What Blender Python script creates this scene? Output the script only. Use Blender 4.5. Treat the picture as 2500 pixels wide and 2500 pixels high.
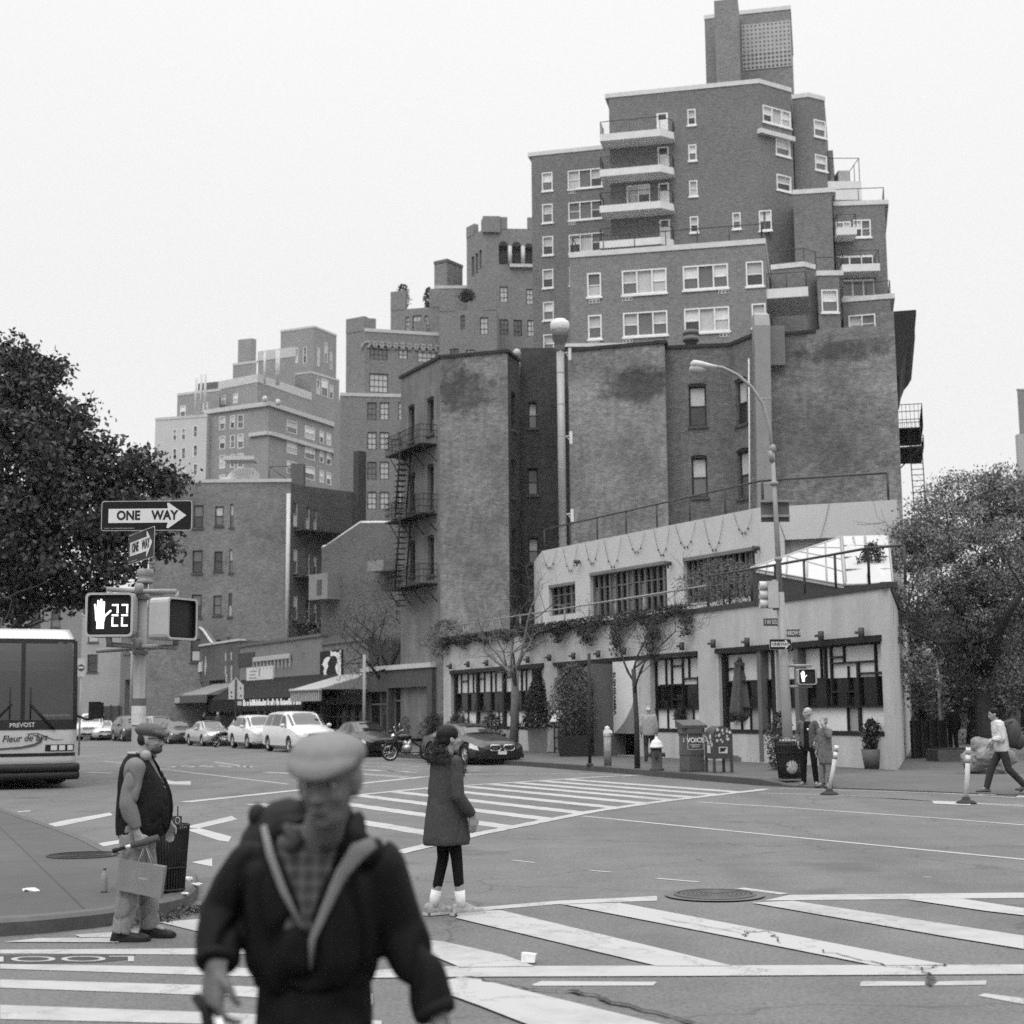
import bpy, bmesh, math, random
import numpy as np
from mathutils import Vector, Matrix, noise
for _o in list(bpy.data.objects): bpy.data.objects.remove(_o)
S = bpy.context.scene
COL = S.collection
PI = math.pi
# ------------------------------------------------------------------ camera
FPX, CH = 3571.0, 1.75                     # focal length in photo pixels, eye height
PITCH, ROLL = math.atan(488 / FPX), 0.009
_f = Vector((0, math.cos(PITCH), math.sin(PITCH)))
_R0 = Vector((1, 0, 0)); _U0 = _R0.cross(_f)
_R = _R0 * math.cos(ROLL) - _U0 * math.sin(ROLL)
_U = _U0 * math.cos(ROLL) + _R0 * math.sin(ROLL)
cd = bpy.data.cameras.new('camera'); cam = bpy.data.objects.new('camera', cd); COL.objects.link(cam)
M = Matrix((_R, _U, -_f)).transposed().to_4x4(); M.translation = Vector((0, 0, CH))
cam.matrix_world = M
cd.sensor_width = 36; cd.lens = 36 * FPX / 2500; cd.clip_end = 3000; cd.clip_start = .05
cd.dof.use_dof = True; cd.dof.focus_distance = 17; cd.dof.aperture_fstop = 2.5
S.camera = cam
S.view_settings.view_transform = 'Standard'; S.view_settings.look = 'None'
S.view_settings.exposure = 0.12; S.view_settings.gamma = 1
S.cycles.use_denoising = False
S.cycles.max_bounces = 5; S.cycles.transparent_max_bounces = 8; S.cycles.volume_bounces = 0
# ------------------------------------------------------------------ sky: overcast, brighter overhead
W = bpy.data.worlds.new("World"); S.world = W; W.use_nodes = True
nt = W.node_tree; nt.nodes.clear()
def wn(t, **k):
    n = nt.nodes.new(t)
    for a, b in k.items(): setattr(n, a, b)
    return n
SUN_EL, SUN_AZ = math.radians(52), math.radians(200)
sky = wn('ShaderNodeTexSky', sky_type='NISHITA', sun_disc=False, sun_elevation=SUN_EL, sun_rotation=SUN_AZ)
bw = wn('ShaderNodeRGBToBW'); nt.links.new(sky.outputs[0], bw.inputs[0])
bg1 = wn('ShaderNodeBackground'); bg1.inputs[1].default_value = .025; nt.links.new(bw.outputs[0], bg1.inputs[0])
tc = wn('ShaderNodeTexCoord'); sx = wn('ShaderNodeSeparateXYZ'); nt.links.new(tc.outputs['Generated'], sx.inputs[0])
rp = wn('ShaderNodeValToRGB'); nt.links.new(sx.outputs[2], rp.inputs[0])
e = rp.color_ramp.elements
e[0].position = 0; e[0].color = (.66, .66, .66, 1); e[1].position = .45; e[1].color = (.83, .83, .83, 1)
x = e.new(1.0); x.color = (1, 1, 1, 1)
mr = wn('ShaderNodeMapRange'); nt.links.new(sx.outputs[2], mr.inputs[0])
mr.inputs[1].default_value = .46; mr.inputs[2].default_value = 1; mr.inputs[3].default_value = .98; mr.inputs[4].default_value = 3.9
ns = wn('ShaderNodeTexNoise'); ns.inputs['Scale'].default_value = 1.6; ns.inputs['Detail'].default_value = 3
mrn = wn('ShaderNodeMapRange'); nt.links.new(ns.outputs[0], mrn.inputs[0]); mrn.inputs[3].default_value = .96; mrn.inputs[4].default_value = 1.04
nt.links.new(tc.outputs['Generated'], ns.inputs['Vector'])
mu = wn('ShaderNodeMath', operation='MULTIPLY'); nt.links.new(mr.outputs[0], mu.inputs[0]); nt.links.new(mrn.outputs[0], mu.inputs[1])
bg2 = wn('ShaderNodeBackground'); nt.links.new(rp.outputs[0], bg2.inputs[0]); nt.links.new(mu.outputs[0], bg2.inputs[1])
ad = wn('ShaderNodeAddShader'); nt.links.new(bg1.outputs[0], ad.inputs[0]); nt.links.new(bg2.outputs[0], ad.inputs[1])
wo = wn('ShaderNodeOutputWorld'); nt.links.new(ad.outputs[0], wo.inputs[0])
sd = bpy.data.lights.new('sun', 'SUN'); sd.energy = 1.0; sd.angle = math.radians(35)
sun = bpy.data.objects.new('sun', sd); COL.objects.link(sun)
sun.rotation_euler = Vector((math.sin(SUN_AZ) * math.cos(SUN_EL), math.cos(SUN_AZ) * math.cos(SUN_EL), math.sin(SUN_EL))).to_track_quat('Z', 'Y').to_euler()
# ------------------------------------------------------------------ photo pixel -> place
def ray(px, py): return _f + _R * ((px - 1250) / FPX) + _U * ((1250 - py) / FPX)
def gp(px, py, z=0.0):
    d = ray(px, py); t = (z - CH) / d.z
    return Vector((d.x * t, d.y * t, z))
def at(px, py, Y):
    d = ray(px, py) * (Y / ray(px, py).y); d.z += CH
    return d
def xz(px, Y): return ray(px, 1738).x / ray(px, 1738).y * Y
def Z(ox, oy, s=3.22): return lambda x, y: (ox + x / s, oy + y / s)
# ------------------------------------------------------------------ materials (all grey: black and white film)
MT = {}
def mat(name, v, rough=.8, metal=0, noise_amt=.12, scale=3., detail=6, bump=0, kind=None, v2=None, spec=None, coat=0, coord='Object', alpha=1, emit=0, stain=0, spots=()):
    if name in MT: return MT[name]
    m = bpy.data.materials.new(name); m.use_nodes = True; t = m.node_tree; N = t.nodes; L = t.links
    b = N['Principled BSDF']; b.inputs['Roughness'].default_value = rough; b.inputs['Metallic'].default_value = metal
    if spec is None: spec = .12 if v < .06 else .25
    b.inputs['Specular IOR Level'].default_value = spec; b.inputs['Coat Weight'].default_value = coat; b.inputs['Coat Roughness'].default_value = .05
    b.inputs['Base Color'].default_value = (v, v, v, 1)
    tc = N.new('ShaderNodeTexCoord'); co = tc.outputs[coord]
    val = None
    def mrange(src, a, c):
        r = N.new('ShaderNodeMapRange'); L.new(src, r.inputs[0]); r.inputs[1].default_value = .25; r.inputs[2].default_value = .75
        r.inputs[3].default_value = a; r.inputs[4].default_value = c; return r.outputs[0]
    def mul(a, c):
        q = N.new('ShaderNodeMath'); q.operation = 'MULTIPLY'; L.new(a, q.inputs[0])
        if isinstance(c, (int, float)): q.inputs[1].default_value = c
        else: L.new(c, q.inputs[1])
        return q.outputs[0]
    def nz(sc, det=6, vec=None, rgh=.6):
        n = N.new('ShaderNodeTexNoise'); n.inputs['Scale'].default_value = sc; n.inputs['Detail'].default_value = det; n.inputs['Roughness'].default_value = rgh
        L.new(vec or co, n.inputs['Vector']); return n.outputs[0]
    if kind == 'brick':
        bt = N.new('ShaderNodeTexBrick'); L.new(tc.outputs['UV'], bt.inputs['Vector']); co = tc.outputs['UV']
        bt.inputs['Scale'].default_value = 1; bt.inputs['Brick Width'].default_value = .22; bt.inputs['Row Height'].default_value = .075
        bt.inputs['Mortar Size'].default_value = .009; bt.inputs['Mortar Smooth'].default_value = .3; bt.inputs['Bias'].default_value = 0
        k = v2 if v2 else 1.5
        bt.inputs['Color1'].default_value = (v * .74,) * 3 + (1,); bt.inputs['Color2'].default_value = (v * 1.24,) * 3 + (1,); bt.inputs['Mortar'].default_value = (v * k,) * 3 + (1,)
        g = N.new('ShaderNodeRGBToBW'); L.new(bt.outputs[0], g.inputs[0]); val = g.outputs[0]
        val = mul(val, mrange(nz(.22, 5), 1 - noise_amt * 1.6, 1 + noise_amt * 1.6))
        val = mul(val, mrange(nz(2.2, 8, rgh=.75), 1 - noise_amt, 1 + noise_amt))
        val = mul(val, mrange(nz(4.5, 3, rgh=.8), 1 - noise_amt * .8, 1 + noise_amt * .8))
        mp = N.new('ShaderNodeMapping'); mp.inputs['Scale'].default_value = (5, .9, 1); L.new(co, mp.inputs[0])
        val = mul(val, mrange(nz(.6, 3, mp.outputs[0]), 1 - noise_amt * .3, 1 + noise_amt * .3))
        for (su, sv, ru, rv, amt) in spots:       # soot patches with a place and shape of their own
            vm = N.new('ShaderNodeVectorMath'); vm.operation = 'SUBTRACT'; L.new(co, vm.inputs[0]); vm.inputs[1].default_value = (su, sv, 0)
            v2_ = N.new('ShaderNodeVectorMath'); v2_.operation = 'MULTIPLY'; L.new(vm.outputs[0], v2_.inputs[0]); v2_.inputs[1].default_value = (1 / ru, 1 / rv, 0)
            ln = N.new('ShaderNodeVectorMath'); ln.operation = 'LENGTH'; L.new(v2_.outputs[0], ln.inputs[0]); ad_ = N.new('ShaderNodeMath'); ad_.operation = 'ADD'; L.new(ln.outputs['Value'], ad_.inputs[0]); L.new(mrange(nz(1.1, 8, rgh=.7), -.45, .45), ad_.inputs[1])
            r = N.new('ShaderNodeMapRange'); L.new(ad_.outputs[0], r.inputs[0]); r.inputs[1].default_value = .6; r.inputs[2].default_value = 1.15; r.inputs[3].default_value = 1 - amt; r.inputs[4].default_value = 1; val = mul(val, r.outputs[0])
        if stain:
            r = N.new('ShaderNodeMapRange'); L.new(nz(.16, 7, rgh=.7), r.inputs[0]); r.inputs[1].default_value = .52; r.inputs[2].default_value = .60; r.inputs[3].default_value = 1; r.inputs[4].default_value = 1 - stain
            val = mul(val, r.outputs[0])
    elif noise_amt:
        val = mul(mrange(nz(scale, detail), 1 - noise_amt, 1 + noise_amt), v)
        val = mul(val, mrange(nz(scale * 7.3, 4), 1 - noise_amt * .5, 1 + noise_amt * .5))
        if stain:
            mp = N.new('ShaderNodeMapping'); mp.inputs['Scale'].default_value = (1, 1, .12); L.new(co, mp.inputs[0])
            val = mul(val, mrange(nz(1.6, 6, mp.outputs[0]), 1 - stain, 1 + stain * .3))
    if val is not None:
        L.new(val, b.inputs['Base Color'])
        if bump:
            bp = N.new('ShaderNodeBump'); bp.inputs['Strength'].default_value = bump; bp.inputs['Distance'].default_value = .02
            L.new(nz(scale * 9, 5) if kind != 'brick' else val, bp.inputs['Height']); L.new(bp.outputs[0], b.inputs['Normal'])
    if emit:
        b.inputs['Emission Color'].default_value = (1, 1, 1, 1); b.inputs['Emission Strength'].default_value = emit
    MT[name] = m; return m
MAT = mat
# ------------------------------------------------------------------ mesh builder
class MB:
    def __init__(s): s.v = []; s.f = []; s.uv = []; s.sm = []
    def face(s, pts, uv=None, smooth=False):
        n = len(s.v); s.v += [tuple(p) for p in pts]; s.f.append(tuple(range(n, n + len(pts))))
        s.uv.append(uv if uv else [(0, 0)] * len(pts)); s.sm.append(smooth); return s
    def box(s, c, size, ax=None, uvs=True):
        """c centre, size full, ax = (ex, ey, ez) axes"""
        ex, ey, ez = ax if ax else (Vector((1, 0, 0)), Vector((0, 1, 0)), Vector((0, 0, 1)))
        c = Vector(c); a, b, h = [q / 2 for q in size]
        P = [c + ex * (i * a) + ey * (j * b) + ez * (k * h) for k in (-1, 1) for j in (-1, 1) for i in (-1, 1)]
        for q, (l, m) in (((0, 2, 3, 1), (0, 1)), ((4, 5, 7, 6), (0, 1)), ((0, 1, 5, 4), (0, 2)), ((2, 6, 7, 3), (0, 2)), ((0, 4, 6, 2), (1, 2)), ((1, 3, 7, 5), (1, 2))):
            pts = [P[i] for i in q]; axs = (ex, ey, ez)
            s.face(pts, [(p.dot(axs[l]), p.dot(axs[m])) for p in pts])
        return s
    def b2(s, x0, y0, z0, x1, y1, z1): return s.box(((x0 + x1) / 2, (y0 + y1) / 2, (z0 + z1) / 2), (abs(x1 - x0), abs(y1 - y0), abs(z1 - z0)))
    def rings(s, rings, closed=True, cap=True, smooth=True):
        n = len(s.v); k = len(rings[0])
        for r in rings: s.v += [tuple(p) for p in r]
        for i in range(len(rings) - 1):
            for j in range(k if closed else k - 1):
                a = n + i * k + j; b = n + i * k + (j + 1) % k
                s.f.append((a, b, b + k, a + k)); s.sm.append(smooth)
                s.uv.append([(j / k, i), ((j + 1) / k, i), ((j + 1) / k, i + 1), (j / k, i + 1)])
        if cap and closed:
            s.f.append(tuple(range(n + k - 1, n - 1, -1))); s.uv.append([(0, 0)] * k); s.sm.append(False)
            m = n + (len(rings) - 1) * k
            s.f.append(tuple(range(m, m + k))); s.uv.append([(0, 0)] * k); s.sm.append(False)
        return s
    def tube(s, pts, r, n=8, cap=True, flat=1.0, up=None):
        pts = [Vector(p) for p in pts]
        if not isinstance(r, (list, tuple)): r = [r] * len(pts)
        out = []; ref = None
        for i, p in enumerate(pts):
            d = (pts[min(i + 1, len(pts) - 1)] - pts[max(i - 1, 0)])
            if d.length < 1e-9: d = Vector((0, 0, 1))
            d.normalize()
            if ref is None:
                ref = Vector(up) if up else (Vector((0, 0, 1)) if abs(d.z) < .9 else Vector((1, 0, 0)))
            a = ref - d * ref.dot(d)
            if a.length < 1e-6: a = d.orthogonal()
            a.normalize(); ref = a; b = d.cross(a)
            out.append([p + a * math.cos(2 * PI * j / n) * r[i] * flat + b * math.sin(2 * PI * j / n) * r[i] for j in range(n)])
        return s.rings(out, True, cap)
    def lathe(s, c, prof, n=16, ax=None, cap=True):
        ex, ey, ez = ax if ax else (Vector((1, 0, 0)), Vector((0, 1, 0)), Vector((0, 0, 1)))
        c = Vector(c)
        return s.rings([[c + (ex * math.cos(2 * PI * j / n) + ey * math.sin(2 * PI * j / n)) * max(r, 1e-4) + ez * z for j in range(n)] for r, z in prof], True, cap)
    def ell(s, c, r, n=12, m=8, rot=None):
        c = Vector(c); R = rot if rot is not None else Matrix.Identity(3)
        rr = []
        for i in range(m + 1):
            a = -PI / 2 + PI * i / m; cr = max(math.cos(a), 1e-3)
            rr.append([c + R @ Vector((r[0] * cr * math.cos(2 * PI * j / n), r[1] * cr * math.sin(2 * PI * j / n), r[2] * math.sin(a))) for j in range(n)])
        return s.rings(rr)
    def prism(s, poly, d):
        """poly: planar points, d: thickness vector"""
        P = [Vector(p) for p in poly]; Q = [p + Vector(d) for p in P]; k = len(P)
        s.face(P); s.face(Q[::-1])
        for i in range(k): s.face([P[i], Q[i], Q[(i + 1) % k], P[(i + 1) % k]])
        return s
    def build(s, name, m, parent=None, local=False, origin=None, normals=False):
        me = bpy.data.meshes.new(name)
        off = Vector((0, 0, 0))
        if parent is not None and not local: off = wl(parent)
        elif origin is not None: off = Vector(origin)
        v = [(a - off.x, b - off.y, c - off.z) for a, b, c in s.v] if off.length else s.v
        me.from_pydata(v, [], s.f); me.update()
        uvl = me.uv_layers.new(name='UVMap'); flat = [c for f in s.uv for p in f for c in p]
        if len(flat) == len(uvl.data) * 2: uvl.data.foreach_set('uv', flat)
        me.polygons.foreach_set('use_smooth', s.sm)
        if normals:
            bm = bmesh.new(); bm.from_mesh(me); bmesh.ops.remove_doubles(bm, verts=bm.verts, dist=1e-4); bmesh.ops.recalc_face_normals(bm, faces=bm.faces); bm.to_mesh(me); bm.free()
        o = bpy.data.objects.new(name, me); COL.objects.link(o)
        if m is not None: me.materials.append(m)
        if parent is not None: o.parent = parent
        elif off.length: o.location = off
        return o
def wl(o):
    p = Vector(o.location)
    while o.parent: o = o.parent; p = p + Vector(o.location)
    return p
def tag(o, label, cat, group=None):
    o['label'] = label; o['category'] = cat
    if group: o['group'] = group
    return o
def thing(name, label, cat, loc=(0, 0, 0), rz=0, group=None):
    o = bpy.data.objects.new(name, None); COL.objects.link(o); o.empty_display_size = .3
    o.location = loc; o.rotation_euler = (0, 0, rz); return tag(o, label, cat, group)
def struct(o, kind='structure'): o['kind'] = kind; return o
def kids(o): return [c for c in bpy.data.objects if c.parent == o]
def dup(o, loc, rz=None, label=None, group=None, scale=None):
    def cp(a, p):
        c = a.copy(); COL.objects.link(c); c.parent = p
        for k in KID.get(a.name, kids(a)): cp(k, c)
        return c
    r = cp(o, None); r.location = loc
    if rz is not None: r.rotation_euler = (0, 0, rz)
    if label: r['label'] = label
    if group: r['group'] = group
    if scale: r.scale = scale
    return r
KID = {}
class Face:
    """vertical plane through A -> B (2-D), n points towards the camera"""
    def __init__(s, A, B):
        s.A = Vector(A).to_2d(); s.B = Vector(B).to_2d(); d = s.B - s.A; s.L = d.length; s.d = d / s.L
        n = Vector((s.d.y, -s.d.x))
        if n.dot(-s.A) < 0: n = -n
        s.n = n
        s.ax = (Vector((s.d.x, s.d.y, 0)), Vector((s.n.x, s.n.y, 0)), Vector((0, 0, 1)))
    def uz(s, px, py):
        d = ray(px, py); D = Vector((d.x, d.y)); t = s.A.dot(s.n) / D.dot(s.n)
        P = D * t; return (P - s.A).dot(s.d), CH + d.z * t
    def pt(s, u, z, o=0.0):
        p = s.A + s.d * u + s.n * o; return Vector((p.x, p.y, z))
    def box(s, mb, u0, z0, u1, z1, o0, o1):
        return mb.box(s.pt((u0 + u1) / 2, (z0 + z1) / 2, (o0 + o1) / 2), (abs(u1 - u0), abs(o1 - o0), abs(z1 - z0)), s.ax)
    def rect(s, p0, p1):
        a = s.uz(*p0); b = s.uz(*p1); return (min(a[0], b[0]), min(a[1], b[1]), max(a[0], b[0]), max(a[1], b[1]))
    def wall(s, mb, z0, z1, holes=(), depth=.22, u0=0, u1=None, back=True):
        u1 = s.L if u1 is None else u1
        us = sorted({u0, u1} | {min(max(h[i], u0), u1) for h in holes for i in (0, 2)}); zs = sorted({z0, z1} | {min(max(h[i], z0), z1) for h in holes for i in (1, 3)})
        def inh(u, z): return any(h[0] < u < h[2] and h[1] < z < h[3] for h in holes)
        for i in range(len(us) - 1):
            j = 0
            while j < len(zs) - 1:
                um = (us[i] + us[i + 1]) / 2
                if us[i + 1] - us[i] < 1e-6 or inh(um, (zs[j] + zs[j + 1]) / 2): j += 1; continue
                k = j
                while k + 1 < len(zs) - 1 and not inh(um, (zs[k + 1] + zs[k + 2]) / 2): k += 1
                a, b, c, d = us[i], us[i + 1], zs[j], zs[k + 1]
                mb.face([s.pt(a, c), s.pt(b, c), s.pt(b, d), s.pt(a, d)], [(a, c), (b, c), (b, d), (a, d)]); j = k + 1
        for h in holes:
            a, c, b, d = h
            for p, q in (((a, c), (b, c)), ((b, c), (b, d)), ((b, d), (a, d)), ((a, d), (a, c))):
                mb.face([s.pt(*p), s.pt(*q), s.pt(*q, -depth), s.pt(*p, -depth)], [(p[0], p[1]), (q[0], q[1]), (q[0] + depth, q[1]), (p[0] + depth, p[1])])
    def go(s, a):       # new face continuing at the right end, turned to direction a (2-D)
        d = Vector(a[:2]).normalized() * a[2]; return Face(s.B, s.B + d)
# ---- windows
GL = lambda: mat('dark_glass', .028, .12, 0, .3, 1.2, spec=.7)
GL2 = lambda: mat('sky_glass', .10, .10, 0, .3, .8, spec=.8)  # lighter base colour stands in for sky reflected in the glass
BL = lambda: mat('blind_and_sky_pane', .42, .7, 0, .12, 2)
BL2 = lambda: mat('pale_blind', .62, .6, 0, .1, 2)
WF = lambda: mat('white_window_paint', .66, .6, 0, .08, 3)
DF = lambda: mat('dark_window_paint', .035, .6, 0, .1, 3)
rw = random.Random(5)
def window(root, F, r, style='dh', frame=None, depth=.16, sill=True, seed=None):
    """frame / glazing inside hole r of face F. style: dh, triple, arch, grid, plain"""
    frame = frame or WF(); u0, z0, u1, z1 = r; w = u1 - u0; h = z1 - z0; t = min(.085, w * .12)
    fr = MB(); o0, o1 = -depth, -depth + .07
    if style in ('dh', 'triple', 'pair'): o1 = .03
    F.box(fr, u0, z0, u0 + t, z1, o0, o1); F.box(fr, u1 - t, z0, u1, z1, o0, o1)
    F.box(fr, u0 + t, z0, u1 - t, z0 + t, o0, o1); F.box(fr, u0 + t, z1 - t, u1 - t, z1, o0, o1)
    cells = [(u0 + t, u1 - t)]
    if style == 'triple':
        a = u0 + w * .32; b = u0 + w * .66; cells = [(u0 + t, a), (a + t, b), (b + t, u1 - t)]
        F.box(fr, a, z0 + t, a + t, z1 - t, o0, o1 - .01); F.box(fr, b, z0 + t, b + t, z1 - t, o0, o1 - .01)
    if style == 'pair':
        a = u0 + w * .5 - t / 2; cells = [(u0 + t, a), (a + t, u1 - t)]; F.box(fr, a, z0 + t, a + t, z1 - t, o0, o1 - .01)
    dark, mid, pale, pale2 = MB(), MB(), MB(), MB()
    og = -depth + .02
    def q(mb, a, c, b, d, o=0): mb.face([F.pt(a, c, og + o), F.pt(b, c, og + o), F.pt(b, d, og + o), F.pt(a, d, og + o)], [(a, c), (b, c), (b, d), (a, d)])
    for k, (a, b) in enumerate(cells):
        zm = z0 + h * (.5 if style != 'dh' else .5)
        if style in ('dh', 'triple', 'arch', 'pair'):
            if style == 'triple' and k == 1:
                q([mid, pale, pale][rw.randrange(3)], a, z0 + t, b, z1 - t); continue
            F.box(fr, a, zm - t * .35, b, zm + t * .35, og, og + .05)
            q(rw.choice([pale, pale, pale2, mid]) if style != 'arch' else rw.choice([pale, pale, mid, dark]), a, zm, b, z1 - t)
            q(rw.choice([dark, dark, mid, mid, pale]), a, z0 + t, b, zm)
        elif style == 'grid':
            q(rw.choice([mid, pale, pale]), a, z0 + t, b, z1 - t)  # pale cells: sky reflection put into the pane colour
            nx = max(2, round((b - a) / .45)); nz_ = 3
            for i in range(1, nx): F.box(fr, a + (b - a) * i / nx - .018, z0 + t, a + (b - a) * i / nx + .018, z1 - t, og, og + .04)
            for i in range(1, nz_): F.box(fr, a, z0 + h * i / nz_ - .018, b, z0 + h * i / nz_ + .018, og, og + .045)
        else: q(dark, a, z0 + t, b, z1 - t)
    f = fr.build('window', frame, root)
    if dark.f: dark.build('pane', GL(), f)
    if mid.f: mid.build('pane', GL2(), f)
    if pale.f: pale.build('shade', BL(), f)  # blinds, and in grid windows a painted sky reflection
    if pale2.f: pale2.build('shade', BL2(), f)
    if sill:
        s_ = MB(); F.box(s_, u0 - .08, z0 - .13, u1 + .08, z0 - .003, -.05, .09); s_.build('sill', frame if style != 'arch' else mat('brownstone_sill', .07, .9), f)
    return f
# ================================================================== BUILDINGS
zA, zB, zC, zD, zE, zF, zG, zH, zI, zJ, zK, zL = [Z(*o) for o in ((350, 650), (800, 500), (1250, 0), (1650, 0), (1250, 500), (1700, 500), (900, 800), (1300, 800), (1700, 1100), (2100, 900), (350, 1100), (1900, 1500))]
def V2(p): return Vector((p[0], p[1]))
def poly_mesh(root, m, poly, z0, z1, holes=None, coping=None, cm=None, ch=.35, co=.06, name='wall', depth=.22):
    """closed block over the plan polygon; holes {edge: [rects]}; returns its faces"""
    mb = MB(); P = [V2(p) for p in poly]; n = len(P); FS = []
    for i in range(n):
        a, b = P[i], P[(i + 1) % n]; F = Face(a, b); FS.append(F)
        F.wall(mb, z0, z1, (holes or {}).get(i, ()), depth)
    mb.face([Vector((p.x, p.y, z1)) for p in P], [(p.x, p.y) for p in P])
    o = mb.build(name, m, root)
    if coping:
        cb = MB()
        for i in coping:
            F = FS[i]; F.box(cb, -co * .6, z1 - ch * .4, F.L + co * .6, z1 + ch * .6, -.3, co)
        cb.build('coping', cm, root)
    return FS
def blk(p0, p1, z, depth, perp=None, p2=None):
    """plan polygon: front p0->p1 (2-D points), optional second front corner p2, then back"""
    a, b = V2(p0), V2(p1); d = (b - a).normalized(); n = Vector((-d.y, d.x))
    if n.dot(a) < 0: n = -n
    if perp is not None: n = Vector(perp).normalized()
    L = [a, b]
    if p2 is not None: L.append(V2(p2))
    e = L[-1]
    return L + [e + n * depth, a + n * depth]
def rail_run(root, name, P, h=1.0, m=None, posts=1.6, mid=1, r=.025, parent=None, z=None):
    mb = MB(); P = [Vector(p) for p in P]
    for a, b in zip(P, P[1:]):
        L = (b - a).length; n = max(1, round(L / posts)); up = Vector((0, 0, h))
        mb.tube([a + up, b + up], r, 5); 
        for k in range(mid): mb.tube([a + up * ((k + .3) / (mid + .3)), b + up * ((k + .3) / (mid + .3))], r * .7, 5)
        for k in range(n + 1):
            p = a.lerp(b, k / n); mb.tube([p, p + up], r, 5)
    return mb.build(name, m or mat('rail_iron', .05, .6), root)
def grille(root, F, r, nx=3, nz_=2):
    g = MB(); u0, z0, u1, z1 = r
    F.box(g, u0, z0, u1, z1, .01, .03); g.build('vent_grille', mat('grille_white', .5, .6), root)
    d = MB(); w = (u1 - u0) / nx; h = (z1 - z0) / nz_
    for i in range(nx):
        for j in range(nz_): F.box(d, u0 + w * (i + .2), z0 + h * (j + .25), u0 + w * (i + .85), z0 + h * (j + .8), .032, .038)
    d.build('vent_slots', mat('slot_dark', .05, .8), kids(root)[-1] if False else root)
def wins(root, F, zz, rects, style, **k):
    out = []
    for q in rects:
        r = F.rect(zz(q[0], q[1]), zz(q[2], q[3])); out.append(r)
    return out
# ---- tall white-trimmed apartment building -----------------------------------------
BT = mat('apartment_brick', .125, .9, 0, .07, kind='brick', v2=1.5, bump=0)
CP = mat('pale_coping', .5, .8, 0, .12, 2)
ap = thing('apartment_building', 'tall stepped brick apartment tower with white windows and balconies behind the tenements', 'building', (8, 100, 0))
def zt(px, py, Y): return at(px, py, Y).z
def hf(F, zz, L): return [F.rect(zz(*q[:2]), zz(*q[2:])) for q in L]
# wing
z = zt(1297, 378, 121); a = gp(1297, 378, z); b = gp(1495, 358, z)
P = blk(a, b, z, 16); F = Face(P[0], P[1])
h1 = hf(F, zC, [(235, 1360, 320, 1497), (237, 1608, 322, 1748)]) + hf(F, zE, [(240, 252, 325, 392), (240, 510, 326, 650), (244, 766, 330, 905), (246, 1022, 332, 1160)])
h2 = hf(F, zC, [(438, 1345, 710, 1465), (443, 1595, 715, 1712)]) + hf(F, zE, [(447, 238, 718, 360), (450, 490, 720, 615)])
poly_mesh(ap, BT, P, 0, z, {0: h1 + h2}, [0, 3], CP)
for r in h1: window(ap, F, r, 'dh')
for r in h2: window(ap, F, r, 'triple')
for q in [(442, 1483, 500, 1520), (445, 1737, 503, 1768)]: grille(ap, F, F.rect(zC(*q[:2]), zC(*q[2:])))
# centre block with chamfer
z = zM = zt(1486, 235, 108); a = gp(1486, 235, z); b = gp(1853, 199, z); c = gp(1930, 221, z)
FM = Face(a, b); FC = Face(b, c)
hm = hf(FM, zC, [(1378, 862, 1446, 980), (1386, 1140, 1452, 1260), (1392, 1422, 1460, 1540), (1398, 1705, 1467, 1825), (1732, 1675, 1800, 1797)]) + hf(FM, zD, [(652, 1658, 756, 1808)])
dm = hf(FM, zC, [(1135, 890, 1228, 1022), (1142, 1157, 1236, 1305), (1148, 1442, 1238, 1595), (1156, 1727, 1246, 1877)])
tm = hf(FM, zC, [(900, 1462, 1088, 1590)])
hc = hf(FC, zD, [(783, 1085, 900, 1240), (790, 1365, 908, 1515)])
t0 = FC.uz(*zD(680, 820)); t1 = FC.uz(*zD(905, 1012)); tc_ = [(t0[0], t1[1], t1[0], FC.uz(*zD(680, 822))[1])]
P = [V2(a), V2(b), V2(c)]; nd = Vector((.217, .976)); P += [P[-1] + nd * 14, P[0] + nd * 16]
poly_mesh(ap, BT, P, 0, z, {0: hm + dm + tm, 1: hc + tc_}, [0, 1, 4], CP)
for r in hm: window(ap, FM, r, 'dh')
for r in hc: window(ap, FC, r, 'dh')
window(ap, FC, tc_[0], 'triple'); window(ap, FM, tm[0], 'pair')
lb = MB(); FC.box(lb, -.3, tc_[0][1] - 1.1, FC.L, tc_[0][1] - .75, -.05, .35); lb.build('ledge', CP, ap)
for r in dm:
    d = MB(); u0, z0, u1, z1 = r; FM.box(d, u0, z0, u1, z1, -.16, -.02)
    dd = d.build('door', WF(), ap); g = MB(); FM.box(g, u0 + .14, z0 + (z1 - z0) * .62, u1 - .14, z1 - .12, -.03, -.008); g.build('pane', GL(), dd)
    g = MB(); FM.box(g, u0 + .14, z0 + .1, u1 - .14, z0 + (z1 - z0) * .55, -.03, -.008); g.build('door_panel', BL2(), dd)
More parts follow.
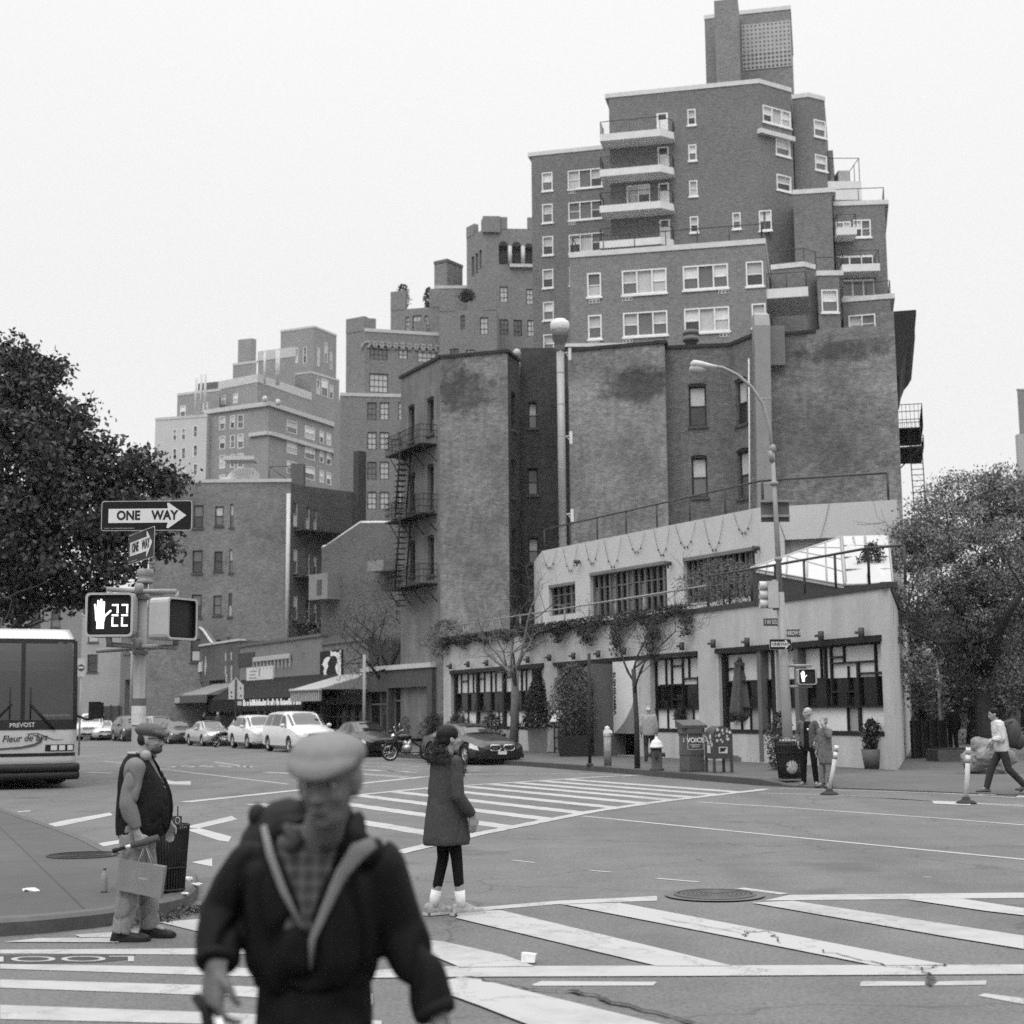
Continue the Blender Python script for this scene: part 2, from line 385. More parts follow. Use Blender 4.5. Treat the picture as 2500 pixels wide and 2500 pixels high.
# balconies on the centre block
SL = mat('balcony_concrete', .55, .8, 0, .08, 2); UN = mat('rail_iron', .05, .6)
for k, y in enumerate((1045, 1325, 1610, 1892)):
    u0, zz_ = FM.uz(*zC(735, y)); u1, _ = FM.uz(*zC(1340, y)); dp = 1.7; zs = Face(FM.A + FM.n * dp, FM.B + FM.n * dp).uz(*zC(1000, y - 18))[1]; u1 -= .6
    pl = [(u0 - .2, -.0), (u1, 0), (u1, dp - .9), (u1 - .9, dp), (u0 - .2, dp)]
    mb = MB(); T = [FM.pt(u, zs, o) for u, o in pl]; mb.prism(T, (0, 0, -.55))
    bl = mb.build('balcony', SL, ap)
    Q = [FM.pt(u, zs + .0, o) for u, o in ((u0 - .15, .05), (u0 - .15, dp - .06), (u1 - .95, dp - .06), (u1 - .06, dp - .95), (u1 - .06, .05))]
    r_ = rail_run(bl, 'balcony_rail', Q, 1.0, UN, 1.9, 0, .028)
    r2 = MB()
    for A_, B_ in zip(Q, Q[1:]):
        n = max(2, int((B_ - A_).length / .14))
        for i in range(n): p = A_.lerp(B_, i / n); r2.tube([p, p + Vector((0, 0, 1))], .009, 3, False)
    r2.build('balusters', UN, bl)
# bulkhead and chimney on the roof
BK = mat('bulkhead_brick', .16, .9, 0, .1, kind='brick', v2=1.3)
zb = zt(1735, 42, 118); a = gp(*zD(225, 140), zb); b = gp(*zD(300, 131), zb); poly_mesh(ap, BK, blk(a, b, zb, 9), zM - 1, zb, None, [0], CP, name='bulkhead')
zb = zt(1743, 2, 113); a = gp(1743, 2, zb); b = gp(1801, -4, zb); poly_mesh(ap, BK, blk(a, b, zb, 5), zM - 1, zb, name='chimney')
zb = zt(1808, 30, 116); a = gp(*zD(487, 106), zb); b = gp(*zD(898, 62), zb); P = blk(a, b, zb, 9); poly_mesh(ap, BK, P, zM - 4, zb, None, [0, 1], CP, name='bulkhead')
FB = Face(P[0], P[1]); r = FB.rect(zD(515, 200), zD(912, 520)); sc = MB(); FB.box(sc, *r, .0, .06); so = sc.build('block_screen', mat('screen_block', .33, .7, 0, .15, 3), ap)
sb = MB(); nx, nz_ = 12, 11
for i in range(nx):
    for j in range(nz_):
        cx = r[0] + (r[2] - r[0]) * (i + .5) / nx; cz = r[1] + (r[3] - r[1]) * (j + .5) / nz_; s_ = (r[2] - r[0]) / nx * (.30 if j > 3 else .36)
        F = FB
        sb.face([F.pt(cx + s_ * math.cos(t), cz + s_ * math.sin(t), .064) for t in [PI / 4 + k * PI / 2 for k in range(4)]] if j > 3 else [F.pt(cx + s_ * math.cos(k * PI / 4), cz + s_ * math.sin(k * PI / 4), .064) for k in range(8)])
sb.build('screen_hole', mat('screen_dark', .09, .8), so)
# right-hand recess tower
z = zt(1973, 232, 108); a, b, c = [gp(*zD(*q), z) for q in ((915, 766), (1040, 749), (1168, 781))]
F = Face(b, c); hr = hf(F, zD, [(1082, 935, 1182, 1090), (1092, 1210, 1190, 1352)])
P = [V2(a), V2(b), V2(c)]; P += [P[-1] + Vector((2.2, 9)), P[0] + nd * 12]
poly_mesh(ap, BT, P, 0, z, {1: hr}, [0, 1], CP)
for r in hr: window(ap, F, r, 'dh')
mb = MB(); F2 = Face(P[2], P[3]); 
for i, (zz_, w) in enumerate(((z - 4, .8), (z - 8, 1.5), (z - 13, 2.2))): F2.box(mb, .5, 0, 6, zz_, 0, w * .6)
mb.build('wall', BT, ap)
# terrace blocks stepping down on the right
def step(Y, pts, zz, depth=9, holes=None, style='dh', rail=False, name='wall', bottom=0):
    p0 = zz(*pts[0]); z = zt(p0[0], p0[1], Y); Q = [gp(*zz(*p), z) for p in pts]; P = [V2(q) for q in Q]
    e = Vector(holes and (0, 0) or (0, 0)); P += [P[-1] + nd * depth, P[0] + nd * depth]
    FS = [Face(P[i], P[i + 1]) for i in range(len(pts) - 1)]; H = {}
    for i, L in (holes or {}).items(): H[i] = hf(FS[i], zz, L)
    poly_mesh(ap, BT, P, bottom, z, H, list(range(len(pts) - 1)) + [len(pts) - 1], CP)
    for i, L in H.items():
        for r in L: window(ap, FS[i], r, style)
    if rail: rail_run(ap, 'terrace_rail', [Vector((p.x, p.y, z + .2)) + Vector((FS[0].n.x, FS[0].n.y, 0)) * -.15 for p in [Vector((q.x, q.y, 0)) for q in P[:len(pts) + 1]]], 1.0, UN, 1.8, 0, .03)
    return FS, z, P
step(104, [(920, 1516), (1222, 1497)], zD, 8)
FSn, zn, Pn = step(104.5, [(1240, 1606), (1640, 1592)], zD, 12, {0: [(1385, 1730, 1535, 1862), (1258, 1745, 1378, 1838)]}, 'pair', True)
step(98, [(590, 496), (845, 470), (938, 496)], zF, 9, rail=True)
step(97, [(948, 542), (1122, 540)], zF, 9, {0: [(980, 668, 1118, 845)]}, rail=True)
step(99.5, [(1150, 753), (1525, 722)], zF, 12, {0: [(1195, 872, 1412, 1000)]}, 'pair', True)
def slab_balcony(F, zz, p0, p1, dp, th=.55, rail=True):
    u0, z_ = F.uz(*zz(*p0)); u1, _ = F.uz(*zz(*p1)); mb = MB(); F.box(mb, u0, z_ - th, u1, z_, 0, dp); o = mb.build('balcony', SL, ap)
    if rail: rail_run(o, 'balcony_rail', [F.pt(u, z_, q) for u, q in ((u0 + .05, .05), (u0 + .05, dp - .06), (u1 - .05, dp - .06), (u1 - .05, .05))], 1.0, UN, 1.3, 0, .03)
Fb = FSn[0]
slab_balcony(Fb, zF, (1080, 235), (1235, 232), 1.6); slab_balcony(Fb, zF, (1120, 523), (1412, 520), 1.7)
w = MB(); r = Fb.rect(zF(1140, 592), zF(1400, 722)); Fb.box(w, *r, .01, .05); wd = w.build('sliding_door', WF(), ap); g = MB()
for i in range(3): Fb.box(g, r[0] + (r[2] - r[0]) * (i + .08) / 3, r[1] + .1, r[0] + (r[2] - r[0]) * (i + .94) / 3, r[3] - .15, .052, .058)
g.build('pane', GL2(), wd)
w = MB(); r = Fb.rect(zF(1110, 405), zF(1390, 515)); Fb.box(w, *r, .01, .05); wd = w.build('sliding_door', WF(), ap); g = MB()
for i in range(3): Fb.box(g, r[0] + (r[2] - r[0]) * (i + .08) / 3, r[1] + .1, r[0] + (r[2] - r[0]) * (i + .94) / 3, r[3] - .15, .052, .058)
g.build('pane', GL(), wd)
# roof terrace corner with a parapet box and an air unit
F = Face(gp(*zD(1210, 1470), zn + 3), gp(*zD(1425, 1470), zn + 3)); mb = MB(); zb = F.uz(*zD(1210, 1430))[1]; F.box(mb, 0, zn - .1, F.L, zb - 1.1, -3, -.1); mb.build('wall', BT, ap)
mb = MB(); F.box(mb, -.2, zb - 1.5, F.L + .3, zb, -3, .15); o = mb.build('balcony', SL, ap); rail_run(o, 'balcony_rail', [F.pt(0, zb, .05), F.pt(F.L + .2, zb, .05), F.pt(F.L + .2, zb, -2.8)], 1.9, UN, 1.6, 0, .03)
mb = MB(); F.box(mb, F.L * .45, zb, F.L * .85, zb + 1.3, -2.2, -1); mb.build('air_unit', mat('air_unit_paint', .3, .6), ap)
# lower front block
z = zL_ = zt(1390, 625, 93); a = gp(1390, 625, z); b = gp(1867, 590, z); P = blk(a, b, z, 10); F = Face(P[0], P[1])
hd = hf(F, zE, [(590, 540, 702, 720), (597, 870, 707, 1052)]) + hf(F, zF, [(387, 450, 530, 635), (433, 780, 550, 960)])
ht = hf(F, zE, [(863, 520, 1218, 688), (1342, 485, 1702, 650), (872, 852, 1225, 1020), (1352, 820, 1712, 990)])
BT2 = mat('apartment_brick_front', .135, .9, 0, .08, kind='brick', v2=2.1)
poly_mesh(ap, BT2, P, 0, z, {0: hd + ht}, [0, 1], CP)
for r in hd: window(ap, F, r, 'dh')
for r in ht: window(ap, F, r, 'triple')
for q in [(605, 725, 688, 772), (865, 707, 947, 752), (1620, 655, 1705, 695), (600, 1058, 690, 1100), (870, 1040, 950, 1082), (1630, 992, 1715, 1035)]: grille(ap, F, F.rect(zE(*q[:2]), zE(*q[2:])))
rail_run(ap, 'terrace_rail', [F.pt(.2, z + .2, -4), F.pt(.2, z + .2, -.15), F.pt(F.L - .2, z + .2, -.15), F.pt(F.L - .2, z + .2, -6)], 1.05, UN, 2.0, 0, .035)
Fs = Face(P[1], P[2]); u0, zz_ = F.uz(*zF(545, 735)); mb = MB(); Fs.box(mb, .1, zz_, 4.6, zz_ + .62, 0, 2.6); o = mb.build('balcony', SL, ap)
rail_run(o, 'balcony_rail', [Fs.pt(.15, zz_ + .62, .05), Fs.pt(.15, zz_ + .62, 2.5), Fs.pt(4.5, zz_ + .62, 2.5)], 1.0, UN, 1.2, 0, .03)
# roof shrubs
# ---- castle-topped apartment house ---------------------------------------------------
BCs = mat('castle_brick', .165, .9, 0, .06, kind='brick', v2=1.1)
PT = mat('pale_trim_stone', .42, .8, 0, .15, 2)
ca = thing('apartment_building', 'older brick apartment house with battlements and an arched corner tower left of the tall building', 'building', (-8, 155, 0))
def merlons(root, F, z, w=1.1, h=1.3, gap=1.9, off=-.2, m=None):
    mb = MB(); u = 0
    while u < F.L: F.box(mb, u, z - .05, min(u + w, F.L), z + h, off - .35, off + .24); u += w + gap
    mb.build('battlement', m or BCs, root)
def pairgrid(F, x0, x1, y0, y1, zz, n, dx): return hf(F, zz, [(x0 + i * dx, y0, x1 + i * dx, y1) for i in range(n)])
z = zt(*zB(105, 1492), 148); a = gp(*zB(100, 1492), z); b = gp(*zB(900, 1512), z); P = blk(a, b, z, 18); F = Face(P[0], P[1])
H = []
for j, y in enumerate((1552, 1785, 2020, 2255, 2490, 2725, 2960)):
    H += hf(F, zB, [(312, y, 384, y + 140), (410, y, 482, y + 140), (555, y, 627, y + 140)])
poly_mesh(ca, BCs, P, 0, z, {0: H}, [0], PT)
for r in H: window(ca, F, r, 'grid', DF(), sill=False)
z = zt(*zB(290, 985), 148.6); a0 = gp(*zB(145, 1010), z); a = gp(*zB(290, 985), z); b = gp(*zB(882, 1022), z)
F = Face(a, b); H = hf(F, zB, [(330, 1090, 472, 1222), (557, 1103, 630, 1215), (705, 1118, 855, 1245), (328, 1322, 475, 1480)])
P = [V2(a0), V2(a), V2(b)]; P += [P[-1] + Vector((0, 12)), P[0] + Vector((2, 12))]
poly_mesh(ca, BCs, P, 10, z, {1: H}, [1], PT)
for r in H: window(ca, F, r, 'grid', DF(), sill=False)
merlons(ca, F, z, 1.2, 1.3, 4.2); merlons(ca, Face(a0, a), z, 5, 1.5, .5)
mb = MB()
for i in range(11):
    u = F.L * (i + .5) / 11
    mb.rings([[F.pt(u + .85 * math.cos(t), z - 1.9 + .8 * math.sin(t), .02), F.pt(u + .6 * math.cos(t), z - 1.9 + .55 * math.sin(t), .02), F.pt(u + .6 * math.cos(t), z - 1.9 + .55 * math.sin(t), .14), F.pt(u + .85 * math.cos(t), z - 1.9 + .8 * math.sin(t), .14)] for t in [PI * k / 6 for k in range(7)]], True, True, False)
mb.build('arched_corbel', mat('corbel_brick', .26, .9), ca)
z = zt(*zB(495, 830), 152); a = gp(*zB(495, 828), z); b = gp(*zB(885, 800), z); c = gp(*zB(1330, 760), z)
F = Face(a, b); H = hf(F, zB, [(612, 882, 642, 990), (668, 872, 735, 1005), (762, 872, 792, 985)])
P = [V2(a), V2(b)]; P += [P[-1] + Vector((0, 12)), P[0] + Vector((0, 12))]; poly_mesh(ca, BCs, P, 10, z, {0: H}); merlons(ca, F, z, 1.7, 2.0, 2.6)
for r in H: window(ca, F, r, 'grid', DF(), sill=False)
zz_ = z
a = gp(*zB(878, 790), z + 1.0); b = gp(*zB(1325, 790), z + 1.0); a = at(*zB(878, 800), 150); b = at(*zB(1325, 800), 149.5)
z = a.z - .5; F = Face(a, b); H = hf(F, zB, [(1197, 885, 1262, 1018), (1045, 870, 1080, 982), (962, 1132, 1030, 1200), (1088, 1140, 1155, 1200), (1215, 1150, 1280, 1220)])
P = blk(a, b, z, 14); poly_mesh(ca, BCs, P, 10, z, {0: H}); merlons(ca, F, z, 1.7, 2.3, 3.0)
for r in H: window(ca, F, r, 'grid', DF(), sill=False)
# penthouse wall and chimney
a = at(*zB(845, 650), 158); b = at(*zB(1240, 620), 158); P = blk(a, b, 0, 8); poly_mesh(ca, BCs, P, 20, a.z, None, [0], PT)
a = at(*zB(838, 460), 161); b = at(*zB(938, 470), 160); P = blk(a, b, 0, 3); poly_mesh(ca, BCs, P, 20, a.z, None, [0, 1], mat('dark_cap', .1, .9), name='chimney')
# tower
zt_ = zt(*zB(1325, 170), 153); a0 = gp(*zB(1092, 262), zt_); a = gp(*zB(1240, 185), zt_); b = gp(*zB(1640, 190), zt_)
F = Face(a, b); FL_ = Face(a0, a)
H = hf(F, zB, [(1345, 320, 1418, 470), (1448, 325, 1522, 475), (1548, 335, 1618, 485), (1352, 642, 1418, 768), (1560, 660, 1618, 785), (1355, 900, 1420, 1022), (1462, 905, 1528, 1035), (1570, 905, 1635, 1035)])
HL = hf(FL_, zB, [(1130, 410, 1152, 560), (1162, 385, 1182, 535), (1192, 360, 1210, 500)])
P = [V2(a0), V2(a), V2(b)]; P += [P[-1] + Vector((1, 12)), P[0] + Vector((2, 8))]
poly_mesh(ca, BCs, P, 10, zt_, {0: HL, 1: H}, depth=.5)
merlons(ca, F, zt_, 2.4, 1.3, 2.2); merlons(ca, FL_, zt_, 1.6, 1.2, 1.5)
mb = MB(); F.box(mb, -.3, zt_ - .5, 1.6, zt_ + 1.3, -1.6, .3); mb.build('corner_turret', BCs, ca)
mb = MB(); F.box(mb, 2.6, H[0][1] - .35, F.L, H[0][1], 0, .35)
for u in ((H[0][2] + H[1][0]) / 2, (H[1][2] + H[2][0]) / 2): mb.tube([F.pt(u, H[0][1], .1), F.pt(u, H[0][3] - .1, .1)], .22, 8)
mb.build('arcade_column', PT, ca)
mb = MB(); md = MB()
for r in H[:3]:
    u = (r[0] + r[2]) / 2; w = (r[2] - r[0]) / 2
    md.face([F.pt(u + w * math.cos(PI * k / 10), r[3] + w * math.sin(PI * k / 10), .03) for k in range(11)])
    md.face([F.pt(r[0], r[1], -.4), F.pt(r[2], r[1], -.4), F.pt(r[2], r[3], -.4), F.pt(r[0], r[3], -.4)])
for r in HL: md.face([FL_.pt(r[0], r[1], -.4), FL_.pt(r[2], r[1], -.4), FL_.pt(r[2], r[3], -.4), FL_.pt(r[0], r[3], -.4)])
md.build('arch_opening', mat('arch_shadow_glass', .035, .5), ca)
for r in H[3:]: window(ca, F, r, 'grid', DF(), sill=False)
# ---- far apartment complex -------------------------------------------------------------
BF = mat('far_brick', .215, .9, 0, .06, kind='brick', v2=1.1)
fa = thing('apartment_building', 'pale trimmed brick apartment block stepping up to a water tower house in the distance', 'building', (-30, 190, 0))
z = zt(*zA(985, 1085), 190); c = gp(*zA(985, 1085), z); a = gp(*zA(497, 1150), z); b = gp(*zA(1620, 1292), z)
F1, F2 = Face(a, c), Face(c, b); ks = .0
H1 = []; H2 = []
for y in (1185, 1338, 1490, 1642, 1795): H1 += hf(F1, zA, [(600, y, 642, y + 98), (684, y - 8, 718, y + 90), (742, y - 15, 787, y + 90)])
for j in range(9):
    for i, (x, w) in enumerate(((1128, 78), (1270, 76), (1385, 32), (1440, 34), (1498, 38))):
        y = 1205 + (x - 1128) * .33 + j * 160 * (1 - (x - 1128) * .0001); H2 += hf(F2, zA, [(x, y, x + w, y + 92 + w * .37)])
P = [V2(a), V2(c), V2(b)]; P += [P[-1] + Vector((-10, 14)), P[0] + Vector((2, 20))]
poly_mesh(fa, BF, P, 0, z, {0: H1, 1: H2}, [0, 1], PT, ch=.6, co=.3, depth=.12)
for r in H1: window(fa, F1, r, 'dh', sill=False, depth=.1)
for r in H2: window(fa, F2, r, 'pair' if r[2] - r[0] > 3 else 'dh', sill=False, depth=.1)
mb = MB(); q = F2.uz(*zA(1060, 1320))[1]; F2.box(mb, 0, q - .5, F2.L, q, 0, .35); F1.box(mb, F1.L - 3, q - .5, F1.L, q, 0, .35); mb.build('string_course', PT, fa)
def tier(Y, pts, zz, root, m, dz=8, cop=True, name='wall', holes=None, ch=.35):
    p0 = zz(*pts[0]); z = zt(p0[0], p0[1], Y); P = [V2(gp(*zz(*p), z)) for p in pts]; FS = [Face(P[i], P[i + 1]) for i in range(len(P) - 1)]
    H = {i: hf(FS[i], zz, L) for i, L in (holes or {}).items()}
    P += [P[-1] + Vector((-2, dz)), P[0] + Vector((2, dz))]
    poly_mesh(root, m, P, 15, z, H, list(range(len(pts) - 1)) if cop else None, PT, ch=ch, name=name, depth=.12)
    for i, L in H.items():
        for r in L: window(root, FS[i], r, 'dh', sill=False, depth=.1)
    return z
tier(206, [(592, 945), (900, 885), (1045, 935), (1320, 1030)], zA, fa, BF, 8, holes={0: [(610, 1020, 648, 1085), (708, 1005, 742, 1075)]}, ch=1.2)
tier(206, [(268, 1012), (600, 972)], zA, fa, BF, 8, holes={0: [(290, 1100, 332, 1180), (470, 1075, 505, 1140)]})
tier(210, [(430, 922), (598, 905)], zA, fa, mat('dark_cap', .1, .9), 5, False); tier(214, [(705, 775), (890, 752)], zA, fa, BF, 5)
tier(216, [(745, 578), (850, 566), (888, 575)], zA, fa, BF, 4, False, name='chimney')
tier(232, [(902, 715), (1195, 680)], zA, fa, BF, 8, ch=1.6); tier(240, [(1195, 850), (1320, 835), (1540, 900)], zA, fa, BF, 9, holes={1: [(1362, 890, 1386, 1010), (1400, 880, 1450, 1030), (1465, 930, 1490, 1045)]})
tier(243, [(1080, 512), (1345, 476), (1518, 545)], zA, fa, BF, 8, holes={0: [(1190, 645, 1215, 760), (1258, 635, 1283, 760)], 1: [(1368, 635, 1385, 790), (1425, 600, 1445, 760), (1468, 670, 1482, 810)]})
mb = MB()
for px, py in (zA(955, 1045), zA(1058, 1070)): mb.ell(at(px, py, 189), (.35, .35, .45))
for px, py in ((415, 880), (455, 850), (488, 850), (955, 670), (1050, 660), (1065, 660)): p = at(*zA(px, py), 201); mb.tube([p, p - Vector((0, 0, 5))], .18, 5)
mb.build('roof_ornament', PT, fa)
wb = thing('apartment_building', 'plain white painted apartment block at the far left edge of the skyline', 'building', (-45, 200, 0))
z = zt(*zA(102, 1205), 196); a = gp(*zA(95, 1205), z); b = gp(*zA(500, 1176), z); P = blk(a, b, z, 14); F = Face(P[0], P[1]); H = []
for y in (1290, 1440, 1590, 1740, 1890): H += hf(F, zA, [(232, y - 5, 262, y + 80), (300, y - 12, 332, y + 75), (392, y - 35, 426, y + 55)])
poly_mesh(wb, mat('white_painted_brick', .42, .8, 0, .06, 1), P, 0, z, {0: H}, [0], PT)
for r in H: window(wb, F, r, 'dh', sill=False)
# ---- mid-distance four-storey brick building ------------------------------------------
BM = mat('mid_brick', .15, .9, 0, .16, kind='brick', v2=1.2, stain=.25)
mi = thing('brick_building', 'four storey brick walk-up with small windows behind the near signal pole', 'building', (-20, 110, 0))
Y = 108; z = zt(*zK(380, 243), Y); a = at(*zK(60, 243), Y); b = at(*zK(1160, 300), Y); F = Face(a, b); H = []
z = zt(*zK(1000, 238), Y)
for y in (430, 785, 1132, 1480): H += hf(F, zK, [(395 - (y - 430) * .02, y, 470 - (y - 430) * .02, y + 178), (565 - (y - 430) * .02, y + 8, 628 - (y - 430) * .02, y + 160), (684 - (y - 430) * .02, y - 10, 708 - (y - 430) * .02, y + 172)])
P = blk(a, b, z, 9); H = [h for h in H]; poly_mesh(mi, BM, P, 0, z, {0: H}, [0], mat('light_coping', .4, .8), ch=.25)
for r in H: window(mi, F, r, 'arch', DF())
FR = Face(P[1], P[1] + Vector((4.8, 5.0))); mb = MB(); zr = zt(*zK(1200, 295), 110); HR = []
for y in (400, 765, 1130): HR += hf(FR, zK, [(1180, y, 1215, y + 200), (1278, y + 40, 1310, y + 220), (1340, y + 60, 1366, y + 230)])
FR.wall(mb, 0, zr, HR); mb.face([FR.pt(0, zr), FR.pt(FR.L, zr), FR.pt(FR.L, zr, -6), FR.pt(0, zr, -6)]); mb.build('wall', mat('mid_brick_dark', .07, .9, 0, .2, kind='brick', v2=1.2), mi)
for r in HR: window(mi, FR, r, 'arch', mat('light_sash', .4, .6))
mb = MB(); p = F.pt(F.L - .15, z - 1, .12); mb.tube([p, Vector((p.x, p.y, 6))], .16, 8); mb.build('downpipe', mat('pale_pipe', .45, .6), mi)
mb = MB(); FR.box(mb, FR.L - .9, 5, FR.L - .1, zr + 3.2, 0, .6); mb.build('flue', mat('dark_flue', .05, .8), mi)
mb = MB()
for r in HR[::3]:
    FR.box(mb, .3, r[1] - .35, 4.4, r[1] - .25, .02, 1.1)
    for k in range(12): mb.tube([FR.pt(.3 + k * .37, r[1] - .3, 1.1), FR.pt(.3 + k * .37, r[1] + .7, 1.1)], .018, 4)
    mb.tube([FR.pt(.3, r[1] + .7, 1.1), FR.pt(4.4, r[1] + .7, 1.1)], .03, 4)
mb.build('fire_escape', UN, mi)
p0 = F.pt(F.uz(*zK(560, 238))[0], z + .1, -2); p1 = F.pt(F.uz(*zK(820, 238))[0], z + .1, -2); q0 = F.pt(F.uz(*zK(672, 130))[0], zt(*zK(672, 132), 110), -2.2); q1 = F.pt(F.uz(*zK(822, 130))[0], q0.z, -2.2)
mb = MB(); mb.prism([p0, p1, q1, q0], Vector((F.n.x, F.n.y, 0)) * -3); mb.build('skylight_roof', mat('white_roof_sheet', .6, .6), mi)
mb = MB(); mb.box((q0 + q1) / 2 + Vector((0, -1.2, .4)), (2.3, 1.8, .3)); mb.build('coping', PT, mi)
mb = MB(); a, b = at(*zK(990, 125), 109.5), at(*zK(1165, 122), 109.5); c = at(*zK(1190, 270), 109.5)
mb.tube([a, b], .05, 5); mb.tube([b, Vector((b.x, b.y, z))], .06, 5); mb.tube([a, c], .05, 5); mb.tube([a, Vector((a.x, a.y, z))], .05, 5); mb.box(b + Vector((.5, 0, -1.4)), (1.0, 1.0, 3.0)); mb.build('roof_frame', mat('roof_frame_iron', .09, .8), mi)
# ---- low brick gable building between the walk-up and the tenement ---------------------
ga = thing('brick_building', 'windowless brick party wall with a sloping pale coping', 'building', (-9, 98, 0))
F = Face(at(*zK(1400, 900), 104), at(*zK(2060, 900), 98)); mb = MB(); us = [F.uz(*zK(x, y)) for x, y in ((1405, 760), (1432, 752), (1700, 568), (2050, 566))]
T = [(0, us[0][1])] + us[1:]
Q = [F.pt(T[0][0], 0)] + [F.pt(u, z_) for u, z_ in T] + [F.pt(T[-1][0], 0)]
mb.prism(Q, Vector((-F.n.x, -F.n.y, 0)) * 6); k = len(Q)
mb.uv = [[(Vector(mb.v[i]).dot(F.ax[0]), mb.v[i][2]) for i in f] for f in mb.f]
mb.build('wall', mat('gable_brick', .10, .9, 0, .1, kind='brick', v2=1.2), ga)
mb = MB()
for (u0, z0), (u1, z1) in zip(T, T[1:]): mb.tube([F.pt(u0, z0, -.1), F.pt(u1, z1, -.1)], .13, 4)
mb.build('coping', PT, ga)
r = F.rect(zK(1405, 985), zK(1550, 1170)); mb = MB(); F.box(mb, *r, 0, 1.2); mb.build('bay', mat('pale_siding', .19, .8), ga)
r = F.rect(zK(1470, 1025), zK(1505, 1140)); mb = MB(); F.box(mb, *r, 1.2, 1.23); mb.build('window', GL(), ga)
r = F.rect(zK(1865, 880), zK(1990, 950)); mb = MB(); F.box(mb, *r, -.1, 1.2); mb.build('awning_box', mat('pale_siding', .19, .8), ga)
# ================================================================== TENEMENTS and RESTAURANT
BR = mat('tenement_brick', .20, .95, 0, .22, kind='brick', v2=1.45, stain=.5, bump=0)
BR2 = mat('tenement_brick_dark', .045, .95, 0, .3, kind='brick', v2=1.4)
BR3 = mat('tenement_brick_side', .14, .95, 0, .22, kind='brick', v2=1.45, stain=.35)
ST = mat('brownstone_sill', .07, .9)
te = thing('tenement_building', 'weathered five storey brick tenement with a stained blank rear wall and side fire escape', 'building', (2, 72, 0))
zT = zt(1074, 874.5, 72)
c0, c1, c2, c3 = gp(979, 924, zT), gp(1074, 874.5, zT), gp(1239, 860, zT), gp(1267, 882, zT)
def tbl(root, m, P2, holes_idx, style='arch', ztop=None, cop=True, name='wall'):
    mb = MB(); ztop = ztop or zT
    for i in range(len(P2) - 1):
        F = Face(P2[i], P2[i + 1]); H = holes_idx.get(i, []); F.wall(mb, 0, ztop, H, .3)
        for r in H: window(root, F, r, 'arch', DF(), .26)
    o = mb.build(name, m, root); return o
def seg_arch(root, F, r):
    """brick segmental arch head over an opening"""
    mb = MB(); u = (r[0] + r[2]) / 2; w = (r[2] - r[0]) / 2; h = w * .28
    pts = [F.pt(u + w * 1.12 * math.cos(t), r[3] + h * math.sin(t) + .02, .02) for t in [PI * k / 8 for k in range(9)]]
    inn = [F.pt(u + w * 1.12 * math.cos(t), r[3] - .02, .02) for t in (PI, 0)]
    mb.face(pts + [inn[0]] if False else pts); mb.build('arch_head', mat('arch_dark', .02, .9), root)  # near-black arch shape laid just proud of the wall
F0, F1, F2 = Face(c0, c1), Face(c1, c2), Face(c2, c3)
h0 = hf(F0, zG, [(460, 575, 513, 825), (313, 635, 360, 885), (462, 1100, 513, 1430), (322, 1165, 366, 1440), (463, 1655, 515, 1940), (325, 1690, 366, 1950)])
h2 = hf(F2, zG, [(1120, 510, 1156, 815), (1122, 1040, 1158, 1345), (1126, 1590, 1160, 1890)])
back = V2(c3) + nd * 3
cA = gp(1270, 884, zT); cA = V2(c3) + Vector((.05, 1.2)); r0 = V2(at(1388, 880, cA.y))
h3 = hf(Face(cA, r0), zG, [(1257, 590, 1325, 785), (1250, 1112, 1332, 1312), (1255, 1655, 1336, 1850)])
_sp = lambda F, zz, L: [(*F.uz(*zz(x, y)), ru, rv, a) for x, y, ru, rv, a in L]
B1 = mat('tenement_brick_front', .158, .95, 0, .32, kind='brick', v2=1.45, spots=_sp(F1, zG, [(740, 520, 1.7, 1.2, .5), (660, 420, .8, 1.6, .35), (830, 720, 2.4, 1.6, -.15), (800, 1300, 3.5, 5.5, .16)]))
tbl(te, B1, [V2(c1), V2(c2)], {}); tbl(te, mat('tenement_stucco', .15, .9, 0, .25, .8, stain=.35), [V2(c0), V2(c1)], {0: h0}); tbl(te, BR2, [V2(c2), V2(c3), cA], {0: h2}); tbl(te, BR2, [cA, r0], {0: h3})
for F, H in ((F0, h0), (F2, h2), (Face(cA, r0), h3)):
    for r in H: seg_arch(te, F, r)
# second half: T2 .. recess .. T3
d2, d3 = gp(1388, 858, zT), gp(1622, 838, zT); e1 = V2(d3) + Vector((.15, 1.1)); e2 = V2(at(1782, 838, e1.y - .5)); e3 = gp(1840, 823, zT); e3 = V2(at(1840, 823, e2.y - 1.8))
f1, f2 = V2(at(1846, 830, 68)), V2(at(2182, 762, 66.0))
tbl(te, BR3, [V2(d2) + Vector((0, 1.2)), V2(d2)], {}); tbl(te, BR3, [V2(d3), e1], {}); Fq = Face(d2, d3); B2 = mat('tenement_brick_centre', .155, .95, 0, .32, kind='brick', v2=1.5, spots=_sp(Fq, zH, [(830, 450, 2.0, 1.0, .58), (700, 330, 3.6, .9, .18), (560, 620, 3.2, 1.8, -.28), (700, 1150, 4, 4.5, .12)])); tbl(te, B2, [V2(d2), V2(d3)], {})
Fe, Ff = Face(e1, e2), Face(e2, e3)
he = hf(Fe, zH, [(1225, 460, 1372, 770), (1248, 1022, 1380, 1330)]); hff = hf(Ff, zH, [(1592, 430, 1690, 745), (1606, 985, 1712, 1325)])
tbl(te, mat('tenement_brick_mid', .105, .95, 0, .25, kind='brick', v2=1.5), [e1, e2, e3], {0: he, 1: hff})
for F, H in ((Fe, he), (Ff, hff)):
    for r in H: seg_arch(te, F, r)
zT3 = at(1990, 810, 67).z
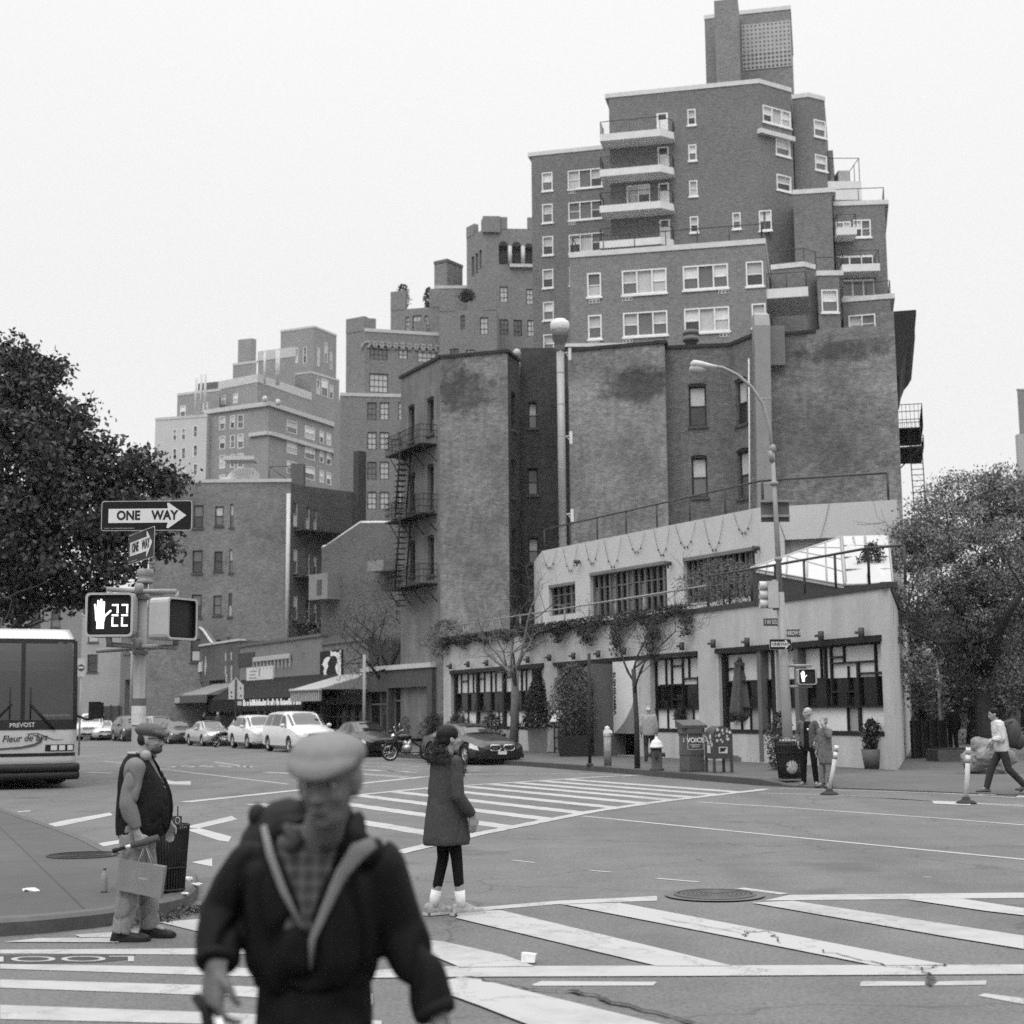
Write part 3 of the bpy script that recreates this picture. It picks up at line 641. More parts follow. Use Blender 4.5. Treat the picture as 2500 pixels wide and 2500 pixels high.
tbl(te, BR3, [e3, f1], {}, ztop=zT3)
Fw = Face(f1, f2); B4 = mat('tenement_brick_right', .14, .95, 0, .34, kind='brick', v2=1.5, spots=_sp(Fw, zF, [(1130, 1150, 2.2, .55, .5), (1300, 1040, 2.2, .9, .25), (750, 1150, .9, 1.6, .3), (1100, 1400, 3.5, 2, -.1), (1000, 1850, 5, 2.4, .3)])); tbl(te, B4, [f1, f2], {}, ztop=zT3); mb = MB()
for (x0, y0, x1) in ((940, 985, 1310), (1310, 962, 1440), (1438, 848, 1552)):
    u0, z0 = Fw.uz(*zF(x0, y0)); u1, _ = Fw.uz(*zF(x1, y0)); Fw.box(mb, u0, zT3 - .5, min(u1, Fw.L), z0, -.4, .0 + .004)
mb.build('parapet', BR3, te)
# side wall on the right street, rear and roof
sd_ = Vector((.25, 1)).normalized(); g1 = f2 + sd_ * 22; g0 = V2(c0) + Vector((-.4, 1)).normalized() * 2 + Vector((3, 16))
tbl(te, BR3, [f2, g1, g0, V2(c0)], {}, ztop=zT)
mb = MB(); mb.face([Vector((p[0], p[1], zT - .9)) for p in (c0, c1, c2, c3, cA, r0, V2(d2), d3, e1, e2, e3, f1, f2, g1, g0)]); mb.build('roof', mat('tar_roof', .05, .9), te)
cb = MB()
for A_, B_ in ((c0, c1), (c1, c2), (c2, c3), (d2, d3), (d3, e1), (e1, e2), (e2, e3)):
    F = Face(A_, B_); F.box(cb, -.1, zT - .02, F.L + .1, zT + .14, -.45, .09)
for (x0, y0, x1) in ((570, 1072, 940),): u0, z0 = Fw.uz(*zF(x0, y0)); u1, _ = Fw.uz(*zF(x1, y0)); Fw.box(cb, u0, zT3, u1, zT3 + .14, -.45, .09)
cb.build('coping', mat('soot_coping', .035, .9), te)
# cornice at the right street corner (bracketed profile seen side on)
mb = MB(); Fc = Face(f2, f2 + sd_ * 20)
prof = [(0, 755), (0, 1), (0, 2)]
zc0 = at(2185, 760, 66).z
pr = [(0, .0), (1.0, 0), (1.0, -.2), (.92, -.22), (.9, -1.3), (.72, -1.6), (.5, -1.85), (.32, -2.3), (.22, -2.8), (.1, -3.0), (0, -3.0)]
n_ = Vector((1, -.25)).normalized()
mb.prism([Vector((f2.x + n_.x * o, f2.y + n_.y * o, zc0 + q)) for o, q in pr], Vector((sd_.x, sd_.y, 0)) * 9)
mb.build('cornice', mat('cornice_iron', .022, .7), te)
# fire escape on the right street side
fe = MB()
def fe_plat(mb, base, dx, dy, z_, w, dp, h=1.1):
    """platform: base 2-D corner on wall, dx along wall, dy outwards"""
    P = [base, base + dy * dp, base + dx * w + dy * dp, base + dx * w]
    V3 = [Vector((p.x, p.y, z_)) for p in P]
    mb.prism(V3, (0, 0, -.08))
    for a, b in zip(V3, V3[1:]):
        n = max(2, int((b - a).length / .16))
        for k in range(n + 1): p = a.lerp(b, k / n); mb.tube([p, p + Vector((0, 0, h))], .012, 3, False)
        for q in (.35, .7, 1): mb.tube([a + Vector((0, 0, h * q)), b + Vector((0, 0, h * q))], .018, 4)
for z_ in (at(2230, 1053, 68).z, at(2230, 1330, 68).z, at(2230, 1560, 68).z):
    b0 = f2 + sd_ * 1.2; fe_plat(fe, b0, sd_, n_, z_, 4.5, 1.1); fe_plat(fe, b0, sd_, n_, z_ - .9, 4.5, 1.1, .5)
    A_, B_ = b0 + n_ * .45, b0 + n_ * .98
    for q in (A_, B_): fe.tube([Vector((q.x, q.y, z_)), Vector((q.x + .1, q.y, z_ - 4.3))], .025, 4)
    for k in range(13): fe.tube([Vector((A_.x + .01 * k, A_.y, z_ - .9 - k * .27)), Vector((B_.x + .01 * k, B_.y, z_ - .9 - k * .27))], .018, 4)
    fe.tube([Vector((b0.x, b0.y, z_ - 1.9)), Vector((b0.x + n_.x * .95, b0.y + n_.y * .95, z_ - .95))], .03, 4)
fe.build('fire_escape', mat('fire_escape_iron', .018, .6), te)
# fire escape on the left face
fe = MB(); dw = -F0.d; no = F0.n
for zc_, in ((F0.uz(*zG(530, 915))[1],), (F0.uz(*zG(530, 1460))[1],), (F0.uz(*zG(530, 2010))[1],)):
    b0 = F0.A + F0.d * (F0.L - .35); fe_plat(fe, b0, dw, no, zc_, 4.5, .95, .95)
    for k in range(4): p = F0.pt(F0.L - .4 - k * 1.6, zc_ - .05, 0); q = F0.pt(F0.L - .4 - k * 1.6, zc_ - .9, 0); fe.tube([F0.pt(F0.L - .4 - k * 1.35, zc_ - .06, .9), q], .03, 4)
    for k in range(13 if zc_ > 9 else 4):
        u = F0.L - 2.9 - k * .05; z_ = zc_ - .1 - k * .28; F0.box(fe, u - .5, z_ - .012, u, z_ + .012, .45, .95)
    for o in (.35, .95) if zc_ > 9 else (): fe.tube([F0.pt(F0.L - 2.8, zc_, o), F0.pt(F0.L - 3.5, zc_ - 3.6, o)], .03, 4); fe.tube([F0.pt(F0.L - 2.8, zc_ + .6, o), F0.pt(F0.L - 3.5, zc_ - 3.0, o)], .02, 4)
fe.build('fire_escape', mat('fire_escape_iron', .018, .6), te)
# roof shack, vent
mb = MB(); Fr = Face(cA, r0); r = Fr.rect(zG(1195, 138), zG(1580, 268)); Fr.box(mb, r[0], zT - .9, r[2] + .5, r[3], -3.5, -.6); mb.build('roof_shed', mat('shed_siding', .05, .8, 0, .3, 2), te)
mb = MB(); Fr.box(mb, r[0] + 2, r[3], r[2] + 3, r[3] + .18, -3.6, -.4); mb.build('shed_eave', mat('pale_metal_trim', .5, .5), te)
mb = MB(); p = V2(d3) + Vector((.9, 2)); p = at(*zH(1245, 60), e1.y + 1.0); mb.lathe((p.x, p.y, zT - .5), [(.3, 0), (.3, 1.1), (.42, 1.12), (.42, 1.32), (.36, 1.34), (.36, 1.44), (.42, 1.46), (.42, 1.66), (.2, 1.7)], 8); mb.build('roof_vent', mat('vent_metal', .12, .5), te)
mb = MB(); p = at(*zG(1165, 205), cA.y - .3); mb.ell(p, (.22, .3, .26)); mb.tube([p, p - Vector((0, 0, 1.3))], .16, 10); mb.build('roof_vent', mat('pale_vent_metal', .3, .5), te)
# exhaust stack, on the first light shaft
ex = thing('exhaust_stack', 'tall round kitchen exhaust pipe with a white mushroom cap clamped beside the light shaft', 'exhaust pipe')
pe = at(1370, 1330, 68.5); pt_ = at(*zG(1520, 165), 68.5); X0, Y0 = (pe.x + pt_.x) / 2, 68.5
ex.location = (X0, Y0, 8.5)
mb = MB(); segs = [(.31, 8.5), (.31, pt_.z)]; zz_ = 8.5
GV = mat('galvanised_pipe', .28, .45, .2, .12, 3, stain=.2)
mb.lathe((X0, Y0, 0), [(.185, a[1]) for a in segs], 20); mb.build('pipe', GV, ex); mb = MB()
while zz_ < pt_.z - 1.6: zz_ += 1.55; mb.lathe((X0, Y0, zz_), [(.19, 0), (.197, .035)], 20)
mb.build('pipe_band', GV, ex)
mb = MB(); P4 = [(-.2, -.2), (.2, -.2), (.2, .2), (-.2, .2)]; t_ = pt_.z
mb.rings([[Vector((X0 + a, Y0 + b, t_ - .1)) for a, b in P4], [Vector((X0 + a * 1.05, Y0 + b * 1.05, t_ + .15)) for a, b in P4], [Vector((X0 + a * 1.9, Y0 + b * 1.9, t_ + .6)) for a, b in P4], [Vector((X0 + a * 1.9, Y0 + b * 1.9, t_ + .72)) for a, b in P4]], True, True, False); mb.build('hopper', mat('hopper_metal', .09, .5), ex)
mb = MB(); mb.lathe((X0, Y0, t_ + .72), [(.31, 0), (.32, .15), (.38, .17), (.45, .24), (.46, .52), (.43, .6), (.3, .64), (.28, .72), (.06, .75)], 22); mb.build('fan_cap', mat('white_enamel_cap', .6, .35, 0, .08), ex)
mb = MB()
for y in (215, 870, 1480):
    q = at(*zG(1600, y), 68.7).z; mb.box((X0 + .45, Y0 + .05, q), (.14, .2, .6)); mb.tube([Vector((X0, Y0, q)), Vector((X0 + .42, Y0, q + .1))], .03, 5); mb.tube([Vector((X0 + .3, Y0, q)), Vector((X0 + .42, Y0, q - .2))], .02, 5)
mb.build('wall_bracket', mat('pale_metal_trim', .5, .5), ex)
# square duct on the right
du = thing('exhaust_duct', 'large grey square sheet metal duct climbing the brick wall left of the corner', 'duct')
a = at(1862, 1260, 67.0); b = at(1858, 790, 67.0); mb = MB(); dy = 66.8
w = .72; du.location = (a.x, dy, 8)
x1 = b.x - .02
rr = []
for z_, s_, dyy in [(7.5, 1, 0), (12, 1, 0), (12.02, 1.03, 0), (12.06, 1.03, 0), (12.08, 1, 0), (16, 1, 0), (16.02, 1.03, 0), (16.06, 1.03, 0), (16.08, 1, 0), (b.z - .2, 1, 0), (b.z + .35, .95, .12), (b.z + .55, .8, .5)]:
    xx = a.x + (x1 - a.x) * (z_ - 7.5) / (b.z - 7.5); rr.append([Vector((xx + i * s_ * w / 2, dy + .1 + j * s_ * w / 2 + dyy, z_)) for i, j in ((-1, -1), (1, -1), (1, 1), (-1, 1))])
mb.rings(rr, True, True, False); mb.build('duct', mat('duct_sheet', .22, .4, .3, .1, 2, stain=.15), du)
mb = MB(); rr = []
for k in range(8):
    t = PI * k / 14; c = Vector((x1, dy + .6, b.z - .1)); rr.append([c + Vector((i * w * .5, math.sin(t) * 1.4 + (j) * .36 * math.cos(t), math.cos(t) * .9 + j * .36 * -math.sin(t) * .0 + .0)) for i, j in ((-1, -1), (1, -1), (1, 1), (-1, 1))])
mb.box((x1 + .55, dy + 1.2, b.z - 1.0), (1.2, 1.6, 1.9)); mb.build('duct_elbow', mat('duct_sheet_dark', .13, .5, .2), du)
mb = MB(); mb.tube([Vector((a.x - .62, dy + .5, 7.5)), Vector((x1 - .55, dy + .5, b.z - 1.6))], .04, 6); mb.build('conduit', mat('pale_metal_trim', .5, .5), du)
z5_, z6_ = Z(1000, 1400, 2.76), Z(1600, 1400, 2.76)
# ---- RESTAURANT ---------------------------------------------------------------------------
CC = mat('restaurant_stucco', .41, .85, 0, .11, .7, 8, stain=.24); CC2 = mat('restaurant_stucco_upper', .42, .85, 0, .05, .6, stain=.06)
DKF = mat('shopfront_frame', .018, .5, 0, .1); WPn = mat('white_panel', .6, .6, 0, .05, 2); GPn = mat('grey_panel', .27, .6, 0, .1, 2); PPn = mat('paper_panel', .52, .6, 0, .08, 2)
DGL = mat('restaurant_glass', .006, .1, 0, 0, spec=.14)
re_ = thing('restaurant_building', 'two storey pale stucco corner restaurant with black gridded windows and a roof terrace', 'restaurant', (5, 50, 0))
kk = gp(1901, 1864, .15); KX = V2(kk); d1 = Vector((-.43, 1)).normalized()
def lineto(A_, d_, px, py):
    q = ray(px, py); k = q.x / q.y; t = (k * A_.y - A_.x) / (d_.x - k * d_.y); return A_ + d_ * t
Lp = lineto(KX, d1, 1083, 1700); Cp = V2(gp(2192, 1880, .15))
R1, R2 = Face(Lp, KX), Face(KX, Cp); sdr = (f2 - Cp).normalized(); R3 = Face(Cp, Cp + sdr * 24)
zP = R2.uz(2192, 1430)[1]; zP1 = R1.uz(1400, 1512)[1]
zWt = R1.uz(1700, 1600)[1]
# openings
def op(F, x0, x1, yt, yb, ref): 
    u0 = F.uz(x0, ref)[0]; u1 = F.uz(x1, ref)[0]; return (u0, yb, u1, yt)
zs_ = .15 + .95; o1 = op(R1, 1101, 1328, zWt, zs_, 1700); o2 = op(R1, 1360, 1550, zWt, .16, 1700); o3 = op(R1, 1588, 1706, zWt, zs_, 1700); o4 = op(R1, 1756, 1899, zWt, zs_, 1700)
o5 = op(R2, 1903, 2156, zWt, zs_, 1700)
o4 = (o4[0], o4[1], R1.L - .02, o4[3]); o5 = (.02, o5[1], o5[2], o5[3])
mb = MB(); R1.wall(mb, 0, zP, [o1, o2, o3, o4], .45); R2.wall(mb, 0, zP, [o5], .45); R3.wall(mb, 0, zP, [])
mb.face([Vector((p.x, p.y, zP - 1.0)) for p in (Lp, KX, Cp, R3.B, Vector((2, 75)))]); mb.build('wall', CC, re_)
print('zP', zP, 'zWt', zWt, 'zP1', zP1, 'K', KX, 'C', Cp, 'L', Lp, 'f2', f2, 'zT', zT, 'ds', c0, c1, c2, c3, d2, d3)
mb = MB()
for F in (R1, R2, R3): F.box(mb, 0, zP - .02, F.L, zP + .14, -.25, .05)
mb.build('parapet_cap', mat('dark_cap_metal', .045, .6), re_)
mb = MB(); R1.box(mb, o1[0] - .05, zWt, o1[2] + .05, zWt + .16, -.1, .07); R1.box(mb, o2[0] - .2, zWt, o3[2], zWt + .14, -.1, .07); R1.box(mb, o4[0] - .1, zWt, R1.L, zWt + .16, -.1, .07); R2.box(mb, 0, zWt, o5[2] + .05, zWt + .16, -.1, .07)
mb.build('header', DKF, re_)
def shopfront(F, r, zz, V, Hh, low, grey, yz=lambda y: (1155 - y) / 655.):
    """V: (x, f0, f1, width) bars and Hh: (xa, xb, f) bars read from the photo; low: splits of the bottom panels"""
    u0, z0, u1, z1 = r; H_ = z1 - z0; U = lambda x: min(max(F.uz(*zz(x, 900))[0], u0), u1); Z_ = lambda f: z0 + H_ * f
    fr, gl, pp, wp, gp_ = MB(), MB(), MB(), MB(), MB()
    F.box(fr, u0, z0 - .08, u1, z0 + .04, -.3, .02); F.box(fr, u0, Z_(.28), u1, Z_(.30), -.3, -.15); F.box(fr, u0, z1 - .06, u1, z1, -.3, -.15)
    for x, f0, f1, w in V: u = U(x); F.box(fr, max(u - w / 2, u0), Z_(f0), min(u + w / 2, u1), Z_(f1), -.31, -.12 if w > .1 else -.19)
    for a, b, f in Hh: F.box(fr, U(a), Z_(f) - .025, U(b), Z_(f) + .025, -.3, -.185)
    F.box(gl, u0, Z_(.30), u1, z1, -.29, -.28); F.box(pp, u0, Z_(.62), u1, z1 - .06, -.275, -.265)
    L = sorted([u0] + [U(x) for x in low] + [u1])
    for i, (a, b) in enumerate(zip(L, L[1:])):
        if b - a < .05: continue
        F.box(gp_ if i in grey else wp, a + .025, z0 + .04, b - .025, Z_(.28), -.27, -.26); F.box(fr, b - .025, z0, b + .025, Z_(.28), -.28, -.2)
    F.box(fr, u0, z0, u1, Z_(.28), -.29, -.28); R = random.Random(int(u0 * 10)); it = MB()
    for k in range(int((u1 - u0) / .9)): u = u0 + .5 + k * .9; F.box(it, u, Z_(.31), u + R.uniform(.2, .5), Z_(R.uniform(.36, .5)), -.279, -.277)
    o = fr.build('shop_window', DKF, re_); gl.build('pane', DGL, o); pp.build('blind_panel', PPn, o); it.build('interior_shape', mat('dim_interior', .018, .5), o)
    if wp.f: wp.build('lower_panel', WPn, o)
    if gp_.f: gp_.build('lower_panel', GPn, o)
shopfront(R1, o1, z5_, [(288, 0, 1, .2), (365, .3, .62, .05), (320, .62, 1, .04), (365, .62, 1, .04), (400, .62, 1, .04), (435, 0, 1, .18), (475, .62, 1, .04), (520, .28, 1, .1), (612, 0, 1, .22), (550, .62, 1, .04), (660, .62, 1, .04), (725, .28, 1, .1), (755, .62, 1, .04), (800, .62, 1, .05), (850, .28, 1, .07), (880, .62, 1, .04), (902, 0, 1, .1)], [(320, 365, .85), (435, 475, .88), (615, 660, .88), (850, 880, .8), (290, 610, .62), (700, 900, .62)], [365, 435, 520, 570, 612, 690, 760, 800], (2,))
shopfront(R1, o3, z6_, [(-28, 0, 1, .1), (40, .62, 1, .04), (78, .28, 1, .06), (152, .28, 1, .06), (195, .7, 1, .04), (252, .3, .72, .05), (296, 0, 1, .08)], [(78, 152, .88), (152, 290, .7), (0, 150, .62), (78, 152, .42), (252, 296, .5)], [45, 155, 217], (2,))
shopfront(R1, o4, z6_, [(440, 0, 1, .26), (510, .62, .8, .04), (663, .62, 1, .05), (720, .3, .62, .05), (780, .0, 1, .24), (825, 0, 1, .05)], [(450, 560, .8), (450, 780, .63)], [538, 600, 680, 725], (2,))
shopfront(R2, o5, z6_, [(835, .3, 1, .06), (955, 0, 1, .2), (1085, .62, 1, .05), (1112, .28, 1, .1), (1152, .28, 1, .07), (1240, .8, 1, .05), (1265, .3, .75, .03), (1330, 0, .78, .09), (1252, 0, .45, .05), (1452, .3, 1, .06), (1530, 0, 1, .05)], [(900, 950, .85), (1155, 1240, .86), (1150, 1450, .79), (1150, 1330, .46), (840, 1110, .62), (1330, 1530, .66)], [955, 1252, 1335], (2,))
mb = MB(); R1.box(mb, R1.L - 1.0, .2, R1.L - .78, zWt, -.3, .02); R2.box(mb, R2.L * .18, .2, R2.L * .18 + .22, zWt, -.3, .02); mb.build('post', mat('painted_post', .10, .6), re_)
# entrance: projecting vestibule, white sign panel with a grey curve
uv0 = R1.uz(1432, 1700)[0]; uv1 = R1.uz(1502, 1700)[0]; uv2 = R1.uz(1560, 1700)[0]; ua = R1.uz(1362, 1700)[0]
VB = mat('vestibule_canvas', .095, .8, 0, .1, 2)
mb = MB(); zt1 = R1.uz(1502, 1620)[1]
mb.prism([R1.pt(uv0, .16, .9), R1.pt(uv1, .16, .9), R1.pt(uv1, zt1, .9), R1.pt(uv0, zt1 - .35, .9)], Vector((-R1.n.x, -R1.n.y, 0)) * 1.3); mb.build('vestibule', VB, re_)
mb = MB(); mb.prism([R1.pt(ua, 2.75, .15), R1.pt(uv0 + .01, 2.75, .85), R1.pt(uv0 + .01, zt1 - .4, .85), R1.pt(ua, zt1 - .4, .15)], Vector((-R1.n.x, -R1.n.y, 0)) * .15); mb.build('canopy', mat('canopy_canvas', .15, .8), re_)
mb = MB(); R1.box(mb, ua, .16, uv0, 2.75, -.4, -.3); mb.build('door_panel', GL(), re_)
mb = MB(); R1.box(mb, uv0 + .35, 1.35, uv0 + (uv1 - uv0) * .48, 2.62, .9, .915); R1.box(mb, uv0 + (uv1 - uv0) * .55, 1.2, uv1 - .06, 2.62, .9, .915); R1.box(mb, uv0 + .1, 1.2, uv0 + .28, 2.62, .9, .915); mb.build('door_glass', GL(), re_)
mb = MB(); R1.box(mb, uv1 + .02, .95, uv2, zWt - .02, -.05, .1); sg = mb.build('sign_panel', WPn, re_)
mb = MB(); w = uv2 - uv1 - .05; c_ = []
for k in range(13): t = k / 12; c_.append(R1.pt(uv1 + .12 + w * (1 - (1 - t) ** 1.9) * .98, .97 + 1.9 * t ** 1.15 * 1.0, .108))
mb.face([R1.pt(uv1 + .12, .97, .108)] + c_[1:] + [R1.pt(uv2 - .02, .97, .108)]); mb.build('sign_curve', mat('sign_grey', .2, .6), sg)
def text(root, s, F, u, z_, o, size, m, rot=0, name='lettering', fx=1.0, align='LEFT', ext=.004, ax=None, org=None, shear=0, space=1.0, bold=.012):
    cu = bpy.data.curves.new(name, 'FONT'); cu.body = s; cu.size = size; cu.extrude = ext; cu.align_x = align; cu.align_y = 'CENTER'; cu.offset = size * bold; cu.shear = shear; cu.space_character = space; cu.resolution_u = 3
    t = bpy.data.objects.new(name, cu); COL.objects.link(t)
    dg = bpy.context.evaluated_depsgraph_get(); me = bpy.data.meshes.new_from_object(t.evaluated_get(dg)); bpy.data.objects.remove(t)
    ax = ax or F.ax; org = org if org is not None else F.pt(u, z_, o); off = wl(root)
    ex = Vector(ax[0]); ez = Vector(ax[2]); en = Vector(ax[1])
    c, q = math.cos(rot), math.sin(rot)
    for v in me.vertices:
        x_, y_ = v.co.x * fx, v.co.y; x2, y2 = x_ * c - y_ * q, x_ * q + y_ * c
        v.co = org + ex * x2 + ez * y2 + en * v.co.z - off
    me.materials.clear(); me.materials.append(m); ob = bpy.data.objects.new(name, me); COL.objects.link(ob); ob.parent = root; return ob
BLK = mat('black_lettering', .02, .6); WHT = mat('white_lettering', .75, .6, 0, 0)
ex_, en_ = R1.ax[0], R1.ax[1]
zz1 = R1.uz(1510, 1640)[1]
text(sg, 'SUSHISAMBA', R1, uv1 + .16, zz1, .115, .27, BLK, -PI / 2)
# second storey
UZ = 9.0
q0, q1, q2 = [V2(gp(px, py, UZ)) for px, py in ((1323, 1345), (1853, 1239), (2189, 1220))]
U1, U2 = Face(q0, q1), Face(q1, q2); print('upper', q0, q1, q2)
U0 = Face(q0 + Vector((-.3, 5)), q0)
w1, w2, w3 = [U1.rect(*q) for q in (((1340, 1432), (1405, 1497)), ((1440, 1402), (1630, 1490)), ((1668, 1366), (1846, 1455)))]
mb = MB(); U1.wall(mb, 4, UZ, [w1, w2, w3], .3); r4 = U2.rect((1915, 1318), (2170, 1400)); U2.wall(mb, 4, UZ, [(r4[0], 4, r4[2], r4[3])], .3); U0.wall(mb, 4, UZ, [])
U3 = Face(q2, q2 + sdr * 8); U3.wall(mb, 4, UZ, [])
mb.face([Vector((p.x, p.y, UZ - .05)) for p in (q0, q1, q2, U3.B, U0.A)]); mb.build('wall', CC2, re_)
def casement(F, r, n):
    fr = MB(); gl = MB(); g2 = MB(); u0, z0, u1, z1 = r; F.box(gl, u0, z0, u1, z1, -.28, -.26)
    F.box(fr, u0, z1 - .08, u1, z1 + .05, -.26, .03); F.box(fr, u0, z0, u1, z0 + .06, -.26, -.18)
    for i in range(n + 1): u = u0 + (u1 - u0) * i / n; t = .05 if i % 3 == 0 else .025; F.box(fr, u - t, z0, u + t, z1, -.26, -.16)
    for k in (.35, .68): F.box(fr, u0, z0 + (z1 - z0) * k - .02, u1, z0 + (z1 - z0) * k + .02, -.26, -.2)
    for i in range(n):
        if rw.random() < .3: F.box(g2, u0 + (u1 - u0) * (i + .1) / n, z0 + (z1 - z0) * rw.choice([.05, .4]), u0 + (u1 - u0) * (i + .9) / n, z0 + (z1 - z0) * rw.choice([.66, .95]), -.262, -.255)
    o = fr.build('window', mat('casement_grey', .13, .6), re_); gl.build('pane', DGL, o)
    if g2.f: g2.build('shade', mat('dim_interior_panel', .14, .7), o)
casement(U1, w1, 4); casement(U1, w2, 13); casement(U1, w3, 12)
mb = MB(); U2.box(mb, r4[0], 4, r4[2], r4[3], -.3, -.28); mb.build('door_panel', mat('terrace_recess', .3, .8), re_)
rail_run(re_, 'roof_rail', [U1.pt(-.1, UZ, -.2), U1.pt(U1.L, UZ, -.2)], 1.0, UN, 2.3, 0, .04)
rail_run(re_, 'roof_rail', [U2.pt(.1, UZ, -.2), U2.pt(U2.L - .3, UZ, -.2)], 1.0, UN, 4.0, 0, .045)
gr = mat('terrace_rail_grey', .2, .5)
rail_run(re_, 'terrace_rail', [R1.pt(.2, zP + .1, -.1), R1.pt(R1.L * .86, zP + .1, -.1)], .75, gr, 2.2, 1, .035)
rail_run(re_, 'terrace_rail', [R1.pt(R1.L * .86, zP + .1, -.1), R1.pt(R1.L, zP + .1, -.1), R2.pt(R2.L * .82, zP + .1, -.1), R2.pt(R2.L * .98, zP + .1, -.6)], 1.05, UN, 1.5, 0, .04)
# folded glass and metal roof over the terrace
SK = thing('terrace_canopy', 'white angular folded panel canopy standing on the restaurant roof terrace', 'canopy', (10, 46, zP))
def up(x, y, Y): return at(*zI(x, y), Y)
A1, A2, A3, A4, A5, A6 = up(425, 935, 47.6), up(1135, 690, 48.8), up(1165, 1068, 43.4), up(1505, 680, 48.8), up(1540, 1050, 41.3), up(850, 1000, 45)
mb = MB(); th = Vector((0, .05, .08))
mb.prism([A1, A3, A2], th); mb.prism([A2, A3, A5, A4], th); mb.build('folded_roof', mat('white_canopy_panel', .36, .5, 0, .04), SK)
mb = MB()
def bar(a, b, r=.03): mb.tube([a + Vector((0, -.1, .03)), b + Vector((0, -.1, .03))], r, 4)
for t in (.18, .4, .62, .82): bar(A1.lerp(A3, t), A1.lerp(A2, t))
for t in (.25, .5, .75): bar(A3.lerp(A2, t), A1.lerp(A2, t * .55 + .25)); 
for t in (.2, .45, .7): bar(A2.lerp(A3, t), A4.lerp(A5, t + .04))
bar(A2.lerp(A4, .5), A3.lerp(A5, .5), .035); bar(A2, A3, .06); bar(A2.lerp(A4, .25), A2.lerp(A4, .3).lerp(A3.lerp(A5, .3), .32)); bar(A1, A2); bar(A1, A3); bar(A3, A5); bar(A4, A5)
mb.build('canopy_frame', mat('canopy_frame_grey', .25, .5), SK)
mb = MB(); b1, b2, b3 = Vector((A1.x, A1.y, zP - .9)), Vector((A3.x, A3.y, zP - .9)), A5.copy(); b3.z = zP - .9
mb.prism([b1, b2, A3 - Vector((0, -.1, .05)), A1 - Vector((0, -.1, .05))], Vector((0, .1, 0))); mb.build('side_screen', mat('smoked_screen', .05, .25), SK)
mb = MB(); mb.prism([b2, b3, A5, A3], Vector((0, .1, 0))); mb.build('side_screen', mat('smoked_screen', .05, .25), SK)
# wall lamps on the lower facade
lm = MB(); lm.lathe((0, 0, 0), [(.085, -.13), (.09, .13), (.07, .14)], 10); lm.box((0, -.12, 0), (.05, .16, .07)); 
LP = []
for i, (F, px, py) in enumerate([(R1, 1109, 1627), (R1, 1152, 1622), (R1, 1198, 1619), (R1, 1299, 1611), (R1, 1352, 1606), (R1, 1411, 1602), (R1, 1472, 1597), (R1, 1535, 1590), (R1, 1603, 1586), (R1, 1677, 1578), (R1, 1754, 1572), (R1, 1837, 1568), (R2, 2019, 1553), (R2, 2118, 1545)]):
    u, z_ = F.uz(px, py); p = F.pt(u, z_, .2)
    nth = ['first', 'second', 'third', 'fourth', 'fifth', 'sixth', 'seventh', 'eighth', 'ninth', 'tenth', 'eleventh', 'twelfth'][i] if i < 12 else ''
    lab = f'small dark cylinder lamp over the restaurant windows, {nth} along from the left end' if nth else ('small dark cylinder lamp over the window right of the signal pole' if i == 12 else 'small dark cylinder lamp nearest the restaurant corner pier')
    if i == 0:
        o = lm.build('wall_lamp', mat('lamp_black', .06, .6)); base_lamp = o; o.location = p
    else: o = base_lamp.copy(); COL.objects.link(o); o.location = p
    o.rotation_euler = (0, 0, math.atan2(F.n.y, F.n.x) + PI / 2); tag(o, lab, 'wall lamp', 'cylinder lamps along the restaurant facade')
for i, (px, py) in enumerate([(1418, 1372), (1641, 1376), (1862, 1338)]):
    u, z_ = U1.uz(px, py); o = base_lamp.copy(); COL.objects.link(o); o.location = U1.pt(min(u, U1.L), z_, .2); o.rotation_euler = (PI / 2, 0, math.atan2(U1.n.y, U1.n.x) + PI / 2); o.scale = (1, 1, 1)
    tag(o, ['dark floodlight on the upper stucco wall, leftmost of three', 'dark floodlight on the upper stucco wall between two window bands', 'dark floodlight on the upper stucco wall next to the signal pole'][i], 'wall lamp', 'floodlights on the upper wall')
# string lights
sl = MB(); 
for i in range(9):
    a = U1.pt(U1.L * i / 9 + .1 + (i % 3) * .12, UZ - .05, .06); b = U1.pt(U1.L * (i + .82) / 9, UZ - .1, .06); pts = []
    for k in range(13): t = k / 12; p = a.lerp(b, t); p.z -= 4 * t * (1 - t) * (.75, 1.05, .9, 1.2)[i % 4]; pts.append(p)
    sl.tube(pts, .008, 4, False)
    for k in (3, 5, 7, 9): sl.ell(pts[k] - Vector((0, 0, .05)), (.03, .03, .05), 6, 5)
a = U2.pt(.6, UZ - .1, .06); b = U2.pt(U2.L * .52, UZ, .06); pts = []
for k in range(13): t = k / 12; p = a.lerp(b, t); p.z -= 4 * t * (1 - t) * 2.0; pts.append(p)
sl.tube(pts, .009, 4, False)
tag(sl.build('string_lights', mat('string_light_black', .04, .6)), 'looped string of small bulbs hanging along the upper stucco wall', 'string lights')
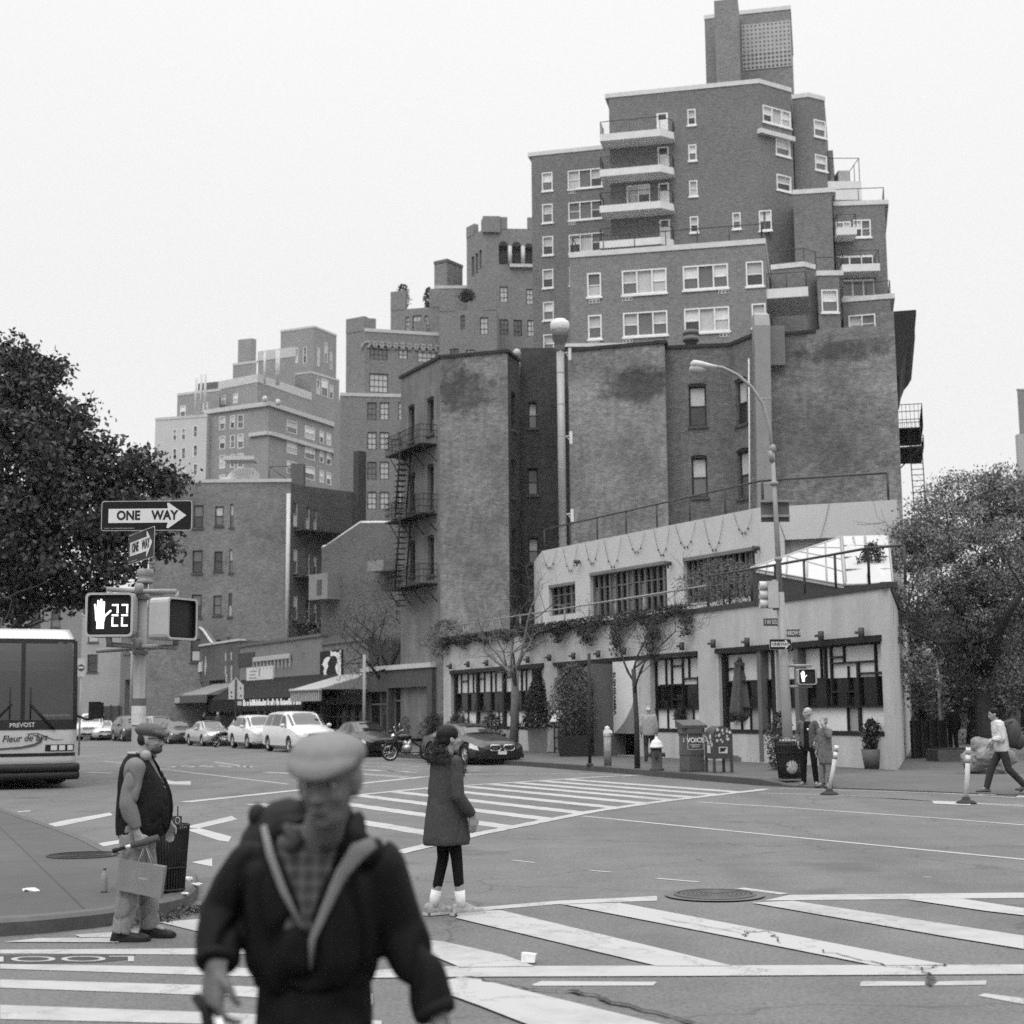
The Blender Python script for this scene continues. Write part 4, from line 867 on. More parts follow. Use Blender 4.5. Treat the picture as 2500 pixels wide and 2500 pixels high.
# ================================================================== GROUND
def asphalt():
    m = bpy.data.materials.new('asphalt'); m.use_nodes = True; t = m.node_tree; N = t.nodes; L = t.links; b = N['Principled BSDF']
    tc = N.new('ShaderNodeTexCoord'); co = tc.outputs['Object']
    def nz(s, d, r=.6): n = N.new('ShaderNodeTexNoise'); n.inputs['Scale'].default_value = s; n.inputs['Detail'].default_value = d; n.inputs['Roughness'].default_value = r; L.new(co, n.inputs['Vector']); return n.outputs[0]
    def mr(s, a, c, f0=.3, f1=.7): r = N.new('ShaderNodeMapRange'); L.new(s, r.inputs[0]); r.inputs[1].default_value = f0; r.inputs[2].default_value = f1; r.inputs[3].default_value = a; r.inputs[4].default_value = c; return r.outputs[0]
    def mul(a, c): q = N.new('ShaderNodeMath'); q.operation = 'MULTIPLY'; L.new(a, q.inputs[0]); L.new(c, q.inputs[1]) if not isinstance(c, float) else setattr(q.inputs[1], 'default_value', c); return q.outputs[0]
    v = mul(mul(mul(mr(nz(.1, 5, .7), .78, 1.16), mr(nz(1.1, 7, .75), .82, 1.14)), mr(nz(30, 4, .85), .5, 1.5)), .092)
    mp = N.new('ShaderNodeMapping'); mp.inputs['Rotation'].default_value = (0, 0, -.47); mp.inputs['Scale'].default_value = (1.1, .07, 1); L.new(co, mp.inputs[0]); ns_ = N.new('ShaderNodeTexNoise'); ns_.inputs['Scale'].default_value = .8; ns_.inputs['Detail'].default_value = 5; L.new(mp.outputs[0], ns_.inputs['Vector']); v = mul(v, mr(ns_.outputs[0], .84, 1.1)); v = mul(v, mr(nz(.45, 3, .5), .62, 1.0, .26, .36))
    vo = N.new('ShaderNodeTexVoronoi'); vo.feature = 'DISTANCE_TO_EDGE'; vo.inputs['Scale'].default_value = .19
    wob = N.new('ShaderNodeVectorMath'); wob.operation = 'ADD'; nn = N.new('ShaderNodeTexNoise'); nn.inputs['Scale'].default_value = 1.3; nn.inputs['Detail'].default_value = 6; L.new(co, nn.inputs['Vector']); L.new(co, wob.inputs[0]); L.new(nn.outputs['Color'], wob.inputs[1]); L.new(wob.outputs[0], vo.inputs['Vector'])
    v = mul(v, mr(vo.outputs['Distance'], .6, 1.0, .0, .006))
    L.new(v, b.inputs['Base Color']); b.inputs['Specular IOR Level'].default_value = .35
    L.new(mr(nz(.5, 5), .62, .85), b.inputs['Roughness'])
    bp = N.new('ShaderNodeBump'); bp.inputs['Strength'].default_value = .35; bp.inputs['Distance'].default_value = .01; L.new(nz(55, 3, .8), bp.inputs['Height']); L.new(bp.outputs[0], b.inputs['Normal'])
    return m
AS = asphalt()
mb = MB(); mb.face([(-900, -40, 0), (900, -40, 0), (900, 1800, 0), (-900, 1800, 0)]); struct(mb.build('ground', mat('ground_far', .10, .9, 0, .1, .05)))
mb = MB(); mb.face([(-120, -30, .004), (90, -30, .004), (90, 260, .004), (-120, 260, .004)]); struct(mb.build('road', AS))
PAINT = mat('road_paint', .36, .75, 0, .13, 2.3, 9); 
# paint worn so that the road shows through
def worn():
    m = bpy.data.materials.new('worn_paint'); m.use_nodes = True; t = m.node_tree; N = t.nodes; L = t.links; b = N['Principled BSDF']; b.inputs['Roughness'].default_value = .75
    tc = N.new('ShaderNodeTexCoord'); n = N.new('ShaderNodeTexNoise'); n.inputs['Scale'].default_value = 3.0; n.inputs['Detail'].default_value = 10; n.inputs['Roughness'].default_value = .75; L.new(tc.outputs['Object'], n.inputs['Vector'])
    n2 = N.new('ShaderNodeTexNoise'); n2.inputs['Scale'].default_value = .5; n2.inputs['Detail'].default_value = 4; L.new(tc.outputs['Object'], n2.inputs['Vector'])
    ad = N.new('ShaderNodeMath'); ad.operation = 'ADD'; L.new(n.outputs[0], ad.inputs[0]); L.new(n2.outputs[0], ad.inputs[1])
    r = N.new('ShaderNodeValToRGB'); L.new(ad.outputs[0], r.inputs[0])
    e = r.color_ramp.elements; e[0].position = .58; e[0].color = (.14, .14, .14, 1); e[1].position = .82; e[1].color = (.23, .23, .23, 1); x = e.new(1.0); x.color = (.28, .28, .28, 1)
    vo = N.new('ShaderNodeTexVoronoi'); vo.feature = 'DISTANCE_TO_EDGE'; vo.inputs['Scale'].default_value = .7
    wob = N.new('ShaderNodeVectorMath'); wob.operation = 'ADD'; L.new(tc.outputs['Object'], wob.inputs[0]); L.new(n.outputs['Color'], wob.inputs[1]); L.new(wob.outputs[0], vo.inputs['Vector'])
    rr = N.new('ShaderNodeMapRange'); L.new(vo.outputs['Distance'], rr.inputs[0]); rr.inputs[1].default_value = 0; rr.inputs[2].default_value = .010; rr.inputs[3].default_value = .35; rr.inputs[4].default_value = 1
    mx = N.new('ShaderNodeMath'); mx.operation = 'MULTIPLY'; L.new(r.outputs[0], mx.inputs[0]); L.new(rr.outputs[0], mx.inputs[1]); L.new(mx.outputs[0], b.inputs['Base Color']); return m
WP_ = worn()
zP_, zQ_, zR_, z2_, z4_, z5_, z6_ = Z(0, 1850, 1.932), Z(900, 2000, 1.2075), Z(450, 1820, 1.932), Z(0, 1700, 2.76), Z(700, 1500, 2.76), Z(1000, 1400, 2.76), Z(1600, 1400, 2.76)
mk = MB(); zk = [.008]
def mark(zz, pts, z_=None):
    z_ = z_ or zk[0]; mk.face([gp(*zz(*p), z_) for p in pts])
def strip(zz, pts, w, z_=None):
    """line of world width w through pixels"""
    P = [gp(*zz(*p), z_ or zk[0]) for p in pts]
    for a, b in zip(P, P[1:]):
        d = (b - a).normalized(); n = Vector((-d.y, d.x, 0)) * w / 2; mk.face([a - n, b - n, b + n, a + n])
def flush(name='crosswalk_marking', label=None):
    global mk
    # split wide polygons is not needed; one sheet per crosswalk
    o = mk.build(name, WP_); struct(o); mk = MB(); return o
def jag(a, b, w, seed, z_=.008, step=.25, amp=.02):
    """stripe with worn uneven edges between world points"""
    R = random.Random(seed); a = Vector(a); b = Vector(b); a.z = b.z = z_; d = b - a; L = d.length; d.normalize(); n = Vector((-d.y, d.x, 0)); k = max(2, int(L / step)); T, B = [], []
    for i in range(k + 1): p = a + d * (L * i / k); T.append(p + n * (w / 2 + R.uniform(-amp, amp))); B.append(p - n * (w / 2 + R.uniform(-amp, amp)))
    for i in range(k): mk.face([B[i], B[i + 1], T[i + 1], T[i]])
# near crosswalk, right side of the photo (Q zoom); layered sheets 3 mm apart where they cross
for P in ([(268, 264), (560, 240), (850, 226), (850, 240), (560, 250), (300, 272)], [(1165, 240), (1240, 223), (1932, 216), (1932, 232), (1230, 239)]): mark(zQ_, P, .008)
for P in ([(-60, 452), (120, 436), (270, 433), (1932, 428), (1932, 456), (900, 462), (280, 464), (-40, 468)],): mark(zQ_, P, .011)
for P in ([(300, 270), (390, 268), (1075, 432), (850, 432), (255, 290)], [(570, 250), (740, 246), (1240, 340), (1710, 430), (1490, 430), (1000, 333)], [(1130, 246), (1250, 240), (1932, 343), (1932, 382), (1700, 345)], [(1590, 236), (1750, 234), (1932, 262), (1932, 283), (1820, 270)], [(140, 352), (220, 360), (400, 400), (490, 433), (270, 436), (150, 385)]): mark(zQ_, P, .014)
mark(zQ_, [(170, 492), (270, 464), (330, 472), (890, 610), (560, 640), (330, 550)], .017)
for P in ([(480, 487), (510, 477), (852, 479), (838, 490), (490, 491)], [(1450, 480), (1460, 477), (1640, 478), (1640, 490), (1448, 492)], [(1665, 490), (1680, 478), (1822, 475), (1820, 488)], [(1795, 520), (1815, 513), (1932, 528), (1932, 545)]): mark(zQ_, P, .008)
for P in ([(0, 905), (950, 898), (1700, 890), (1700, 918), (950, 928), (0, 923)], [(0, 972), (430, 978), (1130, 990), (1700, 1006), (1760, 1006), (1760, 1042), (1130, 1030), (430, 1008), (0, 995)], [(0, 1045), (1130, 1076), (1760, 1114), (1760, 1166), (1130, 1125), (0, 1084)], [(0, 1165), (1130, 1205), (1800, 1240), (1800, 1290), (1130, 1258), (0, 1232)]): mark(zP_, P, .008)
for P in ([(20, 868), (180, 850), (560, 848), (560, 870)], [(350, 834), (530, 822), (640, 838), (560, 846), (380, 846)], [(750, 775), (980, 756), (980, 830)]): mark(zP_, P, .011)
flush('crosswalk_marking')
# middle ladder crosswalk: parallel bars between two edge lines
bd = [(-.75, 21.85), (2.68, 28.39), (5.5, 33.4)]
top = [(-3.5, 31.6), (.78, 38.2), (2.3, 40.2)]
E0, E1 = Vector((-1.75, 18.2, 0)), Vector((5.6, 32.6, 0)); T0, T1 = Vector((-4.9, 28.4, 0)), Vector((2.0, 38.6, 0))
bot_ = [Vector((*q, .0)) for q in [(-3.2, 15.2), (-1.5, 18.72), (-.6, 21.4), (1.4, 26.2), (2.9, 28.9), (5.6, 32.9)]]
top_ = [Vector((*q, .0)) for q in [(-6.6, 27.0), (-3.44, 31.83), (-1.9, 34.9), (.78, 37.9), (2.2, 39.6), (4.3, 41.2)]]
for P in (bot_[1:], top_[1:]):
    for i, (a, b) in enumerate(zip(P, P[1:])): jag(a, b, .26, i, .011)
db = Vector((.47, -1, 0)).normalized()
def hitline(P, o, d):
    best = None
    for a, b in zip(P, P[1:]):
        e = b - a; den = d.x * e.y - d.y * e.x
        if abs(den) < 1e-6: continue
        w = a - o; t = (w.x * e.y - w.y * e.x) / den; s_ = (w.x * d.y - w.y * d.x) / den
        if -.02 <= s_ <= 1.02: best = t
    return best
db = Vector((.46, -.89, 0)).normalized()
for i, x26 in enumerate([-3.44, -1.75, -.3, 1.05, 2.4, 3.65, 4.75, 5.7, 6.75, 7.8]):
    o = Vector((x26, 26, 0)); ta, tb = hitline(top_, o, db), hitline(bot_, o, db)
    if ta is not None and tb is not None and tb > ta: jag(o + db * ta, o + db * tb, .4, 40 + i, .008)
jag((-3.44, 31.8, 0), (-4.3, 28.2, 0), .3, 80, .011)
flush('crosswalk_marking')
# stop line and the other lines
stp = [(-6.66, 30.02), (-4.6, 35.3), (-2.48, 40.78), (-1.2, 42.2), (1.8, 41.8), (6.0, 38.2)]
for i, (a, b) in enumerate(zip(stp, stp[1:])): jag((*a, 0), (*b, 0), .3 if i < 2 else .16, i + 100)
for P in ([(270, 872), (420, 838), (740, 783), (760, 800), (420, 872), (330, 882)], [(610, 1008), (690, 985), (800, 968), (800, 992), (640, 1022)], [(1225, 885), (1560, 805), (1600, 828), (1345, 888)], [(1250, 898), (1345, 888), (1560, 945), (1540, 980), (1470, 970)], [(1290, 1118), (1430, 1090), (1430, 1146)], [(1110, 560), (1180, 574), (1285, 571), (1285, 596), (1120, 592)], [(150, 932), (50, 936), (60, 929), (160, 934)], [(115, 775), (205, 768), (205, 775), (118, 782)]): mark(z2_, P, .008)
for P, w in (([(740, 50), (1365, 125)], .12), ([(1010, 20), (1190, 45)], .15), ([(490, 18), (700, 35)], .12), ([(400, 68), (530, 72)], .3), ([(1250, 68), (1380, 74)], .3), ([(1640, 55), (1932, 66)], .2), ([(1680, 72), (1932, 90)], .12), ([(1640, 22), (1932, 34)], .12)): strip(zP_, P, w)
for i in range(9): strip(zP_, [(800 + i * 44, 44 - (i % 2) * 3), (840 + i * 44, 40 - (i % 2) * 3)], .28)
for P, w in (([(420, 120), (490, 128)], .05), ([(648, 150), (715, 156)], .05), ([(848, 174), (975, 185)], .07), ([(1095, 203), (1225, 220)], .12), ([(1635, 170), (1660, 171)], .05)): strip(zQ_, P, w)
for P in ([(1422, 1992), (1900, 2040), (2500, 2098), (2700, 2118)], [(1701, 1958), (1900, 1970), (2300, 1998), (2500, 2014), (2700, 2030)], [(1853, 1936), (2050, 1941), (2200, 1951), (2500, 1969)], [(1900, 1925), (2100, 1930), (2300, 1936), (2500, 1949)], [(2040, 1941), (2280, 1956), (2500, 1966)]): strip(lambda x, y: (x, y), P, .11, .008)
for P in ([(2275, 1955), (2370, 1958), (2370, 1966), (2280, 1962)], [(2395, 1935), (2440, 1934), (2430, 1941), (2385, 1941)], [(2490, 1938), (2520, 1938), (2520, 1947), (2480, 1946)]): mark(lambda x, y: (x, y), P, .012)
for P in ([(440, 1018), (720, 1030)], [(540, 1045), (880, 1067)], [(440, 1072), (800, 1100)], [(830, 1022), (920, 1026)], [(1240, 1050), (1300, 1052)]): strip(z4_, P, .14)
flush('lane_marking')
# LOOK lettering painted upside down on the crosswalk
mb = MB(); mb.face([gp(*zP_(*p), .0065) for p in ((-10, 930), (640, 930), (600, 952), (450, 966), (-10, 972))]); struct(mb.build('road_patch', mat('dark_patch', .05, .8, 0, .2, 2)))
cu = bpy.data.curves.new('t', 'FONT'); cu.body = 'LOOK'; cu.size = 1; cu.align_x = 'LEFT'; to = bpy.data.objects.new('t', cu); COL.objects.link(to)
me = bpy.data.meshes.new_from_object(to.evaluated_get(bpy.context.evaluated_depsgraph_get())); bpy.data.objects.remove(to)
xs = [v.co.x for v in me.vertices]; ys = [v.co.y for v in me.vertices]; x0, x1, y0, y1 = min(xs), max(xs), min(ys), max(ys)
TL, TR, BL_, BR_ = [gp(*zP_(*p), .0095) for p in ((-150, 938), (632, 934), (-150, 962), (632, 960))]
for v in me.vertices:
    s_, t_ = (v.co.x - x0) / (x1 - x0), (v.co.y - y0) / (y1 - y0); s_ = 1 - s_
    v.co = (TL.lerp(TR, s_)).lerp(BL_.lerp(BR_, s_), t_)
me.materials.append(WP_); o = bpy.data.objects.new('road_lettering', me); COL.objects.link(o); struct(o)
# ---- pavements ----------------------------------------------------------------------
def pav_mat(name, v, grid=1.5):
    m = bpy.data.materials.new(name); m.use_nodes = True; t = m.node_tree; N = t.nodes; L = t.links; b = N['Principled BSDF']; b.inputs['Roughness'].default_value = .85
    tc = N.new('ShaderNodeTexCoord'); co = tc.outputs['Object']
    def nz(s, d, r=.6): n = N.new('ShaderNodeTexNoise'); n.inputs['Scale'].default_value = s; n.inputs['Detail'].default_value = d; n.inputs['Roughness'].default_value = r; L.new(co, n.inputs['Vector']); return n.outputs[0]
    def mr(s, a, c, f0=.3, f1=.7): r = N.new('ShaderNodeMapRange'); L.new(s, r.inputs[0]); r.inputs[1].default_value = f0; r.inputs[2].default_value = f1; r.inputs[3].default_value = a; r.inputs[4].default_value = c; return r.outputs[0]
    def mul(a, c): q = N.new('ShaderNodeMath'); q.operation = 'MULTIPLY'; L.new(a, q.inputs[0]); L.new(c, q.inputs[1]) if not isinstance(c, float) else setattr(q.inputs[1], 'default_value', c); return q.outputs[0]
    val = mul(mul(mul(mr(nz(.35, 5), .75, 1.15), mr(nz(3, 6, .7), .85, 1.12)), mr(nz(60, 2), .85, 1.15)), v)
    bt = N.new('ShaderNodeTexBrick'); mp = N.new('ShaderNodeMapping'); mp.inputs['Rotation'].default_value = (0, 0, math.radians(-23)); L.new(co, mp.inputs[0]); L.new(mp.outputs[0], bt.inputs['Vector']); bt.inputs['Scale'].default_value = 1; bt.offset = 0
    bt.inputs['Brick Width'].default_value = grid; bt.inputs['Row Height'].default_value = grid; bt.inputs['Mortar Size'].default_value = .012; bt.inputs['Color1'].default_value = (1, 1, 1, 1); bt.inputs['Color2'].default_value = (.88, .88, .88, 1); bt.inputs['Mortar'].default_value = (.45, .45, .45, 1)
    g = N.new('ShaderNodeRGBToBW'); L.new(bt.outputs[0], g.inputs[0]); val = mul(val, g.outputs[0]); L.new(val, b.inputs['Base Color']); return m
PV = pav_mat('pavement_concrete', .065); PVn = pav_mat('pavement_concrete_near', .052, 1.6); KB = mat('kerb_steel_stone', .06, .6, 0, .2, 3)
# far pavement along the restaurant
kn = [gp(*p) for p in ((1282, 1871), (1480, 1886), (1700, 1905), (1850, 1918))]
dk = (kn[0] - kn[3]).normalized(); far_ = kn[0] + (gp(225, 1803) - kn[0]) * 1.0
kp = [V2(q) for q in (gp(225, 1806) + Vector((-30, 60, 0)), gp(225, 1806), gp(573, 1822), gp(874, 1843), kn[0], kn[1], kn[2], kn[3])]
kh = [.15] * len(kp)
kp += [V2(gp(1926, 1922)), V2(gp(2050, 1926)), V2(gp(2300, 1936)), V2(gp(2500, 1944)), V2(gp(2900, 1965))]; kh += [.03, .02, .02, .02, .02]
bk = [V2((90, 26)), V2((90, 160)), V2((-60, 240))]
mb = MB(); inner = []
for i, (p, h) in enumerate(zip(kp, kh)):
    n = Vector((1, .45)).normalized() if i < 8 else Vector((.1, 1)).normalized(); inner.append(p + n * (2.4 if i > 7 else .35))
for i in range(len(kp) - 1):
    a, b, c, d = kp[i], kp[i + 1], inner[i + 1], inner[i]
    mb.face([(a.x, a.y, kh[i]), (b.x, b.y, kh[i + 1]), (c.x, c.y, .15), (d.x, d.y, .15)])
mb.face([(p.x, p.y, .15) for p in inner] + [(90, 60, .15), (60, 240, .15), (-60, 240, .15)])
struct(mb.build('pavement', PV))
mb = MB()
for i in range(len(kp) - 1):
    a, b = kp[i], kp[i + 1]; d = (b - a).normalized(); n = Vector((-d.y, d.x))
    if n.dot(Vector((1, .5))) < 0 and i < 8: n = -n
    if i >= 8: n = Vector((0, 1))
    P = [Vector((a.x, a.y, 0)), Vector((b.x, b.y, 0)), Vector((b.x, b.y, kh[i + 1] + .006)), Vector((a.x, a.y, kh[i] + .006))]
    mb.face(P); n3 = Vector((n.x, n.y, 0)) * .18; mb.face([P[3], P[2], P[2] + n3, P[3] + n3])
struct(mb.build('kerb', KB))
# near left corner pavement, kerb curving round the signal
cv = [gp(*p, 0) for p in ((-500, 1800), (-200, 1905), (0, 1990), (120, 2034), (217, 2072), (283, 2106))]
arc = [gp(*z2_(*p), .0) for p in ((1060, 1205), (1180, 1215), (1280, 1245), (1335, 1300), (1325, 1370), (1255, 1435), (1130, 1472), (985, 1497), (760, 1548), (500, 1580), (250, 1605), (0, 1622))]
arc += [gp(-300, 2310), gp(-700, 2340)]
kl = [V2(p) for p in cv + arc]
def cr(P, n=4):
    out = []
    for i in range(len(P) - 1):
        p0, p1, p2, p3 = P[max(i - 1, 0)], P[i], P[i + 1], P[min(i + 2, len(P) - 1)]
        for k in range(n):
            t = k / n; out.append(.5 * ((2 * p1) + (p2 - p0) * t + (2 * p0 - 5 * p1 + 4 * p2 - p3) * t * t + (3 * p1 - p0 - 3 * p2 + p3) * t ** 3))
    return out + [P[-1]]
kl = cr(kl, 4); mb = MB(); KH = .14
def ins(P, w):
    out = []
    for i, p in enumerate(P):
        d = (P[min(i + 1, len(P) - 1)] - P[max(i - 1, 0)]).normalized(); out.append(p + Vector((d.y, -d.x)) * w)
    return out
i1, i2, i3 = ins(kl, .03), ins(kl, .16), ins(kl, .19)
prof = [(kl, 0), (kl, KH - .03), (i1, KH), (i2, KH + .003), (i2, KH - .02)]
for (A_, za), (B_, zb_) in zip(prof, prof[1:]):
    for i in range(len(kl) - 1): mb.face([(A_[i].x, A_[i].y, za), (A_[i + 1].x, A_[i + 1].y, za), (B_[i + 1].x, B_[i + 1].y, zb_), (B_[i].x, B_[i].y, zb_)])
struct(mb.build('kerb', mat('kerb_near', .07, .55, 0, .25, 4)))
mb = MB(); mb.face([(p.x, p.y, KH - .004) for p in i2] + [(-40, 12, KH - .004), (-40, 60, KH - .004)]); struct(mb.build('pavement', PVn))
# manhole covers
def manhole(c, r, z_, label, hole=False):
    t = MB(); t.lathe((c.x, c.y, z_), [(r * 1.0, 0), (r * 1.0, .012), (r * .93, .014), (r * .93, .006)], 40, cap=False); ring = t.build('manhole', mat('cast_iron_rim', .09, .45, .3), None, origin=c)
    t = MB(); t.lathe((c.x, c.y, z_), [(r * .93, .004), (.01, .004)], 40, cap=False)
    t2 = t.build('cover', mat('cast_iron', .045, .5, .2, .4, 18), ring); t = MB()
    for k in range(7):
        rr_ = r * (.15 + k * .11); t.lathe((c.x, c.y, z_), [(rr_, .005), (rr_, .008), (rr_ + .015, .008), (rr_ + .015, .005)], 30, cap=False)
    t.build('tread_ring', mat('cast_iron_worn', .10, .45, .3), ring); tag(ring, label, 'manhole cover')
    if z_ > .1:
        for q in [ring] + kids(ring): q.data.materials[0] = mat('cast_iron_old', .033, .7, 0, .4, 9)
    return ring
manhole(gp(1745, 2189), .385, .020, 'round iron manhole cover at the edge of the near crosswalk')
manhole(gp(205, 2088, .14), .42, KH - .002, 'worn round cover set in the left corner pavement behind the man in the vest')
mb = MB(); c = gp(1745, 2189); mb.lathe((c.x, c.y, .0), [(.47, .0185), (.01, .0195)], 30, cap=False); struct(mb.build('road_patch', mat('dark_patch2', .085, .8, 0, .2, 2)))
# cracks and tar seams near the camera
mb = MB()
def crack(zz, pts, w, seed):
    R = random.Random(seed); P = [gp(*zz(*p), .0205) for p in pts]; Q = []
    for a, b in zip(P, P[1:]):
        for k in range(8): p = a.lerp(b, k / 8); Q.append(p + Vector((R.uniform(-.03, .03), R.uniform(-.03, .03), 0)))
    Q.append(P[-1])
    for i, (a, b) in enumerate(zip(Q, Q[1:])):
        d = (b - a).normalized(); n = Vector((-d.y, d.x, 0)) * w * R.uniform(.08, .6) / 2; mb.face([a - n, b - n, b + n, a + n])
crack(zQ_, [(1620, 432), (1655, 462), (1660, 488)], .05, 1); crack(zQ_, [(1330, 385), (1500, 425), (1640, 440), (1700, 425)], .03, 2); crack(zQ_, [(1115, 345), (1105, 330), (1180, 330), (1215, 365)], .03, 3); crack(zQ_, [(600, 500), (760, 548), (990, 604)], .09, 4); crack(zQ_, [(280, 462), (480, 500), (620, 505)], .05, 5); crack(zQ_, [(860, 290), (1100, 335)], .02, 6)
struct(mb.build('road_crack', mat('crack_tar', .045, .8)))
# ================================================================== VEHICLES
TY = mat('tyre_rubber', .018, .8, 0, .1, 5); CH_ = mat('chrome', .6, .15, 1, 0); RIMm = mat('alloy_rim', .4, .3, .7, 0); BKP = mat('black_trim', .015, .5, 0, 0)
CGL = mat('car_glass', .012, .04, 0, 0, spec=.55); LENS = mat('headlamp_lens', .5, .1, 0, .1, 8, spec=.8, coat=1); PLT = mat('number_plate', .5, .5, 0, .2, 30)
def paint(n, v, met=0): return mat('car_paint_' + n, v, .3, met, .03, 1, spec=.3 if v < .1 else .5, coat=.12 if v < .1 else .5)
def car(name, label, pm, T, wheel_r=.33, wb=2.7, cx=0, glass=CGL):
    """local: x forward, y left. T: stations (x, zb, zbelt, zroof, wlow, wbelt, wroof) from the front"""
    root = thing(name, label, 'car', (0, 0, 0), 0, 'cars parked along the far kerb')
    xs = [t[0] for t in T]; arr = np.array(T)
    def st(x):
        x = max(min(x, xs[0]), xs[-1]); i = 0
        while i < len(xs) - 2 and x < xs[i + 1]: i += 1
        t = (xs[i] - x) / (xs[i] - xs[i + 1]); p0, p1, p2, p3 = arr[max(i - 1, 0)], arr[i], arr[i + 1], arr[min(i + 2, len(xs) - 1)]
        q = p1 + (p2 - p1) * (t * t * (3 - 2 * t)) * .35 + (p2 - p1) * t * .65; return q
    def ring(x):
        _, zb, zt, zr, wl_, wt, wr = st(x); zm = zb + (zt - zb) * .62
        return [(0, zb), (wl_ * .86, zb), (wl_, zb + .1), (wl_ * 1.01, zm), (wt, zt), (wr, zr - .07), (wr * .82, zr - .012), (0, zr + .012)]
    def Sf(x, a, sgn):
        r = ring(x); i = min(int(a), 6); t = a - i; y = r[i][0] * (1 - t) + r[i + 1][0] * t; z = r[i][1] * (1 - t) + r[i + 1][1] * t; return Vector((x, y * sgn, z))
    X = sorted(set([round(v, 3) for v in np.linspace(xs[0], xs[-1], 46)] + xs), reverse=True); mb = MB(); A = [0, 1, 1.5, 2, 2.5, 3, 3.5, 4, 4.5, 5, 5.5, 6, 6.5, 7]; rr = []
    for x in X: rr.append([Sf(x, a, 1) for a in A] + [Sf(x, a, -1) for a in A[-2:0:-1]])
    mb.rings(rr, True, True)
    body = mb.build('body', pm, root, normals=True)
    for sx in (1, -1):          # wheel wells cut with a cylinder
        c = MB(); c.lathe((0, 0, 0), [(wheel_r * 1.14, -1.3), (wheel_r * 1.14, 1.3)], 24, (Vector((1, 0, 0)), Vector((0, 0, 1)), Vector((0, 1, 0))))
        co = c.build('cut', None, None, normals=True); co.location = (cx + sx * wb / 2, 0, wheel_r + .01); m = body.modifiers.new('b', 'BOOLEAN'); m.object = co; m.operation = 'DIFFERENCE'; m.solver = 'EXACT'
        bpy.context.view_layer.update(); me = bpy.data.meshes.new_from_object(body.evaluated_get(bpy.context.evaluated_depsgraph_get())); body.modifiers.clear(); body.data = me; bpy.data.objects.remove(co)
    try: body.data.shade_auto_smooth
    except Exception: pass
    bm = bmesh.new(); bm.from_mesh(body.data)
    for e_ in bm.edges: e_.smooth = not (len(e_.link_faces) == 2 and e_.calc_face_angle(0) > .55)
    bm.to_mesh(body.data); bm.free()
    def patch(x0b, x1b, x0t, x1t, a0, a1, sgn, nm, m, off=.008, na=3, nx=6, par=None):
        q = MB(); G = []
        for j in range(na + 1):
            s = j / na; row = []
            for i in range(nx + 1):
                x = (x0b + (x1b - x0b) * i / nx) * (1 - s) + (x0t + (x1t - x0t) * i / nx) * s; a = a0 + (a1 - a0) * s
                p = Sf(x, a, sgn); px_ = Sf(x - .02, a, sgn) - p; pa = Sf(x, min(a + .05, 7), sgn) - Sf(x, max(a - .05, 0), sgn); n = px_.cross(pa)
                if n.length < 1e-9: n = Vector((0, 0, 1))
                n.normalize()
                if n.dot(Vector((.3 if x > 0 else -.3, p.y * 2, p.z - .6))) < 0: n = -n
                row.append(p + n * off)
            G.append(row)
        for j in range(na):
            for i in range(nx): q.face([G[j][i], G[j][i + 1], G[j + 1][i + 1], G[j + 1][i]], smooth=True)
        return q, q.build(nm, m, par or root, True) if m else None
    def whl(x, y):
        w = MB(); ax = (Vector((1, 0, 0)), Vector((0, 0, 1)), Vector((0, 1 if y > 0 else -1, 0)))
        w.lathe((0, 0, 0), [(wheel_r * .62, -.11), (wheel_r * .93, -.11), (wheel_r, -.08), (wheel_r, .08), (wheel_r * .93, .11), (wheel_r * .64, .11), (wheel_r * .62, .05)], 26, ax)
        o = w.build('wheel', TY, root, True); o.location = (x, y, wheel_r)
        r = MB(); r.lathe((0, 0, 0), [(wheel_r * .65, .06), (wheel_r * .65, .105), (wheel_r * .58, .1), (wheel_r * .56, .03)], 24, ax, False)
        for k in range(5 if wheel_r < .345 else 7):
            t = 2 * PI * k / (5 if wheel_r < .345 else 7); d = ax[0] * math.cos(t) + ax[1] * math.sin(t); n = ax[0] * -math.sin(t) + ax[1] * math.cos(t)
            r.face([n * .035 + ax[2] * .1 + d * .03, d * wheel_r * .6 + n * .045 + ax[2] * .085, d * wheel_r * .6 - n * .045 + ax[2] * .085, n * -.035 + ax[2] * .1 + d * .03])
        r.lathe((0, 0, 0), [(.06, .09), (.055, .11), (.01, .112)], 12, ax, False); q = r.build('rim', RIMm, o, True)
        d_ = MB(); d_.lathe((0, 0, 0), [(wheel_r * .6, .028), (.01, .028)], 16, ax, False); d_.build('brake_disc', BKP, o, True)
    for sx in (1, -1):
        for sy in (1, -1): whl(cx + sx * wb / 2, sy * (arr[len(arr) // 2][4] - .12))
    well = MB(); well.b2(xs[-1] + .3, -.62, arr[5][1] + .02, xs[0] - .25, .62, .55); well.build('underbody', BKP, root, True)
    return root, patch, Sf
